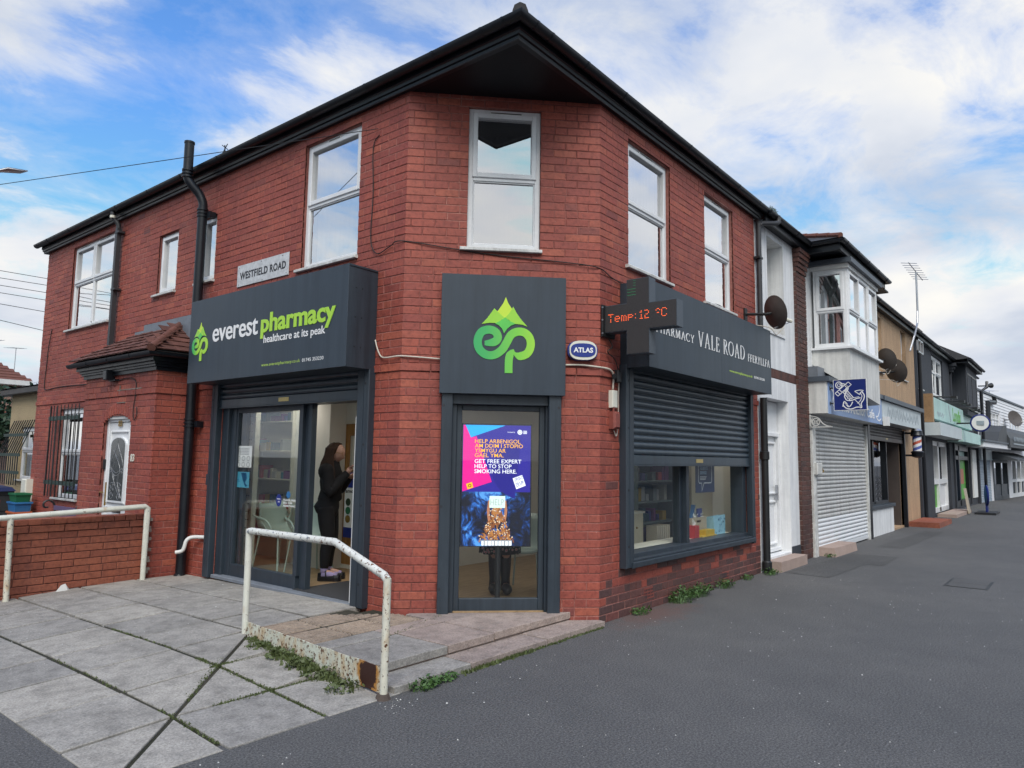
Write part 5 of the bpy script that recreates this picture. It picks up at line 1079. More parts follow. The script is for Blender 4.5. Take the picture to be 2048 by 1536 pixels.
MB().fbox(F0, 4.42, 4.56, 4.72, 4.75, 0, .10).build('clip', 'black_iron', p1)
wp = thing('waste_pipe', 'short white plastic pipe at the foot of the white house', 'pipe', (4.66, -.05, 0)); MB().tube([(4.66, -.045, .0), (4.66, -.045, .42)], .026, 10).build('pipe_shaft', 'upvc_old', wp)
# continuous eaves of the row
def eaves(name_parent, x0, x1, y, z=5.42, wallz=5.36, clips=1.0, ret=None):
    MB().box(x0, x1, y+.02, .1, wallz, wallz+.03).build('soffit', 'soffit', name_parent); MB().box(x0, x1, y, y+.025, wallz-.01, z+.09).build('fascia', 'black_gloss', name_parent)
    g_ = gutter_run([(x0-.02, y-.06, z+.075), (x1+.02, y-.06, z+.075)], .055).build('gutter', 'black_gloss', name_parent, 40)
    gutter_clips(g_, [((x, y-.06, z+.075), (1, 0, 0)) for x in np.arange(x0+.3, x1, clips)])
    t_ = math.tan(R(30)); MB().add([(x0, y-.08, z+.10), (x1, y-.08, z+.10), (x1, y+4, z+.1+4*t_), (x0, y+4, z+.1+4*t_), (x0, y+4, z-.2), (x1, y+4, z-.2)], [(0, 1, 2, 3), (3, 2, 5, 4), (0, 3, 4), (1, 5, 2)]).build('roof', 'roof_slate', name_parent)
eaves(wh, 4.64, 6.85, -.13)
MB().prism(Fr((5.35, 0, 0), (0, -1, 0), (-1, 0, 0)), [(-1.0, 5.55), (.10, 5.62), (-.35, 6.02)], -.30, .22).build('ridge_end', 'tile_bright', wh) if M('tile_bright', (.30, .10, .06), .8, .3, 8) else 0
ms = tag((lambda m_: [leafball(m_, (4.66+i*.05, -.20, 5.535+.01*math.sin(i)), .045, 50, .012, i) for i in range(5)] and m_)(MB()).build('moss_tuft', 'grass', None), 'green moss tuft growing over the gutter between the two roofs', 'moss')
# brown brick pier
pr = thing('brick_pier', 'dark brown brick pier between the white house and the cafe', 'pier', (6.6, 0, 0))
MB().box(6.335, 6.86, -.041, .3, -.05, 5.40).build('core', 'mortar_grey', pr); rec = []; FP = FR.at(0, 0, .05)
lay(rec, FP, 6.33, 6.865, 0, 4.93, ch=.082, L=.27, mat='brown'); FPx = Fr((6.33, 0, 0), (0, -1, 0), (-1, 0, 0)); lay(rec, FPx, -.02, .05, 0, 4.93, ch=.082, L=.2, mat='brown')
for k, v in enumerate((4.93, 5.012, 5.094, 5.176, 5.258)): lay(rec, FP, 6.33-.01*k, 6.865, v, v+.08, ch=.082, L=.27, w=.018*(k+1), mat='brown', vstart=v); lay(rec, FPx, -.02, .05+.018*(k+1), v, v+.08, ch=.082, L=.2, w=.01*k, mat='brown', vstart=v)
emit_bricks(rec, pr, 300)
# ------------------------------------------------------------------ cafe with bay window
cf = thing('cafe_house', 'white cafe house with projecting bay window, blue fascia and closed pale shutter', 'building', (8.9, 0, 0))
wall_slab(MB(), F0, 6.87, 11.0, 2.4, 5.42, [], -.3, 0).build('wall', 'white_render', cf)
BX0, BX1, BY = 7.3, 9.62, -.63
MB().add([(BX0, 0, 3.40), (BX0+.05, BY, 2.97), (BX1, BY, 2.80), (BX1+.3, 0, 2.80), (BX0, 0, 3.66), (BX0+.05, BY, 3.66), (BX1, BY, 3.66), (BX1+.3, 0, 3.66)], [(0, 1, 5, 4), (1, 2, 6, 5), (2, 3, 7, 6), (0, 3, 2, 1), (4, 5, 6, 7)]).build('bay_apron', 'bay_render', cf)
FBy = Fr((0, BY, 0), (1, 0, 0), (0, -1, 0)); sdv = np.array((BX0+.05, BY, 0))-np.array((BX0, 0, 0)); sl2 = np.linalg.norm(sdv); FBs = Fr((BX0, 0, 0), sdv/sl2, np.array((sdv[1], -sdv[0], 0))/sl2)
sdr = np.array((BX1+.3, 0, 0))-np.array((BX1, BY, 0)); slr = np.linalg.norm(sdr); FBr = Fr((BX1, BY, 0), sdr/slr, np.array((sdr[1], -sdr[0], 0))/slr)
MB().add([(BX0-.04, 0, 3.66), (BX0-.0, BY-.07, 3.66), (BX1+.06, BY-.07, 3.66), (BX1+.36, 0, 3.66), (BX0-.04, 0, 3.70), (BX0-.0, BY-.07, 3.70), (BX1+.06, BY-.07, 3.70), (BX1+.36, 0, 3.70)], [(0, 1, 5, 4), (1, 2, 6, 5), (2, 3, 7, 6), (0, 3, 2, 1), (4, 5, 6, 7)]).build('bay_sill', 'upvc', cf)
window(cf, FBs, .05, sl2-.02, 3.70, 5.13, [(0, 1, 0, .46, False), (0, 1, .46, 1, True)], rec=0, sill=False, t=.06)
window(cf, FBy, BX0+.07, BX1-.02, 3.70, 5.13, [(0, .333, 0, .46, False), (.333, .667, 0, .46, False), (.667, 1, 0, .46, False), (0, .333, .46, 1, True), (.333, .667, .46, 1, False), (.667, 1, .46, 1, True)], rec=0, sill=False, t=.06, vents=[(.05, .28, 0), (.72, .95, 0)])
window(cf, FBr, .04, slr, 3.70, 5.13, [(0, 1, 0, .46, False), (0, 1, .46, 1, True)], rec=0, sill=False, t=.06)
MB().add([(BX0-.03, 0, 5.13), (BX0, BY-.03, 5.13), (BX1+.03, BY-.03, 5.13), (BX1+.33, 0, 5.13), (BX0-.03, 0, 5.21), (BX0, BY-.03, 5.21), (BX1+.03, BY-.03, 5.21), (BX1+.33, 0, 5.21)], [(0, 1, 5, 4), (1, 2, 6, 5), (2, 3, 7, 6), (0, 3, 2, 1), (4, 5, 6, 7)]).build('bay_head', 'upvc_old', cf)
MB().add([(BX0-.1, 0, 5.21), (BX0-.06, BY-.10, 5.21), (BX1+.1, BY-.10, 5.21), (BX1+.4, 0, 5.21), (BX0-.1, 0, 5.30), (BX0-.06, BY-.10, 5.30), (BX1+.1, BY-.10, 5.30), (BX1+.4, 0, 5.30)], [(0, 1, 5, 4), (1, 2, 6, 5), (2, 3, 7, 6), (0, 3, 2, 1), (4, 5, 6, 7)]).build('bay_cap', 'lead_dark', cf)
MB().box(6.87, 11.0, -.6, .1, 5.37, 5.40).build('soffit', 'soffit', cf); MB().box(6.80, 10.35, -.66, -.62, 5.33, 5.50).box(6.78, 6.84, -.66, -.1, 5.33, 5.5).box(10.32, 11.05, -.16, -.12, 5.33, 5.5).box(10.3, 10.36, -.66, -.12, 5.33, 5.5).build('fascia', 'black_gloss', cf)
g_ = gutter_run([(6.72, -.19, 5.49), (6.72, -.72, 5.49), (10.42, -.72, 5.49), (10.42, -.22, 5.49)], .055).build('gutter', 'black_gloss', cf, 40); gutter_clips(g_, [((x, -.72, 5.49), (1, 0, 0)) for x in (6.95, 7.7, 8.5, 9.3, 10.1)])
MB().add([(6.70, -.74, 5.52), (10.45, -.74, 5.52), (10.0, 3.4, 6.75), (9.0, 3.4, 6.75), (6.55, 3.4, 5.5), (11.05, 3.4, 5.5)], [(0, 1, 2, 3), (0, 3, 4), (1, 5, 2), (3, 2, 5, 4)]).build('roof', 'roof_slate', cf)
for i in range(6):
    t = i*.055; p = np.array((6.72+2.3*t, -.70+4.1*t, 5.55+1.25*t)); MB().tube([p, p+np.array((.15, .26, .08))], [.055, .045], 8).build('hip_tile', 'tile_red', cf, 40)
# fascia
fa = thing('cafe_sign', 'weathered blue fascia sign of the anchor cafe under the bay window', 'sign', (9, -.3, 2.48))
MB().box(6.86, 11.08, -.35, .0, 2.485, 3.04).build('box', 'bay_render', fa); MB().fbox(FR.at(0, 0, .35), 6.93, 11.08, 2.48, 3.03, 0, .008).build('face_panel', 'fascia_blue', fa)
MB().box(6.83, 11.12, -.40, .02, 3.04, 3.13).build('capping', 'lead_dark', fa); MB().box(6.90, 8.3, -.2, .05, 3.13, 3.32).build('flashing', 'lead', fa)
lettering('lettering', FR.at(0, 0, .358), 'The Anchor Cafe', 7.72, 2.57, 2.62, .19, 'white_letter', fa, bold=.02, depth=.004)
ank = smooth_path([(10.45, 2.9), (10.7, 2.95), (10.85, 2.8), (10.7, 2.65), (10.5, 2.62), (10.75, 2.55), (10.95, 2.6)], 5); MB().stroke(FR.at(0, 0, .358), ank, .03, 0, .003).stroke(FR.at(0, 0, .358), smooth_path([(7.05, 2.95), (7.3, 2.85), (7.15, 2.7), (7.35, 2.6)], 5), .04, 0, .003).build('emblem', 'white_letter', fa)
# projecting anchor sign
an = thing('anchor_sign', 'square navy projecting sign with white anchor drawing outside the cafe', 'sign', (7.02, -.7, 2.53))
FA = Fr((7.02, 0, 0), (0, -1, 0), (-1, 0, 0)); U0, U1, V0, V1 = .425, .948, 2.535, 3.065
MB().fbox(FA, U0, U1, V0, V1, -.03, 0, .002).build('panel', 'navy', an); MB().frame(FA, U0-.006, U1+.006, V0-.006, V1+.006, .008, -.035, .004, .001).build('frame', 'paper_white', an)
for v in (2.66, 2.93): MB().fbox(FA, .35, .43, v-.012, v+.012, -.03, -.01).fbox(FA, .345, .36, v-.035, v+.035, -.05, .01).build('arm', 'black_iron', an)
G = lambda x, y: (U0+(x-525)/520*(U1-U0), V1-(y-292)/490*(V1-V0))   # from the drawing on the sign
m = MB(); ZW = [0]
def ln(pts, w, closed=False, n=4):
    P = smooth_path(pts, n) if n else pts; ZW[0] += 1; m.stroke(FA, [G(*p) for p in P], w if isinstance(w, list) else w*.00105, .0005, .002+.0002*(ZW[0] % 6), closed)
ln([(612+52*math.cos(R(a)), 375+52*math.sin(R(a))) for a in range(0, 360, 20)], 13, True, 0); ln([(612+24*math.cos(R(a)), 375+24*math.sin(R(a))) for a in range(0, 360, 24)], 9, True, 0)
for o in (-1, 1): ln([(570+o*22, 540+o*24-12), (790+o*22-8, 370+o*24-12)], 11, n=0)
for (x, y) in ((570, 530), (605, 503), (640, 476), (745, 392), (790, 357)): ln([(x-24, y-26), (x+26, y+24)], 10, n=0)
for o, w in ((-34, 12), (-8, 7), (10, 7), (36, 12)): ln([(690+o*.75, 455-o*.6), (815+o*.75, 610-o*.6)], w, n=0)
ln([(620, 360), (680, 355), (740, 385), (760, 440), (720, 500), (700, 560), (730, 620), (800, 630), (880, 605), (950, 590)], 14); ln([(640, 385), (700, 385), (735, 430), (705, 490)], 9); ln([(735, 590), (780, 600), (860, 585), (930, 575)], 9)
ln([(665, 725), (690, 640), (740, 690), (720, 690), (760, 730), (800, 700), (825, 650)], 13); ln([(670, 700), (720, 750), (800, 765), (880, 740), (935, 740)], 15); ln([(935, 745), (965, 745), (960, 680), (1000, 620), (1010, 550), (970, 490)], 15)
ln([(860, 485), (940, 470), (1000, 480), (950, 510), (940, 540), (905, 515), (860, 485)], 12, n=2); ln([(860, 620), (930, 690), (945, 735)], 10); ln([(955, 520), (975, 570), (945, 640), (900, 680)], 10); ln([(690, 660), (760, 715)], 8)
m.build('anchor_drawing', 'white_letter', an)
# cafe shutter and trim
cs = thing('cafe_shutter', 'closed pale ribbed roller shutter across the cafe front, whiter at the bottom', 'shutter', (9, 0, 0))
me_s = slat_mesh(3.80, 'galv', 1.0); me_w = slat_mesh(3.80, 'galv_white', 1.0); v = .10; i = 0
while v < 2.42:
    obj('slat', me_w if v < .62 else me_s, None, cs, FR.at(7.06, v, .02).mat()); v += .0752
MB().fbox(FR, 7.06, 10.86, .03, .10, .0, .045).build('bottom_rail', 'galv_white', cs); MB().fbox(FR, 6.87, 7.06, -.02, 2.42, 0, .09, .006).build('guide_rail', 'sill_white', cs); MB().fbox(FR, 10.86, 10.95, -.02, 2.45, 0, .08, .006).build('guide_rail', 'sill_white', cs)
MB().fbox(FR, 6.90, 7.2, 1.42, 1.62, .09, .15, .01).build('lock_box', 'sill_white', cs); MB().tube([(7.22, -.12, 1.55), (7.28, -.14, 1.48), (7.2, -.13, 1.44)], .012, 6).build('padlock', 'brass', cs); MB().fbox(FR, 8.3, 8.5, .05, .08, .045, .06).build('lock_plate', 'brass', cs)
wall_slab(MB(), FR, 6.87, 10.95, -.05, 2.5, [], -.3, -.05).build('shop_wall', 'bay_render', cf)
tag(MB().add([(7.15, -.34, 0), (8.55, -.36, 0), (8.55, -.02, 0), (7.15, -.02, 0), (7.17, -.32, .15), (8.53, -.34, .15), (8.53, -.02, .15), (7.17, -.02, .15)], [(4, 5, 6, 7), (0, 1, 5, 4), (1, 2, 6, 5), (2, 3, 7, 6), (3, 0, 4, 7)]).build('stone_step', 'stone_tread', None), 'stone step in front of the closed cafe shutter', 'step')
bs = thing('hanging_bracket', 'white iron scroll bracket on the brown brick pier by the cafe', 'bracket', (6.84, -.2, 2.26)); FK = Fr((6.86, 0, 0), (0, -1, 0), (-1, 0, 0)); m = MB()
m.fbox(FK, .055, .075, 2.22, 2.46, 0, .02).fbox(FK, .06, .43, 2.235, 2.252, 0, .02).stroke(FK, [(.16+.062*math.cos(R(a)), 2.33+.062*math.sin(R(a))) for a in range(0, 360, 20)], .016, 0, .02, True).stroke(FK, [(.16+.02*math.cos(R(a)), 2.33+.02*math.sin(R(a))) for a in range(0, 360, 30)], .012, 0, .021, True)
for a in (45, 135, 225, 315): m.stroke(FK, [(.16+.02*math.cos(R(a)), 2.33+.02*math.sin(R(a))), (.16+.06*math.cos(R(a)), 2.33+.06*math.sin(R(a)))], .012, 0, .019)
m.stroke(FK, smooth_path([(.06, 2.44), (.12, 2.43), (.20, 2.40), (.26, 2.32), (.33, 2.27), (.42, 2.25)], 4), .014, 0, .022); m.build('scroll', 'sill_white', bs)
# satellite dishes
def dish(label, c, nrm, r, lnb, mount, group='satellite dishes'):
    d = thing('satellite_dish', label, 'satellite dish', tuple(c), group); c = np.array(c, float); nrm = np.array(nrm, float); nrm /= np.linalg.norm(nrm)
    MB().lathe(c, nrm, [(.001, -.075*r/.3), (r*.35, -.066*r/.3), (r*.7, -.036*r/.3), (r, 0), (r+.006, .002), (r, .008), (r*.7, -.026*r/.3), (r*.35, -.056*r/.3), (.001, -.065*r/.3)], 28).build('reflector', 'dish', d, 40)
    L = c+nrm*r*1.15+np.array((0, 0, -r*.75)); lo = c+np.array((0, 0, -r*.95)); MB().tube([lo-nrm*.03, L], .012, 6).build('feed_arm', 'steel', d); MB().tube([L+np.array((0, 0, .0)), L-nrm*.11+np.array((0, 0, .05))], .028, 8).build('receiver', 'alarm_white', d)
    MB().tube([c-nrm*.08, c-nrm*.16, np.array(mount)], .02, 8).fbox(Fr(mount, (1, 0, 0), (0, -1, 0)), -.05, .05, -.09, .09, -.02, .012).build('bracket', 'black_iron', d); MB().tube(smooth_path([L-nrm*.1, lo+nrm*.02-np.array((0, 0, .10)), c-nrm*.12-np.array((0, 0, .2)), np.array(mount)-np.array((0, .01, .15))], 5), .006, 5).build('cable', 'cable_white', d)
dish('brown satellite dish on the brick wall beside the Vale Road sign', (4.16, -.40, 3.79), (.80, -.55, .25), .245, 0, (4.02, -.01, 3.78))
dish('upper brown satellite dish on the tan house beside the bay window', (11.55, -.40, 3.98), (.85, -.45, .25), .25, 0, (11.3, -.01, 3.9)); dish('lower brown satellite dish with coiled cable beside the bay window', (12.35, -.44, 3.80), (.85, -.45, .25), .28, 0, (11.6, -.01, 3.7))
# ------------------------------------------------------------------ barber in the tan house
bt = thing('barber_house', 'tan pebbledashed house with barber shop window and pale fascia', 'building', (14, 0, 0))
HB = [(11.2, 13.62, .62, 2.3), (13.62, 14.95, .05, 2.3), (11.9, 13.12, 3.85, 5.22), (15.5, 16.12, 3.93, 5.30)]
wall_slab(MB(), FR, 11.02, 17.33, -.05, 5.42, HB, -.35, 0).build('wall', 'pebble_tan', bt)
window(bt, FR, 11.9, 13.12, 3.85, 5.22, [(0, 1, 0, .45, False), (0, 1, .45, 1, True)], rec=.08, gm='glass_far'); window(bt, FR, 15.5, 16.12, 3.93, 5.30, [(0, 1, 0, .55, False), (0, 1, .55, 1, True)], rec=.10, gm='glass_far')
eaves(bt, 10.45, 17.5, -.13, clips=1.3)
MB().fbox(FR, 11.12, 13.62, -.02, .62, -.1, .02).build('stall_riser', 'white_render', bt); MB().fbox(FR, 11.1, 13.7, .60, .68, -.2, .06, .006).build('window_cill', 'charcoal', bt)
w_ = MB().frame(FR, 11.2, 13.62, .66, 2.3, .09, -.22, -.08).fbox(FR, 12.10, 12.22, .7, 2.3, -.22, -.08).build('shop_window', 'black_gloss', bt); MB().fbox(FR, 11.29, 12.1, .75, 2.21, -.16, -.15).build('pane', 'glass_shop', w_); MB().fbox(FR, 12.22, 13.53, .75, 2.21, -.16, -.15).build('pane', 'glass_shop', w_)
MB().fbox(FR, 11.2, 13.62, .1, 2.4, -.6, -.55).build('window_back', 'ink_grey', bt); MB().fbox(FR, 13.62, 14.95, .02, 2.3, -.62, -.60).build('door_back', 'inner_dark', bt)
d_ = MB().frame(FR, 13.95, 14.92, .05, 2.25, .1, -.6, -.54).build('door', 'black_gloss', bt); MB().fbox(FR, 13.98, 14.02, .95, 1.3, -.54, -.5).build('handle', 'yellow', d_)
m = MB()
for cx_, w_2 in ((11.7, .45), (12.85, .8)):
    for i in range(5): m.stroke(FR.at(0, 0, -.148), smooth_path([(cx_-w_2*.45, 1.25-i*.11), (cx_-w_2*.1, 1.32-i*.11), (cx_, 1.2-i*.11), (cx_+w_2*.2, 1.3-i*.11), (cx_+w_2*.45, 1.22-i*.11)], 4), .03+.02*(i % 2), 0, .002)
m.build('window_decal', 'ink', bt)
bsn = thing('barber_shutter', 'brown roller shutter rolled up above the barber window', 'shutter', (12.5, 0, 2.2)); MB().fbox(FR, 10.96, 11.13, -.03, 2.5, -.05, .09, .006).build('guide_rail', 'black_gloss', bsn); MB().fbox(FR, 14.95, 15.05, -.03, 2.5, -.05, .09, .006).build('guide_rail', 'black_gloss', bsn); MB().fbox(FR, 14.86, 14.948, .02, 2.3, -.6, -.055).build('reveal', 'brown_shutter', bt); shutter(bsn, FR, 11.13, 14.95, 2.18, 2.55, .02, 'brown_shutter', .09)
fs2 = thing('barber_sign', 'pale grey fascia sign with faded swirling script over the barber shop', 'sign', (13.4, -.2, 2.5)); MB().box(11.13, 15.75, -.36, .0, 2.56, 3.02).build('box', 'fascia_grey', fs2); MB().box(11.1, 15.95, -.42, .02, 3.03, 3.13).build('capping', 'lead_dark', fs2)
MB().box(11.13, 11.32, -.46, -.36, 2.46, 2.66).build('corner_patch', 'paper_white', fs2); m = MB()
for i in range(9):
    x = 11.6+i*.42; m.stroke(FR.at(0, 0, .36), smooth_path([(x, 2.66), (x+.12, 2.9), (x+.2, 2.72), (x+.3, 2.86+.06*math.sin(i)), (x+.40, 2.68)], 4), .045, 0, .004)
m.build('script', 'fascia_letter', fs2)
pl = thing('barber_pole', 'striped red white and blue barber pole on a black wall bracket', 'barber pole', (15.2, -.35, 1.75)); bx_, by_ = 15.05, -.36
for i in range(15):
    mcol = ('barber_red', 'barber_white', 'barber_blue', 'barber_white')[i % 4]; m = MB(); n = 14; z0 = 1.98-.25+i*.075
    for jx in range(n+1):
        a_ = 2*math.pi*jx/n; zz_ = z0+.25*jx/n; lo, hi = max(1.98, min(2.36, zz_)), max(1.98, min(2.36, zz_+.075)); m.v += [(bx_+.105*math.cos(a_), by_+.105*math.sin(a_), lo), (bx_+.105*math.cos(a_), by_+.105*math.sin(a_), hi)]
    m.f = [(2*k, 2*k+2, 2*k+3, 2*k+1) for k in range(n) if m.v[2*k][2] < m.v[2*k+1][2]-1e-5 or m.v[2*k+2][2] < m.v[2*k+3][2]-1e-5]
    if m.f: m.build('stripe', mcol, pl)
MB().lathe((bx_, by_, 1.98), (0, 0, 1), [(.10, 0), (.10, .38)], 16).build('core', 'barber_white', pl)
MB().lathe((bx_, by_, 1.80), (0, 0, 1), [(.05, 0), (.13, .03), (.14, .12), (.16, .15), (.12, .18)], 18).build('cap', 'black_gloss', pl, 40); MB().lathe((bx_, by_, 2.36), (0, 0, 1), [(.12, 0), (.16, .03), (.14, .06), (.13, .15)], 18).build('cap', 'black_gloss', pl, 40); MB().lathe((bx_, by_, 2.51), (0, 0, 1), [(.135, 0), (.10, .04), (.02, .06)], 18).build('dome', 'steel', pl, 40); [MB().box(bx_-.05, bx_+.05, by_, 0, z, z+.05).build('bracket', 'black_gloss', pl) for z in (1.84, 2.42)]
mst = thing('tall_aerial', 'tall tv aerial mast rising above the tan house eaves', 'aerial', (16.5, -.2, 4.8))
MB().tube([(15.9, -.15, 4.75), (16.2, -.22, 5.2), (16.6, -.25, 5.62), (16.72, -.25, 6.0), (16.75, -.25, 7.15)], .028, 8).build('mast', 'steel', mst); MB().tube([(15.95, -.2, 7.26), (17.45, -.3, 7.05)], .013, 6).build('boom', 'steel', mst); m = MB()
for i in range(8):
    p = np.array((16.0+i*.19, -.2-.01*i, 7.25-.027*i)); h_ = .2; m.tube([p+np.array((0, .2, h_*.2)), p-np.array((0, .2, h_*.2))], .008, 4)
m.build('elements', 'steel', mst); MB().box(15.3, 16.1, -.45, -.41, 4.63, 4.67).box(15.3, 16.1, -.45, -.41, 4.95, 4.99).box(15.3, 15.34, -.45, -.41, 4.63, 4.99).box(15.7, 15.74, -.45, -.41, 4.63, 4.99).box(16.06, 16.1, -.45, -.41, 4.63, 4.99).build('cradle', 'steel', mst)
# ------------------------------------------------------------------ black house with convenience shop
bh = thing('black_house', 'black painted two-storey shop house with white windows and moulded eaves', 'building', (24, 0, 0))
HK = [(17.9, 18.62, 3.9, 5.22), (20.42, 22.68, 3.9, 5.26), (19.9, 23.45, .05, 2.42), (24.3, 29.0, .05, 2.45)]
wall_slab(MB(), FR, 17.34, 31.3, -.05, 5.42, HK, -.35, 0).build('wall', 'black_render', bh)
window(bh, FR, 17.9, 18.62, 3.9, 5.22, [(0, 1, 0, .62, False), (0, 1, .62, 1, True)], rec=.06, gm='glass_far'); window(bh, FR, 20.42, 22.68, 3.9, 5.26, [(0, .5, 0, 1, False), (.5, 1, 0, .6, False), (.5, 1, .6, 1, True)], rec=.06, gm='glass_far', t=.10)
eaves(bh, 17.55, 24.2, -.13, clips=1.4); eaves(bh, 24.2, 28.6, -.62, clips=1.4); eaves(bh, 28.6, 31.2, -.15)
MB().box(24.9, 28.2, -.45, .02, 3.5, 5.37).build('bay', 'black_render', bh); FBk = FR.at(0, 0, .455); window(bh, FBk, 25.2, 27.9, 3.75, 5.1, [(0, .5, 0, 1, False), (.5, 1, 0, 1, False)], rec=-.01, fm='black_gloss', gm='glass_far', sill=True, curtain=None)
for k in range(4): MB().box(24.2-.05*k, 24.45, -.06-.06*k, .0, 4.95+.1*k, 5.05+.1*k).build('corbel', 'black_render', bh)
for a_ in ((24.2, 24.45, -.05, 0, 0, 5.3), (30.9, 31.25, -.1, 0, 0, 5.35), (17.36, 17.7, -.06, 0, 0, 2.6)): MB().box(*a_).build('pilaster', 'black_render', bh)
MB().tube([(17.62, -.1, .1), (17.62, -.1, 5.35)], .055, 10).build('rain_pipe', 'black_gloss', bh); MB().tube([(31.15, -.3, .1), (31.15, -.3, 4.9), (31.4, -.5, 5.1), (31.5, -.5, 5.35)], .06, 8).build('rain_pipe', 'black_gloss', bh)
MB().prism(Fr((17.6, 0, 0), (0, -1, 0), (-1, 0, 0)), [(-.8, 5.5), (.15, 5.62), (-.2, 5.98)], -.5, .2).build('ridge_end', 'tile_bright', bh)
fs3 = thing('shop_fascia_sign', 'faded mint green convenience shop fascia on the black house', 'sign', (22.5, -.3, 3)); MB().box(18.4, 27.3, -.30, .0, 3.02, 3.66).build('box', 'fascia_mint', fs3); MB().box(18.15, 18.38, -.3, 0, 2.9, 3.75).build('broken_end', 'wood_bare', fs3)
lettering('lettering', FR.at(0, 0, .30), 'Londis', 22.2, 3.12, 1.9, .46, 'green_print', fs3, bold=.03, depth=.004); MB().stroke(FR.at(0, 0, .3), smooth_path([(18.9+i*.12, 3.2+.07*math.sin(i*2.3)) for i in range(13)], 3), .04, 0, .003).build('script', 'fascia_letter', fs3); MB().stroke(FR.at(0, 0, .3), [(21.3, 3.6), (21.7, 3.1)], .12, 0, .003).build('stripe', 'fascia_letter', fs3)
for x in (18.9, 20.6, 21.4, 22.2, 24.0, 24.8, 25.6): MB().tube([(x, -.05, 3.72), (x, -.75, 3.68)], .025, 6).fbox(FR, x-.12, x+.12, 3.62, 3.70, .70, .85).build('lamp_arm', 'black_iron', fs3)
bx = thing('shutter_housing', 'grey metal shutter housing under the mint fascia', 'housing', (21, -.4, 2.5)); MB().box(18.0, 22.6, -.50, 0, 2.50, 2.88).build('casing', 'fascia_grey', bx); MB().box(23.0, 28.2, -.48, 0, 2.46, 2.86).build('casing', 'fascia_mint', bx); MB().box(22.6, 23.0, -.35, 0, 2.5, 2.95).build('gap_panel', 'twig', bx)
wd_ = thing('white_shop_door', 'white framed glazed shop door with green panel under the mint fascia', 'door', (21.5, 0, 0)); MB().frame(FR, 19.9, 23.45, .08, 2.42, .16, -.25, -.1).fbox(FR, 21.5, 21.75, .1, 2.4, -.25, -.1).fbox(FR, 20.0, 23.4, 1.0, 1.15, -.24, -.11).build('frame', 'upvc', wd_)
MB().fbox(FR, 20.06, 21.5, 1.15, 2.3, -.2, -.18).build('pane', 'glass_far', wd_); MB().fbox(FR, 21.75, 23.29, 1.15, 2.3, -.2, -.18).build('pane', 'glass_far', wd_); MB().fbox(FR, 20.06, 21.5, .2, 1.0, -.2, -.18).build('panel', 'green_print', wd_); MB().fbox(FR, 21.75, 23.29, .2, 1.0, -.2, -.18).build('panel', 'upvc', wd_)
MB().fbox(FR, 19.9, 29.0, .0, 2.46, -.5, -.48).build('shop_back', 'inner_dark', bh)
ww = thing('printed_shop_window', 'dark framed shop window with green and blue printed panels', 'window', (26.5, 0, 0)); MB().frame(FR, 24.3, 29.0, .06, 2.45, .25, -.3, -.05).fbox(FR, 26.0, 26.3, .1, 2.4, -.3, -.05).fbox(FR, 24.5, 28.8, 1.85, 2.0, -.28, -.06).build('frame', 'black_gloss', ww)
MB().fbox(FR, 24.55, 26.0, .4, 2.2, -.2, -.18).build('panel', 'blue_print', ww); MB().fbox(FR, 26.3, 28.75, .3, 1.85, -.2, -.18).build('panel', 'green_print', ww); MB().fbox(FR, 26.8, 28.2, .9, 1.5, -.18, -.17).build('panel', 'orange_print', ww); MB().fbox(FR, 26.3, 28.75, 2.0, 2.22, -.2, -.18).build('panel', 'fascia_mint', ww)
MB().fbox(FR, 29.3, 30.6, .3, 2.3, 0, .05).build('notice_board', 'paper_white', bh)
tag(MB().box(15.3, 17.4, -.75, -.05, 0, .13).build('brick_step', 'brick_rust', None), 'low brick step in front of the black house doorway', 'step')
tag(MB().box(20.0, 23.6, -.55, -.03, 0, .10).build('door_step', 'stone_tread', None), 'worn stone step below the white shop door', 'step')
fl = thing('pavement_sign', 'blue swing pavement sign on a black base outside the black shop', 'sign', (23.2, -.95, 0)); m = MB()
MB().box(22.5, 23.9, -1.35, -.75, 0, .07).build('base', 'plastic_black', fl); MB().lathe((23.2, -1.05, .62), (.22, -.97, 0), [(.001, -.03), (.34, -.03), (.36, 0), (.34, .03), (.001, .03)], 20).build('upper_board', 'navy', fl); MB().box(23.05, 23.35, -1.08, -1.02, .06, .30).build('stem', 'navy', fl); MB().add([(22.4, -.62, .02), (23.0, -.60, .02), (22.95, -.50, .85), (22.45, -.50, .85), (22.4, -.58, .02), (23.0, -.56, .02), (22.95, -.47, .85), (22.45, -.47, .85)], [(0, 1, 2, 3), (4, 7, 6, 5), (0, 3, 7, 4), (1, 5, 6, 2), (3, 2, 6, 7)]).build('leaning_card', 'cardboard', fl)
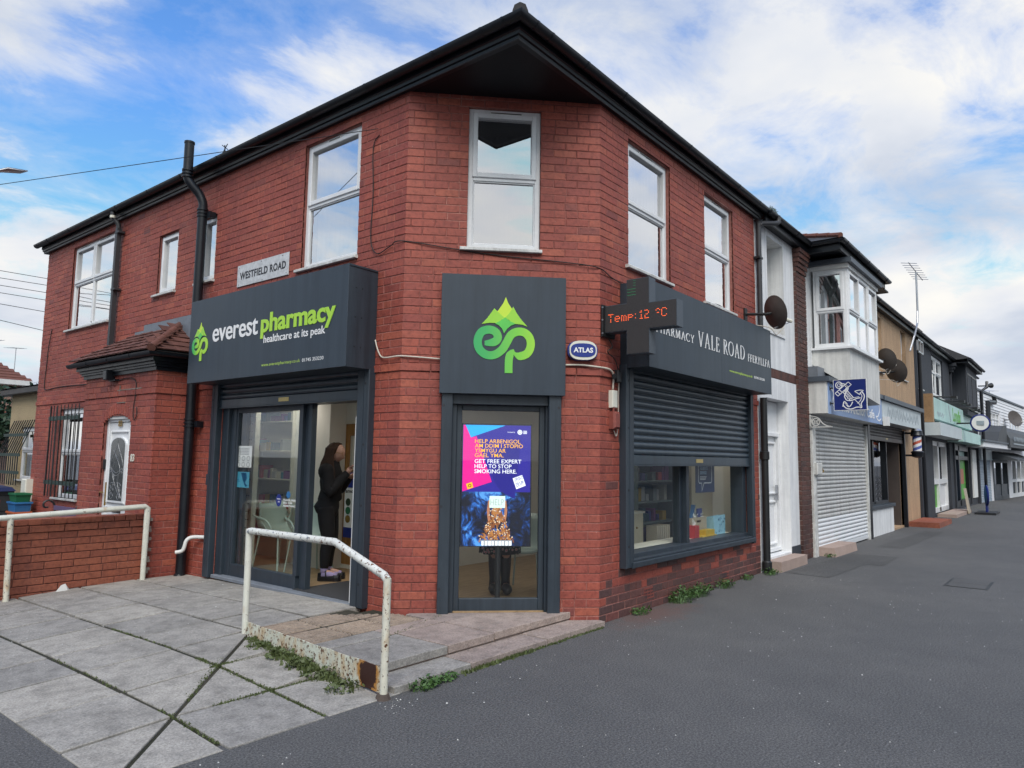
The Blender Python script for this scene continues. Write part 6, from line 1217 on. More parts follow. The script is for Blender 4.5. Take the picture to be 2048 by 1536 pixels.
# ------------------------------------------------------------------ white clad building
wc = thing('clad_building', 'flat roofed white weatherboarded building at the end of the row', 'building', (38, -.5, 0)); dU = np.array((.99743, -.07161, 0)); FD = Fr((31.5, 0, 0), dU, (-.07161, -.99743, 0))
HD = [(.1, 1.7, 3.75, 4.3), (2.55, 6.0, 3.32, 4.28), (8.6, 12.4, 3.5, 4.2), (.3, 2.75, 0, 2.1), (3.4, 7.4, 0, 2.0), (8.6, 13.2, 0, 2.12)]
wall_slab(MB(), FD, -.2, 14, -.3, 5.05, HD, -.3, 0).build('wall', 'clad_white', wc); v = 2.72
while v < 5.0:
    if v > 4.3:
        m = MB(); m.prism(Fr(FD.pt(-.15, v, .002), -FD.N, FD.U), [(0, 0), (-.035, 0), (-.012, .15), (0, .15)], 0, 14.1); m.build('board', 'clad_white', wc)
    else:
        for a_, b_ in ((-.15, .05), (1.75, 2.5), (6.05, 8.55), (12.45, 13.95)) if v > 3.2 else ((-.15, 13.95),):
            m = MB(); m.prism(Fr(FD.pt(a_, v, .002), -FD.N, FD.U), [(0, 0), (-.035, 0), (-.012, .15), (0, .15)], 0, b_-a_); m.build('board', 'clad_white', wc)
    v += .152
MB().fbox(FD, -.2, 14.05, 5.03, 5.12, -6, .08).build('roof', 'lead_dark', wc)
window(wc, FD, .1, 1.7, 3.75, 4.3, [(0, .5, 0, 1, False), (.5, 1, 0, 1, True)], gm='glass_far', curtain=None); window(wc, FD, 2.55, 6.0, 3.32, 4.28, [(i/4, (i+1)/4, 0, .62, False) for i in range(4)]+[(i/4, (i+1)/4, .62, 1, True) for i in range(4)], gm='glass_far'); window(wc, FD, 8.6, 12.4, 3.5, 4.2, [(i/4, (i+1)/4, 0, 1, False) for i in range(4)], gm='glass_far')
MB().tube([FD.pt(4.1, 5.0, .1), FD.pt(4.1, 4.72, .1), FD.pt(2.4, 4.62, .1), FD.pt(2.25, 2.8, .1)], .09, 8).build('rain_pipe', 'black_gloss', wc)
MB().fbox(FD, -.4, 13.9, 0, 2.5, -1.5, -1.45).build('shop_back', 'inner_dark', wc)
cn = thing('white_canopy', 'flat white canopy over the blue grey shutter at the end of the row', 'canopy', tuple(FD.pt(1, 2.4))); MB().fbox(FD, -3.2, 3.2, 2.40, 2.62, .0, .8, .01).build('slab', 'clad_white', cn); MB().fbox(FD, -3.3, 3.4, 2.62, 2.70, 0, .86).build('edge', 'lead_dark', cn)
s5 = thing('far_shutter', 'closed blue grey roller shutter beneath the flat white canopy', 'shutter', tuple(FD.pt(1.5, 0))); shutter(s5, FD, .3, 2.75, .02, 2.05, .0, 'blue_shutter', .09); MB().fbox(FD, .2, 2.85, 1.9, 2.38, .03, .12).build('head_box', 'fascia_grey', s5)
dk = thing('dark_shopfront', 'dark grey panelled shopfront between the blue shutter and the awnings', 'shopfront', tuple(FD.pt(5.4, 0))); MB().frame(FD, 3.4, 7.4, 0, 2.0, .2, -.2, .03).fbox(FD, 5.3, 5.5, 0, 2, -.2, .03).fbox(FD, 3.5, 7.3, .0, .75, -.15, .0).build('frame', 'charcoal', dk); MB().fbox(FD, 3.6, 5.3, .75, 1.9, -.1, -.08).build('pane', 'glass_far', dk); MB().fbox(FD, 5.5, 7.2, .75, 1.9, -.1, -.08).build('pane', 'glass_far', dk)
lt = thing('light_shopfront', 'white framed glazed shopfront under the dark awning at the right edge', 'shopfront', tuple(FD.pt(11, 0))); m = MB().frame(FD, 8.6, 13.2, 0, 2.12, .2, -.2, .0)
for u in (10.0, 11.5): m.fbox(FD, u, u+.2, .1, 2.0, -.2, 0)
m.fbox(FD, 8.7, 13.1, .8, .95, -.18, -.01).build('frame', 'upvc', lt)
for u in (8.8, 10.2, 11.7): MB().fbox(FD, u, u+1.2, .95, 1.95, -.1, -.08).build('pane', 'glass_far', lt); MB().fbox(FD, u, u+1.2, .15, .8, -.1, -.08).build('panel', 'black_render', lt)
aw = thing('awning_sign', 'large dark awning sign with pale lettering at the right edge', 'awning', tuple(FD.pt(5, 2.4))); FAw = Fr(FD.pt(-.2, 0, 0), FD.U, FD.N)
m = MB()
prof = [(0, 3.55), (.45, 3.50), (.75, 3.25), (.90, 2.9), (.92, 2.5), (0, 2.5)]
mfr = Fr(FD.pt(2.3, 0, 0), FD.N, FD.U); m.prism(mfr, prof, 0, 10); m.build('hood', 'awning', aw); MB().stroke(Fr(FD.pt(2.5, 0, .925), FD.U, FD.N), [(.6+i*.2, 3.0-.2*(i % 2)) for i in range(18)], .05, 0, .01).stroke(Fr(FD.pt(2.5, 0, .925), FD.U, FD.N), [(.6, 2.68), (4.0, 2.68)], .06, 0, .01).build('script', 'fascia_letter', aw); MB().prism(Fr(FD.pt(-.2, 0, 0), FD.U, FD.N), [(0, 2.62), (2.5, 2.62), (2.5, 3.5), (1.6, 3.45), (.7, 3.15)], .05, .8).build('hood_end', 'awning', aw)
for k, u in enumerate((3.9, 7.6)):
    a_ = thing('folded_awning', ('grey folded awning over the dark shopfront', 'grey folded awning over the white framed shopfront')[k], 'awning', tuple(FD.pt(u, 1.9))); MB().prism(Fr(FD.pt(u-1.2, 0, 0), FD.N, FD.U), [(0, 2.35), (.15, 2.3), (1.1, 1.95), (1.1, 1.88), (0, 1.95)], 0, 3.2).build('cloth', 'awning', a_); MB().tube([FD.pt(u-.9, 2.2, .02), FD.pt(u-.9, 1.95, .9)], .03, 6).tube([FD.pt(u+1.7, 2.2, .02), FD.pt(u+1.7, 1.95, .9)], .03, 6).build('arm', 'black_iron', a_)
os_ = thing('oval_sign', 'round hanging sign with dark blue rim on the black house corner', 'sign', (24, -1, 3.1)); c0 = np.array((23.0, -1.0, 3.09)); nn_ = np.array((-1, -.12, 0))
MB().lathe(c0, nn_, [(.001, -.04), (.30, -.04), (.30, .04), (.26, .05), (.26, .045), (.001, .045)], 24).build('rim', 'navy', os_); MB().lathe(c0, nn_, [(.001, .047), (.25, .047), (.25, .05), (.001, .05)], 24).build('face', 'paper_white', os_); MB().tube([c0+np.array((0, .28, 0)), (23.1, 0, 3.09)], .03, 6).build('arm', 'black_iron', os_); MB().box(22.93, 22.95, -1.12, -.9, 3.02, 3.16).build('emblem', 'fascia_letter', os_)
ds2 = dish('pale oval satellite dish on the white clad building', tuple(FD.pt(7.1, 4.08, .5)), (-.6, -.75, .25), .42, 0, tuple(FD.pt(7.1, 4.0, .02)), 'satellite dishes')
aerial('tv aerial on the flat roof of the white clad building', *FD.pt(9.9, 5.1, -1.0), .7, .5, 6, .9)
sn = thing('wall_siren', 'small black spotlight on the corner above the clad building', 'lamp', (31.9, -.3, 5.1)); MB().tube([(31.3, -.2, 5.15), (31.9, -.5, 5.2)], .03, 6).lathe((31.9, -.5, 5.2), (.7, -.5, .1), [(.05, 0), (.12, .18), (.12, .2)], 10).build('head', 'black_iron', sn)
ab = thing('alarm_box', 'white alarm box on the far corner of the black house', 'alarm', (30.3, -.1, 4.9)); MB().fbox(FR, 30.1, 30.6, 4.75, 5.15, .1, .2, .02).build('cover', 'alarm_white', ab)
# utility cover in the pavement
uc = thing('utility_cover', 'rectangular metal utility cover set in the tarmac pavement', 'cover', (5.55, -2.45, 0)); MB().box(5.12, 5.95, -2.72, -2.22, -.03, .003).build('frame', 'black_iron', uc); MB().box(5.15, 5.53, -2.69, -2.25, -.03, .006).box(5.54, 5.92, -2.69, -2.25, -.03, .006).build('plate', 'cover_grey', uc) if M('cover_grey', (.07, .068, .065), .6, .3, 20, bmp=.004, bscale=120) else 0
# ------------------------------------------------------------------ pharmacy interior
slabpoly(MB(), [(-1.40, 1.46), (-1.40, 11.0), (4.24, 11.0), (4.24, .02), (.02, .02)], .03, .13).build('shop_floor', 'floor_wood', shop)
slabpoly(MB(), INN, 2.46, 2.50).build('ceiling', 'ceiling_white', shop)
iw = MB().box(4.205, 4.245, .14, 2.99, .13, 2.46).box(-.27, -.20, 4.05, 4.82, .13, 2.46).box(-.20, .0, 4.05, 4.12, .13, 2.46).box(-.0, .08, 4.25, 6.1, .13, 2.46).box(.0, .08, 3.05, 3.35, .13, 2.46).box(.0, .08, 3.35, 4.25, 2.07, 2.46).box(.08, 4.25, 3.0, 3.08, .13, 2.46).box(-1.30, .05, 6.05, 6.12, .13, 2.46)
iw.build('partition', 'inner_wall', shop)
dfr = MB().frame(Fr((-.002, 0, 0), (0, -1, 0), (-1, 0, 0)), -4.25, -3.33, .13, 2.10, .05, -.05, .012, .003).build('inner_door', 'cream_light', shop)
FDi = Fr((.02, 0, 0), (0, -1, 0), (-1, 0, 0)); wall_slab(MB(), FDi, -4.20, -3.38, .135, 2.05, [(-3.99, -3.72, 1.42, 1.90)], -.03, .01).build('door_leaf', 'door_wood', dfr); MB().frame(FDi, -4.0, -3.71, 1.41, 1.91, .02, 0, .018).build('vision_frame', 'door_wood', dfr); MB().fbox(FDi, -3.99, -3.72, 1.42, 1.90, -.02, -.015).build('pane', 'cream_light', dfr)
E('lamp_panel', (1.0, .93, .82), 5.0)
for k_, (a_, b_, lb) in enumerate(((-.85, 2.55, 'ceiling light panel just inside the open entrance'), (-.70, 4.55, 'ceiling light panel above the pale green entrance chairs'), (.75, 1.65, 'ceiling light panel behind the corner screen'), (2.6, 1.1, 'ceiling light panel over the cream cabinet'), (3.6, .38, 'ceiling light panel above the window ledge'))):
    cl_ = thing('ceiling_light', lb, 'light', (a_, b_, 2.46), 'shop ceiling lights'); MB().box(a_-.3, a_+.3, b_-.15, b_+.15, 2.445, 2.462).build('housing', 'upvc', cl_); MB().box(a_-.28, a_+.28, b_-.13, b_+.13, 2.440, 2.4445).build('diffuser', 'lamp_panel', cl_)
# slatwall boards and trim
sw = thing('slatwall', 'cream slatted display wall just inside the entrance glass', 'display wall', (-.95, 5.1, .13))
for i in range(22): MB().fbox(Fr((-.95, 0, 0), (0, -1, 0), (-1, 0, 0)), -5.98, -4.76, .14+i*.105, .14+i*.105+.090, -.02, 0, .006).build('board', 'slat_cream', sw)
MB().box(-.93, -.91, 4.76, 5.98, .13, 2.45).build('backing', 'twig', sw); MB().box(-.97, -.90, 4.70, 4.76, .13, 2.45).build('edge_trim', 'cream_light', sw)
# shelves with packs
def shelf_unit(label, F, u0, u1, heights, depth, seed, grp, pal, top=None, item_h=(.07, .19), mat='cream_light', packlabel='', gap=.0):
    s_ = thing('shelf_unit', label, 'shelves', tuple(F.pt((u0+u1)/2, .13))); q = random.Random(seed)
    for v in heights: MB().fbox(F, u0, u1, v-.02, v, -depth, 0, .003).build('shelf', mat, s_)
    MB().fbox(F, u0, u1, .13, max(heights)+.2, -depth-.02, -depth).fbox(F, u0-.02, u0, .13, max(heights)+.2, -depth, -.0).fbox(F, u1, u1+.02, .13, max(heights)+.2, -depth, -.0).build('carcass', mat, s_)
    for v in heights[:-1] if top else heights:
        u = u0+.02
        while u < u1-.08:
            w = q.uniform(.05, .14); h = q.uniform(*item_h); d = q.uniform(.06, .12)
            if u+w > u1-.01: break
            if q.random() < .86: 
                o = MB().fbox(F, u, u+w-.006, v, v+h, -depth+.02, -depth+.02+d+.08, .004).build('pack', q.choice(pal), None); tag(o, packlabel, 'pack', grp)
            u += w+gap
    return s_
PAL = []
for i, c in enumerate(((.5, .5, .5), (.06, .08, .28), (.20, .05, .22), (.45, .06, .08), (.05, .22, .32), (.60, .58, .50), (.02, .10, .16), (.5, .33, .06), (.30, .34, .36))): M('pack_%d' % i, c, .45, .1, 12); PAL.append('pack_%d' % i)
shelf_unit('white shelves of medicine packs behind the entrance chairs', Fr((-.32, 0, 0), (0, -1, 0), (-1, 0, 0)), -5.95, -4.84, [.50, .86, 1.28, 1.68, 2.1], .26, 3, 'medicine packs on the entrance shelves', PAL, packlabel='small medicine pack on the shelves behind the entrance glass')
shelf_unit('dark shelving stocked with products behind the left pane of the Vale Road window', Fr((0, .84, 0), (1, 0, 0), (0, -1, 0)), 2.32, 3.44, [.50, .78, 1.06, 1.34, 1.62, 1.9], .30, 8, 'packs on the back shelves', PAL, mat='teal', packlabel='small product pack on the dark shelves behind the Vale Road window', item_h=(.08, .22))
# notices on the entrance glass
FG = Fr((-1.332, 0, 0), (0, -1, 0), (-1, 0, 0))
n1 = thing('paper_notice', 'white paper notice with small pictograms stuck inside the entrance glass', 'notice', (-1.33, 4.3, 1.45)); MB().fbox(FG, -4.535, -4.16, 1.455, 1.72, -.002, 0).build('sheet', 'paper_white', n1); m = MB()
for i in range(5): m.fbox(FG, -4.48+.01*i, -4.22, 1.685-i*.018, 1.690-i*.018, 0, .001)
for i in range(3):
    for jx in range(2): m.stroke(FG, [(-4.45+i*.11+.035*math.cos(R(a)), 1.565-jx*.075+.028*math.sin(R(a))) for a in range(0, 360, 40)], .006, 0, .001, True)
m.build('print', 'ink_grey', n1)
n2 = thing('blue_leaflet', 'light blue leaflet stuck on the entrance glass below the paper notice', 'leaflet', (-1.33, 4.38, 1.2)); MB().fbox(FG, -4.568, -4.19, 1.208, 1.40, -.002, 0).build('sheet', 'paper_blue', n2); MB().prism(FG, [(-4.38, 1.39), (-4.26, 1.39), (-4.24, 1.32), (-4.28, 1.27), (-4.22, 1.23), (-4.27, 1.22), (-4.33, 1.30)], 0, .001).fbox(FG, -4.54, -4.42, 1.30, 1.31, 0, .001).fbox(FG, -4.54, -4.40, 1.28, 1.288, 0, .001).build('print', 'sky_dark', n2)
n3 = thing('door_sticker', 'white press bell notice with blue round stickers low on the entrance glass', 'sticker', (-1.33, 3.4, 1.0)); MB().prism(FG, [(-3.54+.055*math.cos(R(a)), 1.09+.072*math.sin(R(a))) for a in range(0, 360, 18)], 0, .001).build('round_sticker', 'alarm_blue', n3); MB().prism(FG, [(-3.352+.04*math.cos(R(a)), 1.16+.04*math.sin(R(a))) for a in range(0, 360, 18)], 0, .001).build('round_sticker', 'blue_plastic', n3)
lettering('lettering', FG, 'Hearing', -3.575, 1.095, .07, .018, 'white_letter', n3, depth=.001, w=.001, bold=.02); lettering('lettering', FG, 'Aid', -3.555, 1.065, .035, .016, 'white_letter', n3, depth=.001, w=.001, bold=.02)
for i, s in enumerate(('PLEASE PRESS', 'BELL FOR', 'ASSISTANCE')): lettering('lettering', FG, s, -3.45, 1.088-i*.033, .27 if i != 1 else .18, .022, 'white_letter', n3, depth=.001, bold=.03)
bd = thing('banner_stand', 'white leaflet board with three round pictures in front of the wooden inner door', 'display board', (-.1, 3.75, .4)); FBn = Fr((-.1, 0, 0), (0, -1, 0), (-1, 0, 0)); MB().fbox(FBn, -3.90, -3.40, .60, 1.27, -.02, 0).build('board', 'paper_white', bd); MB().fbox(FBn, -3.90, -3.40, .55, .68, 0, .004).build('band', 'alarm_blue', bd); MB().fbox(FBn, -3.90, -3.40, 1.20, 1.40, 0, .004).build('band', 'alarm_blue', bd); lettering('lettering', FBn, 'smoke', -3.88, 1.13, .26, .05, 'ink', bd, bold=.02, depth=.002)
for i, mt in enumerate(('leaf_dark', 'green_plastic', 'brass')): MB().prism(FBn, [(-3.82+.05*math.cos(R(a)), 1.01-i*.11+.05*math.sin(R(a))) for a in range(0, 360, 20)], 0, .003).build('round_picture', mt, bd)
MB().tube([(-.09, 3.7, .13), (-.09, 3.7, .6)], .012, 6).build('stand', 'steel', bd)
mt_ = tag(MB().box(-1.38, -.62, 2.0, 3.12, .131, .137).build('door_mat', 'mat_dark', None), 'dark entrance mat on the wooden floor inside the open door', 'mat')
# tub chairs
def chair(label, x, y, rz):
    c = thing('tub_chair', label, 'chair', (x, y, .13), 'pale green plastic chairs'); ca, sa = math.cos(rz), math.sin(rz)
    T = lambda f, s, z: (x+f*ca-s*sa, y+f*sa+s*ca, .13+z)
    prof = [(.24, .43), (.22, .455), (.1, .44), (-.05, .43), (-.16, .45), (-.215, .53), (-.25, .64), (-.285, .75), (-.32, .84)]; m = MB(); n = 14
    for i, (f, z) in enumerate(prof):
        hw = .24 if i < 5 else .25-.025*(i-5)
        for jx in range(n+1):
            t = -1+2*jx/n; e_ = abs(t)**3; lift = .05*e_ if i < 3 else (.20*e_ if i < 6 else .03*e_); fw = f+(.16*e_ if i >= 5 else 0); m.v.append(T(fw, t*hw*1.05, z+lift))
    k = n+1
    for i in range(len(prof)-1):
        for jx in range(n): m.f.append((i*k+jx, i*k+jx+1, (i+1)*k+jx+1, (i+1)*k+jx))
    o = m.build('shell', 'chair_green', c, True); md = o.modifiers.new('t', 'SOLIDIFY'); md.thickness = .008
    for s_ in (-1, 1): MB().tube(smooth_path([T(.16, s_*.25, .47), T(.14, s_*.285, .58), T(.05, s_*.29, .655), T(-.1, s_*.28, .68), T(-.23, s_*.24, .70)], 4), .013, 8).build('arm', 'chair_green', c, True)
    for f, s_ in ((.17, .18), (.17, -.18), (-.17, .18), (-.17, -.18)): MB().tube([T(f, s_, .43), T(f*1.35, s_*1.25, 0)], .011, 8).build('leg', 'chair_green', c)
chair('pale green tub chair nearest the entrance glass', -.68, 4.48, R(-80)); chair('pale green tub chair partly hidden by the open door edge', -.56, 3.98, R(-100)); chair('pale green tub chair seen through the corner glass', .42, 1.25, R(200))
# corner screen
scn = thing('advert_screen', 'tall lit screen with stop smoking advert behind the corner glass', 'screen', tuple(FC.pt(-1.03, .13, -.18))); FT = FC.at(0, 0, -.12); u0, u1 = -1.376, -.688
MB().fbox(FC, u0-.012, u1+.012, .735, 1.958, -.17, -.1205, .003).build('bezel', 'plastic_black', scn); MB().tube([FC.pt(-1.0, .13, -.16), FC.pt(-1.0, .75, -.16)], .028, 10).fbox(FC, -1.2, -.8, .13, .15, -.4, -.12).build('stand', 'plastic_black', scn)
E('scr_navy', (.020, .012, .26), 0.648); E('scr_navy2', (.012, .008, .20), 0.648); E('scr_pink', (.72, .004, .25), 0.648); E('scr_cyan', (.01, .36, .78), 0.648); E('scr_gold', (.90, .42, .01), 0.684); E('scr_white', (.85, .87, .92), 0.684); E('scr_mint', (.62, .80, .72), 0.648); E('scr_black', (.004, .006, .014), 0.576); E('scr_tan', (.42, .17, .045), 0.612); E('scr_tan2', (.22, .07, .02), 0.612); E('scr_butt', (.70, .55, .40), 0.648); E('scr_skin', (.42, .17, .09), 0.612); E('scr_grey', (.30, .32, .36), 0.612)
mm, t, b = newmat('scr_smoke'); v_ = noise(t, 5.5, 7, .62, dist=2.2); v2 = noise(t, 2.4, 3, .5, off=(4, 1, 2)); cl = ramp(t, math_n(t, 'MULTIPLY', v_, math_n(t, 'MULTIPLY', v2, 1.9)), [(.40, (.001, .002, .008)), (.50, (.004, .03, .14)), (.58, (.02, .14, .55)), (.66, (.10, .36, .85))]); t.links.new(cl, b.inputs['Emission Color']); b.inputs['Emission Strength'].default_value = .6; b.inputs['Base Color'].default_value = (.01, .01, .02, 1); b.inputs['Roughness'].default_value = .3
MB().fbox(FT, u0, u1, 1.275, 1.945, 0, .001).build('picture', 'scr_navy', scn); MB().fbox(FT, u0, u1, .742, 1.275, 0, .001).build('picture', 'scr_smoke', scn)
MB().prism(FT, [(-1.372, 1.942), (-1.355, 1.942), (-1.291, 1.817), (-1.24, 1.83), (-1.078, 1.375), (-1.372, 1.277)], .001, .002).build('picture', 'scr_pink', scn); MB().prism(FT, [(-1.352, 1.943), (-.946, 1.943), (-1.297, 1.817)], .001, .0025).build('picture', 'scr_cyan', scn)
MB().prism(FT, [(-.76+.32*math.cos(R(a)), 1.50+.30*math.sin(R(a))) for a in range(95, 265, 10)], .0008, .0014).build('picture', 'scr_navy2', scn)
for i, (s, w_3, col) in enumerate((('HELP ARBENIGOL', .462, 'gold'), ('AM DDIM I STOPIO', .486, 'gold'), ('YSMYGU AR', .312, 'gold'), ('GAEL YMA.', .290, 'gold'), ('GET FREE EXPERT', .473, 'white'), ('HELP TO STOP', .373, 'white'), ('SMOKING HERE.', .426, 'white'))):
    lettering('lettering', FT, s, -1.254, (1.762, 1.716, 1.668, 1.620, 1.561, 1.511, 1.460)[i], w_3, .039, 'scr_'+col, scn, bold=.004, depth=.001, w=.002)
MB().prism(FT, [(-1.335, 1.352), (-1.277, 1.372), (-1.262, 1.318), (-1.320, 1.298)], .002, .003).build('picture', 'scr_gold', scn); MB().stroke(FT, [(-1.298+.013*math.cos(R(a)), 1.335+.013*math.sin(R(a))) for a in range(0, 360, 30)], .007, .003, .004, True).build('picture', 'ink', scn)
MB().prism(FT, [(-.867, 1.412), (-.771, 1.447), (-.734, 1.341), (-.829, 1.304)], .001, .002).build('picture', 'scr_white', scn)
for s, du, dv, w_3, h_ in (('HELPA FI', .012, .085, .085, .016), ('STOPIO', .016, .066, .085, .018), ('HELP ME', .024, .036, .085, .018), ('QUIT', .03, .012, .085, .024)): lettering('lettering', FT, s, -.858+du, 1.312+dv, w_3, h_, 'scr_navy', scn, bold=.012, depth=.001, w=.002, rot=R(20))
lettering('lettering', FT, 'Funded by', -.925, 1.868, .075, .013, 'scr_white', scn, depth=.001, w=.002); m = MB().stroke(FT, [(-.80+.022*math.cos(R(a)), 1.877+.022*math.sin(R(a))) for a in range(0, 360, 30)], .006, .001, .002, True)
for a in (0, 45, 90, 135): m.stroke(FT, [(-.80-.022*math.cos(R(a)), 1.877-.022*math.sin(R(a))), (-.80+.022*math.cos(R(a)), 1.877+.022*math.sin(R(a)))], .005, .001, .002)
for i in range(3): m.fbox(FT, -.765, -.728, 1.862+i*.012, 1.868+i*.012, .001, .002)
m.build('picture', 'scr_white', scn)
MB().fbox(FT, -1.098, -.940, 1.118, 1.235, .006, .007).build('picture', 'scr_mint', scn); lettering('lettering', FT, 'HELP', -1.088, 1.145, .135, .058, 'scr_grey', scn, depth=.0006, w=.007, bold=-.012)
for s_ in (-1, 1): MB().stroke(FT, smooth_path([(-1.02+s_*.075, .98), (-1.02+s_*.088, 1.08), (-1.02+s_*.082, 1.15), (-1.02+s_*.078, 1.19)], 4), .026, .002, .004).build('picture', 'scr_skin', scn)
q = random.Random(4); ms = {'scr_tan': MB(), 'scr_tan2': MB(), 'scr_butt': MB()}
for i in range(210):
    v = .795+.33*q.random()**1.35; hw = .155*(1-(v-.80)/.36)+.012; u = -1.022+q.uniform(-hw, hw); a = q.gauss(90, 38); L = q.uniform(.03, .055); d = np.array((math.cos(R(a)), math.sin(R(a)))); p = np.array((u, v)); z = .0025+.003*(i/210)
    ms['scr_tan' if q.random() < .68 else 'scr_tan2'].stroke(FT, [p-d*L*.5, p+d*L*.5], .011, z, z+.0003)
    if q.random() < .5: ms['scr_butt'].stroke(FT, [p+d*L*.4, p+d*L*.62], .011, z, z+.0004)
for k, m in ms.items(): m.build('picture', k, scn)
MB().prism(FT, [(-1.18, .80), (-.868, .80), (-.875, .745), (-1.172, .745)], .0056, .0062).build('picture', 'scr_grey', scn); m = MB()
for i in range(9): m.fbox(FT, -1.17+i*.034, -1.15+i*.034+.004*(i % 3), .748, .79, .0063, .0068)
m.build('picture', 'scr_white', scn)
# sill display in the Vale Road window
MB().box(.58, 3.9, .145, .50, .585, .612).build('display_ledge', 'cream_light', wnd)
MB().box(3.48, 4.2, .62, .66, .13, 2.45).build('display_back', 'cream', wnd)
cb_ = thing('counter_cabinet', 'cream cabinet standing behind the left pane of the Vale Road window', 'cabinet', (1.9, .9, .13)); MB().box(1.75, 2.28, .75, 1.25, .13, .93).build('body', 'cream', cb_); MB().box(1.73, 2.30, .73, 1.27, .93, .955).build('top', 'cream_light', cb_); MB().lathe((2.1, .75, .75), (0, -1, 0), [(.012, 0), (.012, .015)], 8).build('knob', 'brass', cb_)
rd_ = thing('radiator', 'cream column radiator behind the Vale Road window', 'radiator', (2.6, .7, .13))
for i in range(7): MB().box(2.42+i*.055, 2.455+i*.055, .62, .78, .2, .76).build('column', 'radiator', rd_)
MB().box(2.40, 2.80, .67, .72, .17, .21).build('foot', 'radiator', rd_)
tb = thing('tissue_box', 'red tissue box with white tissue on the window ledge', 'box', (2.72, .26, .61)); MB().box(2.66, 2.79, .2, .33, .612, .775).build('carton', 'red_plastic', tb); MB().add([(2.69, .25, .775), (2.76, .25, .775), (2.75, .28, .775), (2.70, .22, .83), (2.73, .27, .87), (2.78, .24, .80)], [(0, 1, 4), (1, 2, 4), (0, 3, 4), (1, 5, 4)]).build('tissue', 'paper_white', tb)
yt = thing('yellow_tray', 'yellow plastic tray on the window ledge in front of the cardboard box', 'tray', (3.05, .23, .61)); MB().box(2.83, 3.28, .17, .30, .612, .632).box(2.98, 3.26, .19, .29, .632, .70).build('tray', 'yellow', yt)
cx2 = thing('storage_box', 'grey cardboard box with handle hole full of supplies on the window ledge', 'box', (3.05, .4, .61)); wall_slab(MB(), Fr((0, .32, 0), (1, 0, 0), (0, -1, 0)), 2.80, 3.30, .612, .86, [(2.98, 3.12, .79, .82)], -.02, 0).box(2.80, 2.82, .34, .48, .612, .86).box(3.28, 3.30, .34, .48, .612, .86).box(2.8, 3.3, .46, .48, .612, .86).build('carton', 'cardboard', cx2)
MB().add([(2.90, .36, .84), (2.98, .38, .84), (3.06, .37, 1.02), (2.98, .36, 1.03), (2.90, .40, .84), (2.98, .42, .84), (3.06, .41, 1.02), (2.98, .40, 1.03)], [(0, 1, 2, 3), (4, 7, 6, 5), (0, 4, 5, 1), (1, 5, 6, 2), (2, 6, 7, 3), (3, 7, 4, 0)]).build('folder', 'blue_plastic', cx2); m = MB()
for i in range(12): leafball(m, (2.98+.028*i, .40, .87+.02*math.sin(i*2)), .045, 12, .03, 60+i)
m.build('bags', 'paper_white', cx2); MB().fbox(Fr((0, .39, 0), (1, 0, 0), (0, -1, 0)), 3.12, 3.26, .84, .97, 0, .02).build('packet', 'pack_1', cx2)
gb = thing('patterned_bag', 'pale blue patterned gift bag at the end of the window ledge', 'bag', (3.5, .3, .61)); MB().add([(3.34, .22, .612), (3.70, .22, .612), (3.70, .34, .612), (3.34, .34, .612), (3.33, .24, .86), (3.72, .23, .87), (3.71, .33, .86), (3.34, .34, .85)], [(0, 1, 5, 4), (1, 2, 6, 5), (2, 3, 7, 6), (3, 0, 4, 7), (0, 3, 2, 1)]).build('bag', 'sky_print', gb); m = MB(); q = random.Random(2)
for i in range(26): leafball(m, (q.uniform(3.37, 3.68), .222, q.uniform(.63, .83)), .012, 3, .012, i)
m.build('pattern', 'sky_dark', gb)
ps = thing('window_poster', 'navy poster with white speech bubble outline hanging in the Vale Road window', 'poster', (2.88, .13, 1.2)); FPo = Fr((0, .145, 0), (1, 0, 0), (0, -1, 0)); MB().fbox(FPo, 2.57, 3.17, 1.205, 1.95, -.003, 0).build('sheet', 'navy_soft', ps) if M('navy_soft', (.010, .028, .095), .5, .08) else 0
MB().stroke(FPo, [(2.66, 1.90), (2.66, 1.36), (2.68, 1.33), (2.76, 1.33), (2.76, 1.225), (2.83, 1.33), (3.06, 1.33), (3.08, 1.36), (3.08, 1.90)], .013, 0, .001).build('speech_bubble', 'white_letter', ps)
for i, (s, w_3) in enumerate((('COMMON', .22), ('AILMENTS', .24), ('SERVICE', .20))): lettering('lettering', FPo, s, 2.71, 1.56-i*.058, w_3, .042, 'letter_sky', ps, bold=.03, depth=.001) if ('letter_sky' in MATS or M('letter_sky', (.42, .62, .80), .5)) else 0
for i in range(3): MB().fbox(FPo, 2.71, 2.92-.02*i, 1.408-i*.018, 1.416-i*.018, 0, .001).build('small_print', 'white_letter', ps)
jk = thing('hanging_jacket', 'dark blue padded jacket edge inside the left pane of the Vale Road window', 'jacket', (1.2, .8, .6)); MB().tube(smooth_path([(1.30, .75, 1.06), (1.34, .75, .95), (1.33, .76, .82), (1.28, .76, .72)], 4), [.09, .11, .12, .125, .13, .13, .13, .13, .125, .12, .11, .10, .09], 12).build('sleeve', 'alarm_blue_dark', jk, True) if M('alarm_blue_dark', (.012, .018, .045), .7, .3, 20) else 0
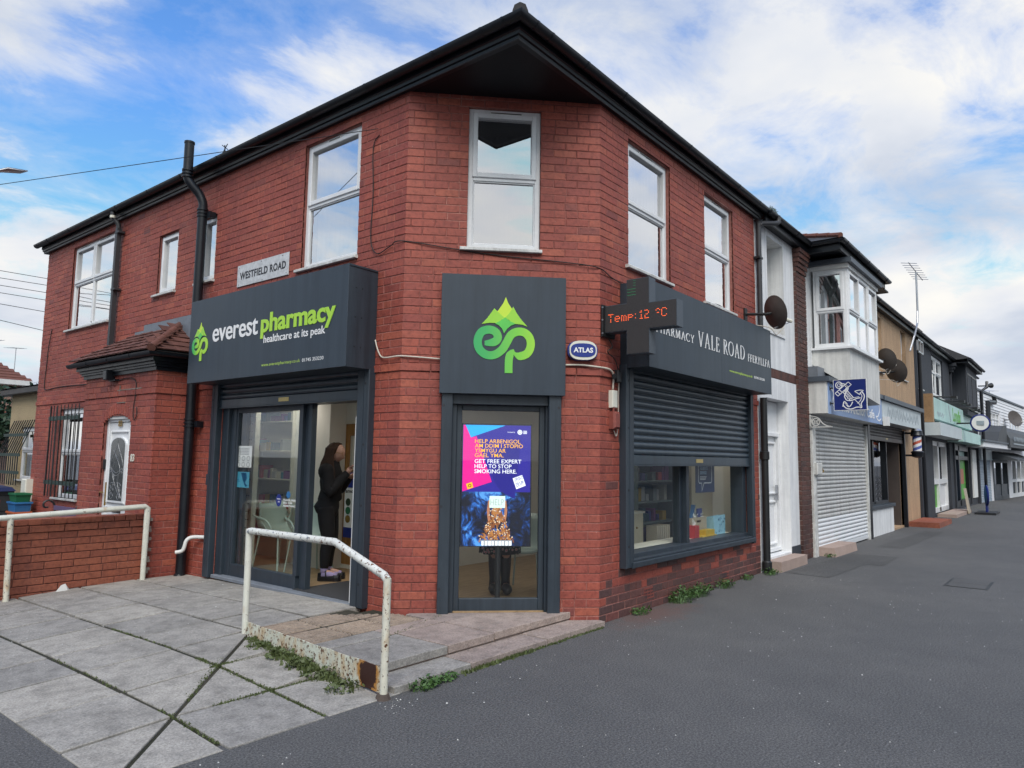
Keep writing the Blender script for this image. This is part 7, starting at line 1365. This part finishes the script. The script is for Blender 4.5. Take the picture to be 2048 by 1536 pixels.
# ------------------------------------------------------------------ people
def skin_mesh(nodes, edges, root, sub=2):
    names = list(nodes); me = bpy.data.meshes.new('s'); me.from_pydata([nodes[n][0] for n in names], [(names.index(a), names.index(b)) for a, b in edges], []); o = bpy.data.objects.new('s', me); COL.objects.link(o)
    md = o.modifiers.new('k', 'SKIN'); md.use_smooth_shade = True
    for i, n in enumerate(names):
        r = nodes[n][1]; me.skin_vertices[0].data[i].radius = (r, r) if not isinstance(r, tuple) else r; me.skin_vertices[0].data[i].use_root = (n == root)
    sb = o.modifiers.new('u', 'SUBSURF'); sb.levels = sub; sb.render_levels = sub
    bpy.context.view_layer.update(); dg = bpy.context.evaluated_depsgraph_get(); m2 = bpy.data.meshes.new_from_object(o.evaluated_get(dg)); vs = [tuple(v.co) for v in m2.vertices]; fs = [tuple(p.vertices) for p in m2.polygons]
    bpy.data.objects.remove(o); bpy.data.meshes.remove(me); bpy.data.meshes.remove(m2); return vs, fs
def figure(T, tilt=12, arms='face'):
    """T maps (forward, left, up) to world. returns body mesh builder, clothing builders"""
    L = {}
    L['pel'] = (T(-.02, 0, .90), .115); L['wai'] = (T(.0, 0, 1.02), .10); L['che'] = (T(.0, 0, 1.19), .115); L['col'] = (T(-.015, 0, 1.32), .085); L['nek'] = (T(.01, 0, 1.40), .045)
    for s, k in ((1, 'l'), (-1, 'r')):
        L['hip'+k] = (T(-.02, s*.085, .84), .095); L['thi'+k] = (T(.0, s*.085, .66), .078); L['kne'+k] = (T(.015, s*.08, .47), .057); L['cal'+k] = (T(-.015, s*.08, .32), .053); L['ank'+k] = (T(-.02, s*.08, .085), .036); L['toe'+k] = (T(.13, s*.09, .045), .034)
        L['sho'+k] = (T(-.02, s*.165, 1.315), .055); L['elb'+k] = (T(.05, s*.205, 1.07), .042); L['wri'+k] = (T(.21, s*.07, 1.27 if (arms == 'face' and s < 0) else 1.22), .028)
    ed = [('pel', 'wai'), ('wai', 'che'), ('che', 'col'), ('col', 'nek')]
    for k in 'lr': ed += [('pel', 'hip'+k), ('hip'+k, 'thi'+k), ('thi'+k, 'kne'+k), ('kne'+k, 'cal'+k), ('cal'+k, 'ank'+k), ('ank'+k, 'toe'+k), ('col', 'sho'+k), ('sho'+k, 'elb'+k), ('elb'+k, 'wri'+k)]
    body = MB().add(*skin_mesh(L, ed, 'pel'))
    # head with brow, nose, lips and chin, looking down
    n1, n2 = 26, 20; hv = []; ct, st = math.cos(R(tilt)), math.sin(R(tilt))
    for i in range(n2+1):
        th = math.pi*i/n2
        for jx in range(n1):
            ph = 2*math.pi*jx/n1; d = (math.sin(th)*math.cos(ph), math.sin(th)*math.sin(ph), math.cos(th)); f, l, z = d[0]*.098, d[1]*.074, d[2]*.118
            if d[2] < -.1: f = f*(1-.18*(-d[2]))+.012*(-d[2]); l *= 1-.30*(-d[2]-.1)
            fr = max(0, d[0])**6 * math.exp(-(d[1]/.22)**2); f += fr*(.026*math.exp(-((z+.018)/.017)**2) + .010*math.exp(-((z+.058)/.012)**2) + .012*math.exp(-((z+.098)/.014)**2) - .010*math.exp(-((z-.012)/.012)**2) + .004*math.exp(-((z-.04)/.02)**2))
            f2, z2 = f*ct+z*st, -f*st+z*ct; hv.append(T(.055+f2, l, 1.515+z2))
    hf = [(i*n1+jx, i*n1+(jx+1) % n1, (i+1)*n1+(jx+1) % n1, (i+1)*n1+jx) for i in range(n2) for jx in range(n1)]; body.add(hv, hf)
    def hand(k, s, up):
        p = np.array(L['wri'+k][0]); f = np.array(T(1, 0, 0))-np.array(T(0, 0, 0)); l = np.array(T(0, 1, 0))-np.array(T(0, 0, 0)); z = np.array((0, 0, 1.)); d = f*.55+z*up; d /= np.linalg.norm(d); a = l*-s
        body.tube([p-d*.02, p+d*.03, p+d*.075], [.024, .033, .030], 10)
        for i in range(4):
            b0 = p+d*.07+a*(.024-.016*i); body.tube([b0, b0+d*.032+f*.004, b0+d*(.055-.006*abs(i-1))+f*.022, b0+d*(.058-.008*abs(i-1))+f*.045], [.0095, .009, .0085, .007], 6)
        b0 = p+d*.02+a*.03; body.tube([b0, b0+d*.03+a*.018, b0+d*.055+a*.012+f*.012], [.011, .010, .008], 6)
    hand('r', -1, .9 if arms == 'face' else .3); hand('l', 1, .25)
    return L, ed, body
def person1():
    bx0, by0 = -.72, 3.38; fw = np.array((.60, -.80, 0)); lf = np.array((.80, .60, 0))
    T = lambda f, l, z: tuple(np.array((bx0, by0, .155))+fw*f+lf*l+np.array((0, 0, z*.985)))
    L, ed, body = figure(T, 24)
    p = thing('person', 'person in black clothes with long dark hair and glasses standing in the open doorway', 'person', (bx0, by0, .13)); body.build('body', 'skin', p, True)
    def loft(secs, n=22):
        m = MB()
        for f, z, rf_, rl in secs:
            for jx in range(n): a = 2*math.pi*jx/n; m.v.append(T(f+rf_*math.cos(a), rl*math.sin(a), z))
        m.f = [(i*n+jx, i*n+(jx+1) % n, (i+1)*n+(jx+1) % n, (i+1)*n+jx) for i in range(len(secs)-1) for jx in range(n)]+[tuple(range(n)), tuple((len(secs)-1)*n+jx for jx in range(n))]; return m
    J = loft([(-.015, .925, .125, .165), (-.01, .95, .14, .178), (-.005, .99, .136, .168), (.0, 1.06, .122, .150), (.01, 1.16, .145, .172), (.005, 1.25, .135, .185), (-.012, 1.32, .118, .192), (-.012, 1.365, .102, .165), (-.005, 1.395, .082, .105), (.0, 1.425, .066, .072)])
    for s, k in ((1, 'l'), (-1, 'r')):
        sh, el, wr = (np.array(L[q_+k][0]) for q_ in ('sho', 'elb', 'wri')); J.tube(smooth_path([sh+np.array((0, 0, .0)), sh*.5+el*.5, el, el*.45+wr*.55, wr], 4), [.085, .085, .083, .08, .076, .074, .072, .070, .068, .066, .062, .060, .057, .054, .050, .045, .042], 14)
    for s, k in ((1, 'l'), (-1, 'r')):
        sh = np.array(L['sho'+k][0]); J.lathe(sh+np.array((0, 0, -.03)), (0, 0, 1), [(.02, -.09), (.07, -.07), (.092, -.02), (.094, .02), (.08, .065), (.045, .095), (.01, .103)], 16)
    J.build('jumper', 'cloth_black', p, True)
    W_ = loft([(-.02, 1.0, .105, .145), (-.025, .93, .125, .165), (-.045, .86, .150, .175), (-.035, .79, .128, .168), (-.02, .74, .09, .13)])
    for s, k in ((1, 'l'), (-1, 'r')):
        W_.tube(smooth_path([T(-.03, s*.080, .86), T(-.01, s*.083, .66), T(.012, s*.08, .47), T(-.012, s*.08, .32), T(-.02, s*.08, .13)], 4), [.105, .104, .102, .100, .096, .092, .086, .080, .075, .072, .070, .068, .066, .062, .058, .054, .050], 14)
    W_.build('trousers', 'cloth_trouser', p, True)
    for s in (1, -1):
        a = T(-.02, s*.08, .085); MB().tube([(a[0], a[1], a[2]-.02), (a[0], a[1], a[2]+.06)], [.045, .042], 12).tube([T(-.04, s*.088, .05), T(.06, s*.09, .052), T(.14, s*.092, .036)], [.043, .040, .036], 12).build('sock', 'sock', p, True)
        m = MB(); rows = [(-.085, .030), (-.06, .042), (0, .042), (.06, .045), (.12, .05), (.165, .042), (.185, .022)]
        for z0, k in ((-.022, 1.0), (.018, 1.04), (.020, .96), (.055, .80)):
            for f, hw in rows:
                zt = z0 if z0 < .05 else z0+(.015 if f < .02 else -.004)
                m.v += [T(f*(1 if k < 1 else 1.02), s*.088+hw*k, zt), T(f*(1 if k < 1 else 1.02), s*.088-hw*k, zt)]
        r_ = len(rows)*2
        for i in range(3):
            for jx in range(len(rows)-1):
                a_ = i*r_+2*jx; m.f += [(a_, a_+2, a_+2+r_, a_+r_), (a_+1, a_+1+r_, a_+3+r_, a_+3)]
            m.f += [(i*r_, i*r_+r_, i*r_+r_+1, i*r_+1), (i*r_+r_-2, i*r_+r_-1, i*r_+2*r_-1, i*r_+2*r_-2)]
        for jx in range(len(rows)-1): m.f += [(3*r_+2*jx, 3*r_+2*jx+2, 3*r_+2*jx+3, 3*r_+2*jx+1), (2*jx, 2*jx+1, 2*jx+3, 2*jx+2)]
        sh_ = m.build('shoe', 'shoe', p); MB().tube(smooth_path([T(.02, s*.088+.045, .03), T(.01, s*.088+.03, .09), T(.01, s*.088-.03, .09), T(.02, s*.088-.045, .03)], 4), .009, 6).build('strap', 'shoe', sh_)
    # hair: cap and long fall
    m = MB(); n = 20; secs = [(-.01, 1.645, .03, .03), (-.01, 1.63, .075, .062), (-.015, 1.59, .108, .088), (-.03, 1.53, .108, .094), (-.05, 1.46, .090, .098), (-.06, 1.38, .085, .105), (-.062, 1.30, .082, .115), (-.066, 1.23, .074, .10), (-.066, 1.17, .055, .075)]
    for f, z, rf_, rl in secs:
        for jx in range(n):
            a = 2*math.pi*jx/n; ca = math.cos(a); ff = f+.05+rf_*ca
            if z < 1.60 and ca > .25: ff = f+.05+rf_*.25+(.02 if z > 1.5 else 0)
            m.v.append(T(ff, rl*math.sin(a)*(1+.05*math.sin(jx*3.1)), z+.006*math.sin(jx*2.3)))
    m.f = [(i*n+jx, i*n+(jx+1) % n, (i+1)*n+(jx+1) % n, (i+1)*n+jx) for i in range(len(secs)-1) for jx in range(n)]+[tuple(range(n)), tuple((len(secs)-1)*n+jx for jx in range(n))]
    for s in (1, -1):
        for k in range(9): m.tube(smooth_path([T(.045-.012*k, s*.082, 1.58), T(.035-.012*k, s*.10, 1.48), T(.05-.018*k, s*.135, 1.37), T(.075-.022*k, s*.15, 1.26), T(.08-.022*k, s*.14, 1.14+.01*k)], 4), [.014]*8+[.012]*5+[.009]*3+[.004], 6)
    m.build('hair', 'hair', p, True)
    g_ = MB(); ct = (.135, 1.512)
    for s in (1, -1):
        g_.tube([T(.142-.004*abs(math.cos(R(a))), s*.034+.027*math.cos(R(a)), 1.505+.024*math.sin(R(a))) for a in range(0, 361, 24)], .0022, 5, False); g_.tube([T(.138, s*.061, 1.508), T(.06, s*.078, 1.525)], .0022, 5)
        MB().lathe(T(.128, s*.033, 1.505), np.array(T(1, 0, -.3))-np.array(T(0, 0, 0)), [(.001, .006), (.009, .004), (.012, -.004)], 10).build('eye', 'ink', p)
    g_.tube([T(.143, .008, 1.51), T(.143, -.008, 1.51)], .0022, 5).build('glasses', 'brass', p)
person1()
def person2():
    bx0, by0 = .02, 1.30; fw = np.array((-Q, -Q, 0)); lf = np.array((Q, -Q, 0)); T = lambda f, l, z: tuple(np.array((bx0, by0, .15))+fw*f+lf*l*.8+np.array((0, 0, z)))
    L, ed, body = figure(T, 5, 'down'); p = thing('person', 'person in floral dress and black boots standing behind the lit corner screen', 'person', (bx0, by0, .13)); body.build('body', 'skin', p, True)
    for s in (1, -1):
        m = MB(); m.tube([T(-.02, s*.08, .52), T(-.02, s*.08, .40), T(-.015, s*.08, .30), T(-.02, s*.08, .14), T(-.01, s*.085, .02)], [.062, .066, .062, .050, .052], 14).tube([T(-.07, s*.085, .035), T(.05, s*.09, .045), T(.13, s*.09, .042), T(.19, s*.09, .03)], [.050, .056, .054, .03], 12); m.build('boot', 'shoe', p, True)
        MB().tube([T(-.0, s*.083, .82), T(.0, s*.083, .5)], [.095, .066], 14).build('stocking', 'cloth_trouser', p, True)
    m = MB(); n = 28; secs = [(.42, .25), (.58, .235), (.72, .22), (.86, .185), (1.0, .145), (1.15, .15), (1.30, .15), (1.36, .08)]
    for z, r_ in secs:
        for jx in range(n): a = 2*math.pi*jx/n; rr = r_*(1+(.10*math.sin(jx*1.9) if z < .9 else 0)); m.v.append(T(rr*.75*math.cos(a), rr*math.sin(a)*1.1, z))
    m.f = [(i*n+jx, i*n+(jx+1) % n, (i+1)*n+(jx+1) % n, (i+1)*n+jx) for i in range(len(secs)-1) for jx in range(n)]; mf, t, b = newmat('floral'); vv = N(t, 'ShaderNodeTexVoronoi'); vv.inputs['Scale'].default_value = 26; t.links.new(pos(t), vv.inputs[0]); t.links.new(ramp(t, vv.outputs['Distance'], [(.25, (.45, .12, .16)), (.36, (.5, .48, .45)), (.42, (.03, .05, .04)), (.6, (.012, .012, .016))]), b.inputs['Base Color']); b.inputs['Roughness'].default_value = .8
    m.build('dress', 'floral', p, True); m = MB().lathe(T(.03, 0, 1.545), (0, 0, 1), [(.095, -.13), (.11, -.06), (.115, 0), (.10, .07), (.05, .105)], 18).build('hair', 'hair', p, True)
person2()
# ------------------------------------------------------------------ weeds, moss, litter
def weed(label, x, y, z, r, h, n, seed, mat='leaf'):
    q = random.Random(seed); m = MB()
    for i in range(n):
        a = q.uniform(0, 6.283); rr = r*math.sqrt(q.random()); b = np.array((x+rr*math.cos(a), y+rr*math.sin(a)*.6, z)); hh = h*q.uniform(.35, 1)*(1-.4*rr/r); lean = np.array((q.gauss(0, .4), q.gauss(0, .4)-.15, 0)); tip = b+lean*hh+np.array((0, 0, hh)); w = q.uniform(.006, .016)
        s = np.array((math.cos(a+1.6), math.sin(a+1.6), 0))*w; mid = (b+tip)/2+np.array((0, 0, hh*.15))
        if q.random() < .45: m.add([b-s*.25, mid-s*.4, tip, mid+s*.4, b+s*.25], [(0, 1, 3, 4), (1, 2, 3)])
        else:
            c = tip; u_ = np.array((q.gauss(0, 1), q.gauss(0, 1), q.gauss(0, .5))); u_ /= np.linalg.norm(u_); v_ = np.cross(u_, (q.gauss(0, 1), q.gauss(0, 1), 1)); v_ /= np.linalg.norm(v_); L = q.uniform(.012, .026); m.add([c-u_*L, c+v_*L*.55, c+u_*L, c-v_*L*.55], [(0, 1, 2, 3)]); m.add([b-s*.1, b+s*.1, c], [(0, 1, 2)])
    return tag(m.build('weed_clump', mat, None), label, 'weed', 'weeds in the paving')
weed('leafy weed clump at the wall foot below the left end of the Vale Road window', 1.70, -.06, 0, .26, .20, 300, 1); weed('leafy weed clump right of the largest one at the foot of the brick wall', 2.15, -.07, 0, .20, .19, 220, 2)
weed('small weed at the wall foot nearest the building corner', .72, -.06, 0, .14, .10, 90, 3); weed('small weed below the right end of the Vale Road window', 2.92, -.07, 0, .19, .13, 150, 4); weed('low weed near the foot of the black rain pipe', 3.75, -.07, 0, .13, .08, 70, 5); weed('grassy weed at the foot of the rain pipe and white pipe', 4.42, -.16, 0, .16, .10, 110, 6); weed('small weed beside the step of the closed cafe', 7.1, -.25, 0, .14, .08, 60, 7)
weed('dark leafy weed in front of the lower step beside the ramp rail', -2.50, -.12, 0, .13, .075, 220, 8, 'leaf'); weed('second leafy weed further along the lower step', -2.28, -.10, 0, .11, .06, 140, 9)
for i, (x, y, h) in enumerate(((-2.80, 1.42, .05), (-2.83, 1.10, .08), (-2.85, .80, .10), (-2.88, .52, .09), (-2.92, .22, .07))): weed(('grass tuft at the upper end of the rusty kick plate', 'grass tuft along the upper third of the kick plate', 'leafy grass tuft at the middle of the kick plate', 'weed tuft where two slab joints meet the kick plate', 'round leaved weed near the rusty patch of the kick plate')[i], x, y, zp(x, y)-.01, .17, h, 170, 20+i, 'grass')
def strip(m, p, q_, n, w, h, seed):
    r_ = random.Random(seed)
    for i in range(n):
        t = r_.random(); c = np.array(p)*(1-t)+np.array(q_)*t; c = c+np.array((r_.gauss(0, w), r_.gauss(0, w), 0)); c[2] = (zp(c[0], c[1]) if c[0] < -2.6 and c[1] > -.1 else c[2])-.006; a = r_.uniform(0, 6.28); L = r_.uniform(.4, 1)*h; s = np.array((math.cos(a), math.sin(a), 0))*L*.5
        m.add([c-s, c+s, c+s*.2+np.array((r_.gauss(0, .3)*L, r_.gauss(0, .3)*L, L*1.1))], [(0, 1, 2)])
m = MB()
for k, (p, q_, n, w) in enumerate((((-3.32, 1.5, 0), (-3.32, .52, 0), 420, .016), ((-3.32, .52, 0), (-3.32, -.08, 0), 250, .008), ((-3.97, .7, 0), (-3.97, .0, 0), 160, .010), ((-3.7, .52, 0), (-2.9, .52, 0), 600, .014), ((-3.35, 1.2, 0), (-2.8, 1.2, 0), 700, .014), ((-3.8, .70, 0), (-3.2, 1.35, 0), 160, .012), ((-3.97, 2.4, 0), (-3.97, 1.2, 0), 90, .008), ((-3.31, 3.0, 0), (-3.31, 1.9, 0), 160, .006))): strip(m, p, q_, n, w, .016, k)
strip(m, (-2.80, 1.62, 0), (-2.90, .30, 0), 1500, .022, .035, 50); strip(m, (-2.84, 1.2, 0), (-2.90, .45, 0), 700, .03, .05, 51); strip(m, (-2.95, .52, 0), (-2.82, .95, 0), 300, .04, .04, 52)
strip(m, (-1.9, -.10, .004), (-.1, -.10, .004), 700, .012, .022, 40); strip(m, (-2.1, -.105, .004), (-1.2, -.10, .004), 500, .016, .03, 41); strip(m, (-1.95, .80, .13), (-1.2, 1.02, .13), 120, .02, .015, 42)
tag(m.build('joint_moss', 'grass', None), 'green moss and fine grass growing in the slab joints and along the step', 'moss', kind='stuff')
m = MB(); q = random.Random(11)
for i in range(420):
    if i < 260: x, y = q.uniform(-4.5, 5.5), q.uniform(-3.2, -.15); z = .001
    elif i < 285: x, y = q.uniform(-3.0, -2.7), q.uniform(-.35, -.05); z = .001
    else: x, y = q.uniform(-4.4, -1.5), q.uniform(2.2, 5.3); z = zp(x, y)
    if x < -2.6 and y > -.1: z = zp(x, y)
    s = q.uniform(.002, .007)*(1.5 if q.random() < .08 else 1); a = q.uniform(0, 3); m.add([(x+s*math.cos(a+k*2.09), y+s*math.sin(a+k*2.09), z) for k in range(3)]+[(x, y, z+s*.8)], [(0, 1, 3), (1, 2, 3), (2, 0, 3)])
tag(m.build('grit', 'sill_white', None), 'pale grit and crumbs scattered on the paving and tarmac', 'grit', kind='stuff')
tag(MB().add([(-2.95, 5.38, .03), (-2.83, 5.36, .03), (-2.80, 5.40, .035), (-2.92, 5.42, .03), (-2.90, 5.37, .10), (-2.85, 5.39, .11), (-2.88, 5.41, .07)], [(0, 1, 4), (1, 5, 4), (1, 2, 5), (2, 6, 5), (3, 0, 4), (3, 4, 6), (4, 5, 6)]).build('litter', 'paper_white', None), 'crumpled pale litter at the foot of the low wall', 'litter')
# ------------------------------------------------------------------ across the two roads (seen in the shop glass)
def opposite(label, F, u0, u1, ze, wallm, seed):
    h_ = thing('house', label, 'house', tuple(F.pt((u0+u1)/2, 0)), 'houses across the roads'); HO = []; L = u1-u0; n = max(2, int(L/3.2))
    for i in range(n):
        c = u0+L*(i+.5)/n; HO += [(c-.75, c+.75, 3.2, 4.6), (c-.85, c+.85, .9, 2.3) if i % 2 == 0 else (c-.5, c+.5, .05, 2.15)]
    wall_slab(MB(), F, u0, u1, -.4, ze, HO, -.25, 0).build('wall', wallm, h_)
    for o in HO:
        if o[2] > .5: window(h_, F, *o, [(0, .5, 0, .6, False), (.5, 1, 0, .6, False), (0, .5, .6, 1, True), (.5, 1, .6, 1, True)], gm='glass_far', rec=.08)
        else: MB().frame(F, *o, .1, -.2, -.05).fbox(F, o[0]+.1, o[1]-.1, o[2], o[3]-.1, -.18, -.1).build('door', 'upvc', h_)
    MB().prism(Fr(F.pt(u0-.3, 0, 0), F.N, F.U), [(.5, ze-.05), (.5, ze+.05), (-3.5, ze+2.6), (-7.5, ze), (-7.5, ze-.05)], 0, L+.6).build('roof', 'tile_red', h_); MB().fbox(F, u0-.3, u1+.3, ze-.25, ze, .3, .5).build('fascia', 'upvc', h_); MB().fbox(F, u0, u1, -.3, ze, -7.2, -7).build('rear_wall', wallm, h_)
FO1 = Fr((-18, 0, -.1), (0, 1, 0), (1, 0, 0)); opposite('grey rendered terrace across Westfield Road, seen only as a reflection', FO1, 2, 24, 5.2, 'house_grey', 1)
FO2 = Fr((0, -19, 0), (-1, 0, 0), (0, 1, 0)); opposite('cream rendered terrace across Vale Road, seen only as a reflection', FO2, -34, 4, 5.3, 'house_cream', 2)
def car(label, x, y, rz, paint):
    c = thing('parked_car', label, 'car', (x, y, gz(y)), 'parked cars reflected in the shop windows'); ca, sa = math.cos(rz), math.sin(rz); T = lambda f, l, z: (x+f*ca-l*sa, y+f*sa+l*ca, z+gz(y))
    prof = [(-2.05, .35, .62, .78), (-1.98, .3, .82, .84), (-1.6, .28, .95, .87), (-1.0, .28, .98, .88), (0, .28, .98, .88), (.8, .28, .97, .88), (1.4, .28, .86, .86), (1.95, .3, .70, .80), (2.08, .36, .58, .72)]
    m = MB()
    for f, z0, z1, hw in prof: m.v += [T(f, -hw*.95, z0), T(f, -hw, (z0+z1)*.5), T(f, -hw*.93, z1), T(f, hw*.93, z1), T(f, hw, (z0+z1)*.5), T(f, hw*.95, z0)]
    for i in range(len(prof)-1):
        for jx in range(6): m.f.append((6*i+jx, 6*i+(jx+1) % 6, 6*i+6+(jx+1) % 6, 6*i+6+jx))
    m.f += [tuple(range(6)), tuple(range(6*len(prof)-6, 6*len(prof)))]; m.build('body', paint, c, True)
    m = MB(); cab = [(-1.75, .95, .80), (-1.35, 1.40, .66), (-.2, 1.48, .64), (.35, 1.42, .66), (1.05, .96, .80)]
    for f, z, hw in cab: m.v += [T(f, -.82, .95), T(f, -hw, z), T(f, hw, z), T(f, .82, .95)]
    for i in range(4):
        for jx in range(3): m.f.append((4*i+jx, 4*i+jx+1, 4*i+5+jx, 4*i+4+jx))
    m.build('cabin_glass', 'glass_dark', c) if ('glass_dark' in MATS or M('glass_dark', (.015, .018, .02), .08, .1)) else 0
    MB().add([T(-1.3, -.62, 1.42), T(.3, -.62, 1.44), T(.3, .62, 1.44), T(-1.3, .62, 1.42), T(-.5, 0, 1.50)], [(0, 1, 4), (1, 2, 4), (2, 3, 4), (3, 0, 4)]).build('roof', paint, c)
    for f in (-1.3, 1.3):
        for s in (-1, 1): w_4 = MB().tube([T(f, s*.70, .31), T(f, s*.90, .31)], .31, 18).build('wheel', 'tyre', c); MB().tube([T(f, s*.89, .31), T(f, s*.905, .31)], .2, 14).build('rim', 'steel', w_4)
    for s in (-1, 1): MB().lathe(T(1.98, s*.6, .62), np.array(T(1, 0, 0))-np.array(T(0, 0, 0)), [(.12, 0), (.10, .06), (.02, .08)], 10).build('headlight', 'steel', c); MB().lathe(T(-1.98, s*.62, .68), np.array(T(-1, 0, 0))-np.array(T(0, 0, 0)), [(.10, 0), (.08, .06), (.02, .07)], 10).build('tail_light', 'red_plastic', c)
car('white parked car across Vale Road, seen only as a reflection', 6.5, -8.6, 0, 'car_white'); car('grey parked car across Vale Road, seen only as a reflection', 12.5, -8.5, math.pi, 'car_grey'); car('red parked car across Westfield Road, seen only as a reflection', -11.5, 8.0, math.pi/2, 'car_red'); car('dark parked car across Westfield Road, seen only as a reflection', -11.6, 13.5, math.pi/2, 'car_grey')
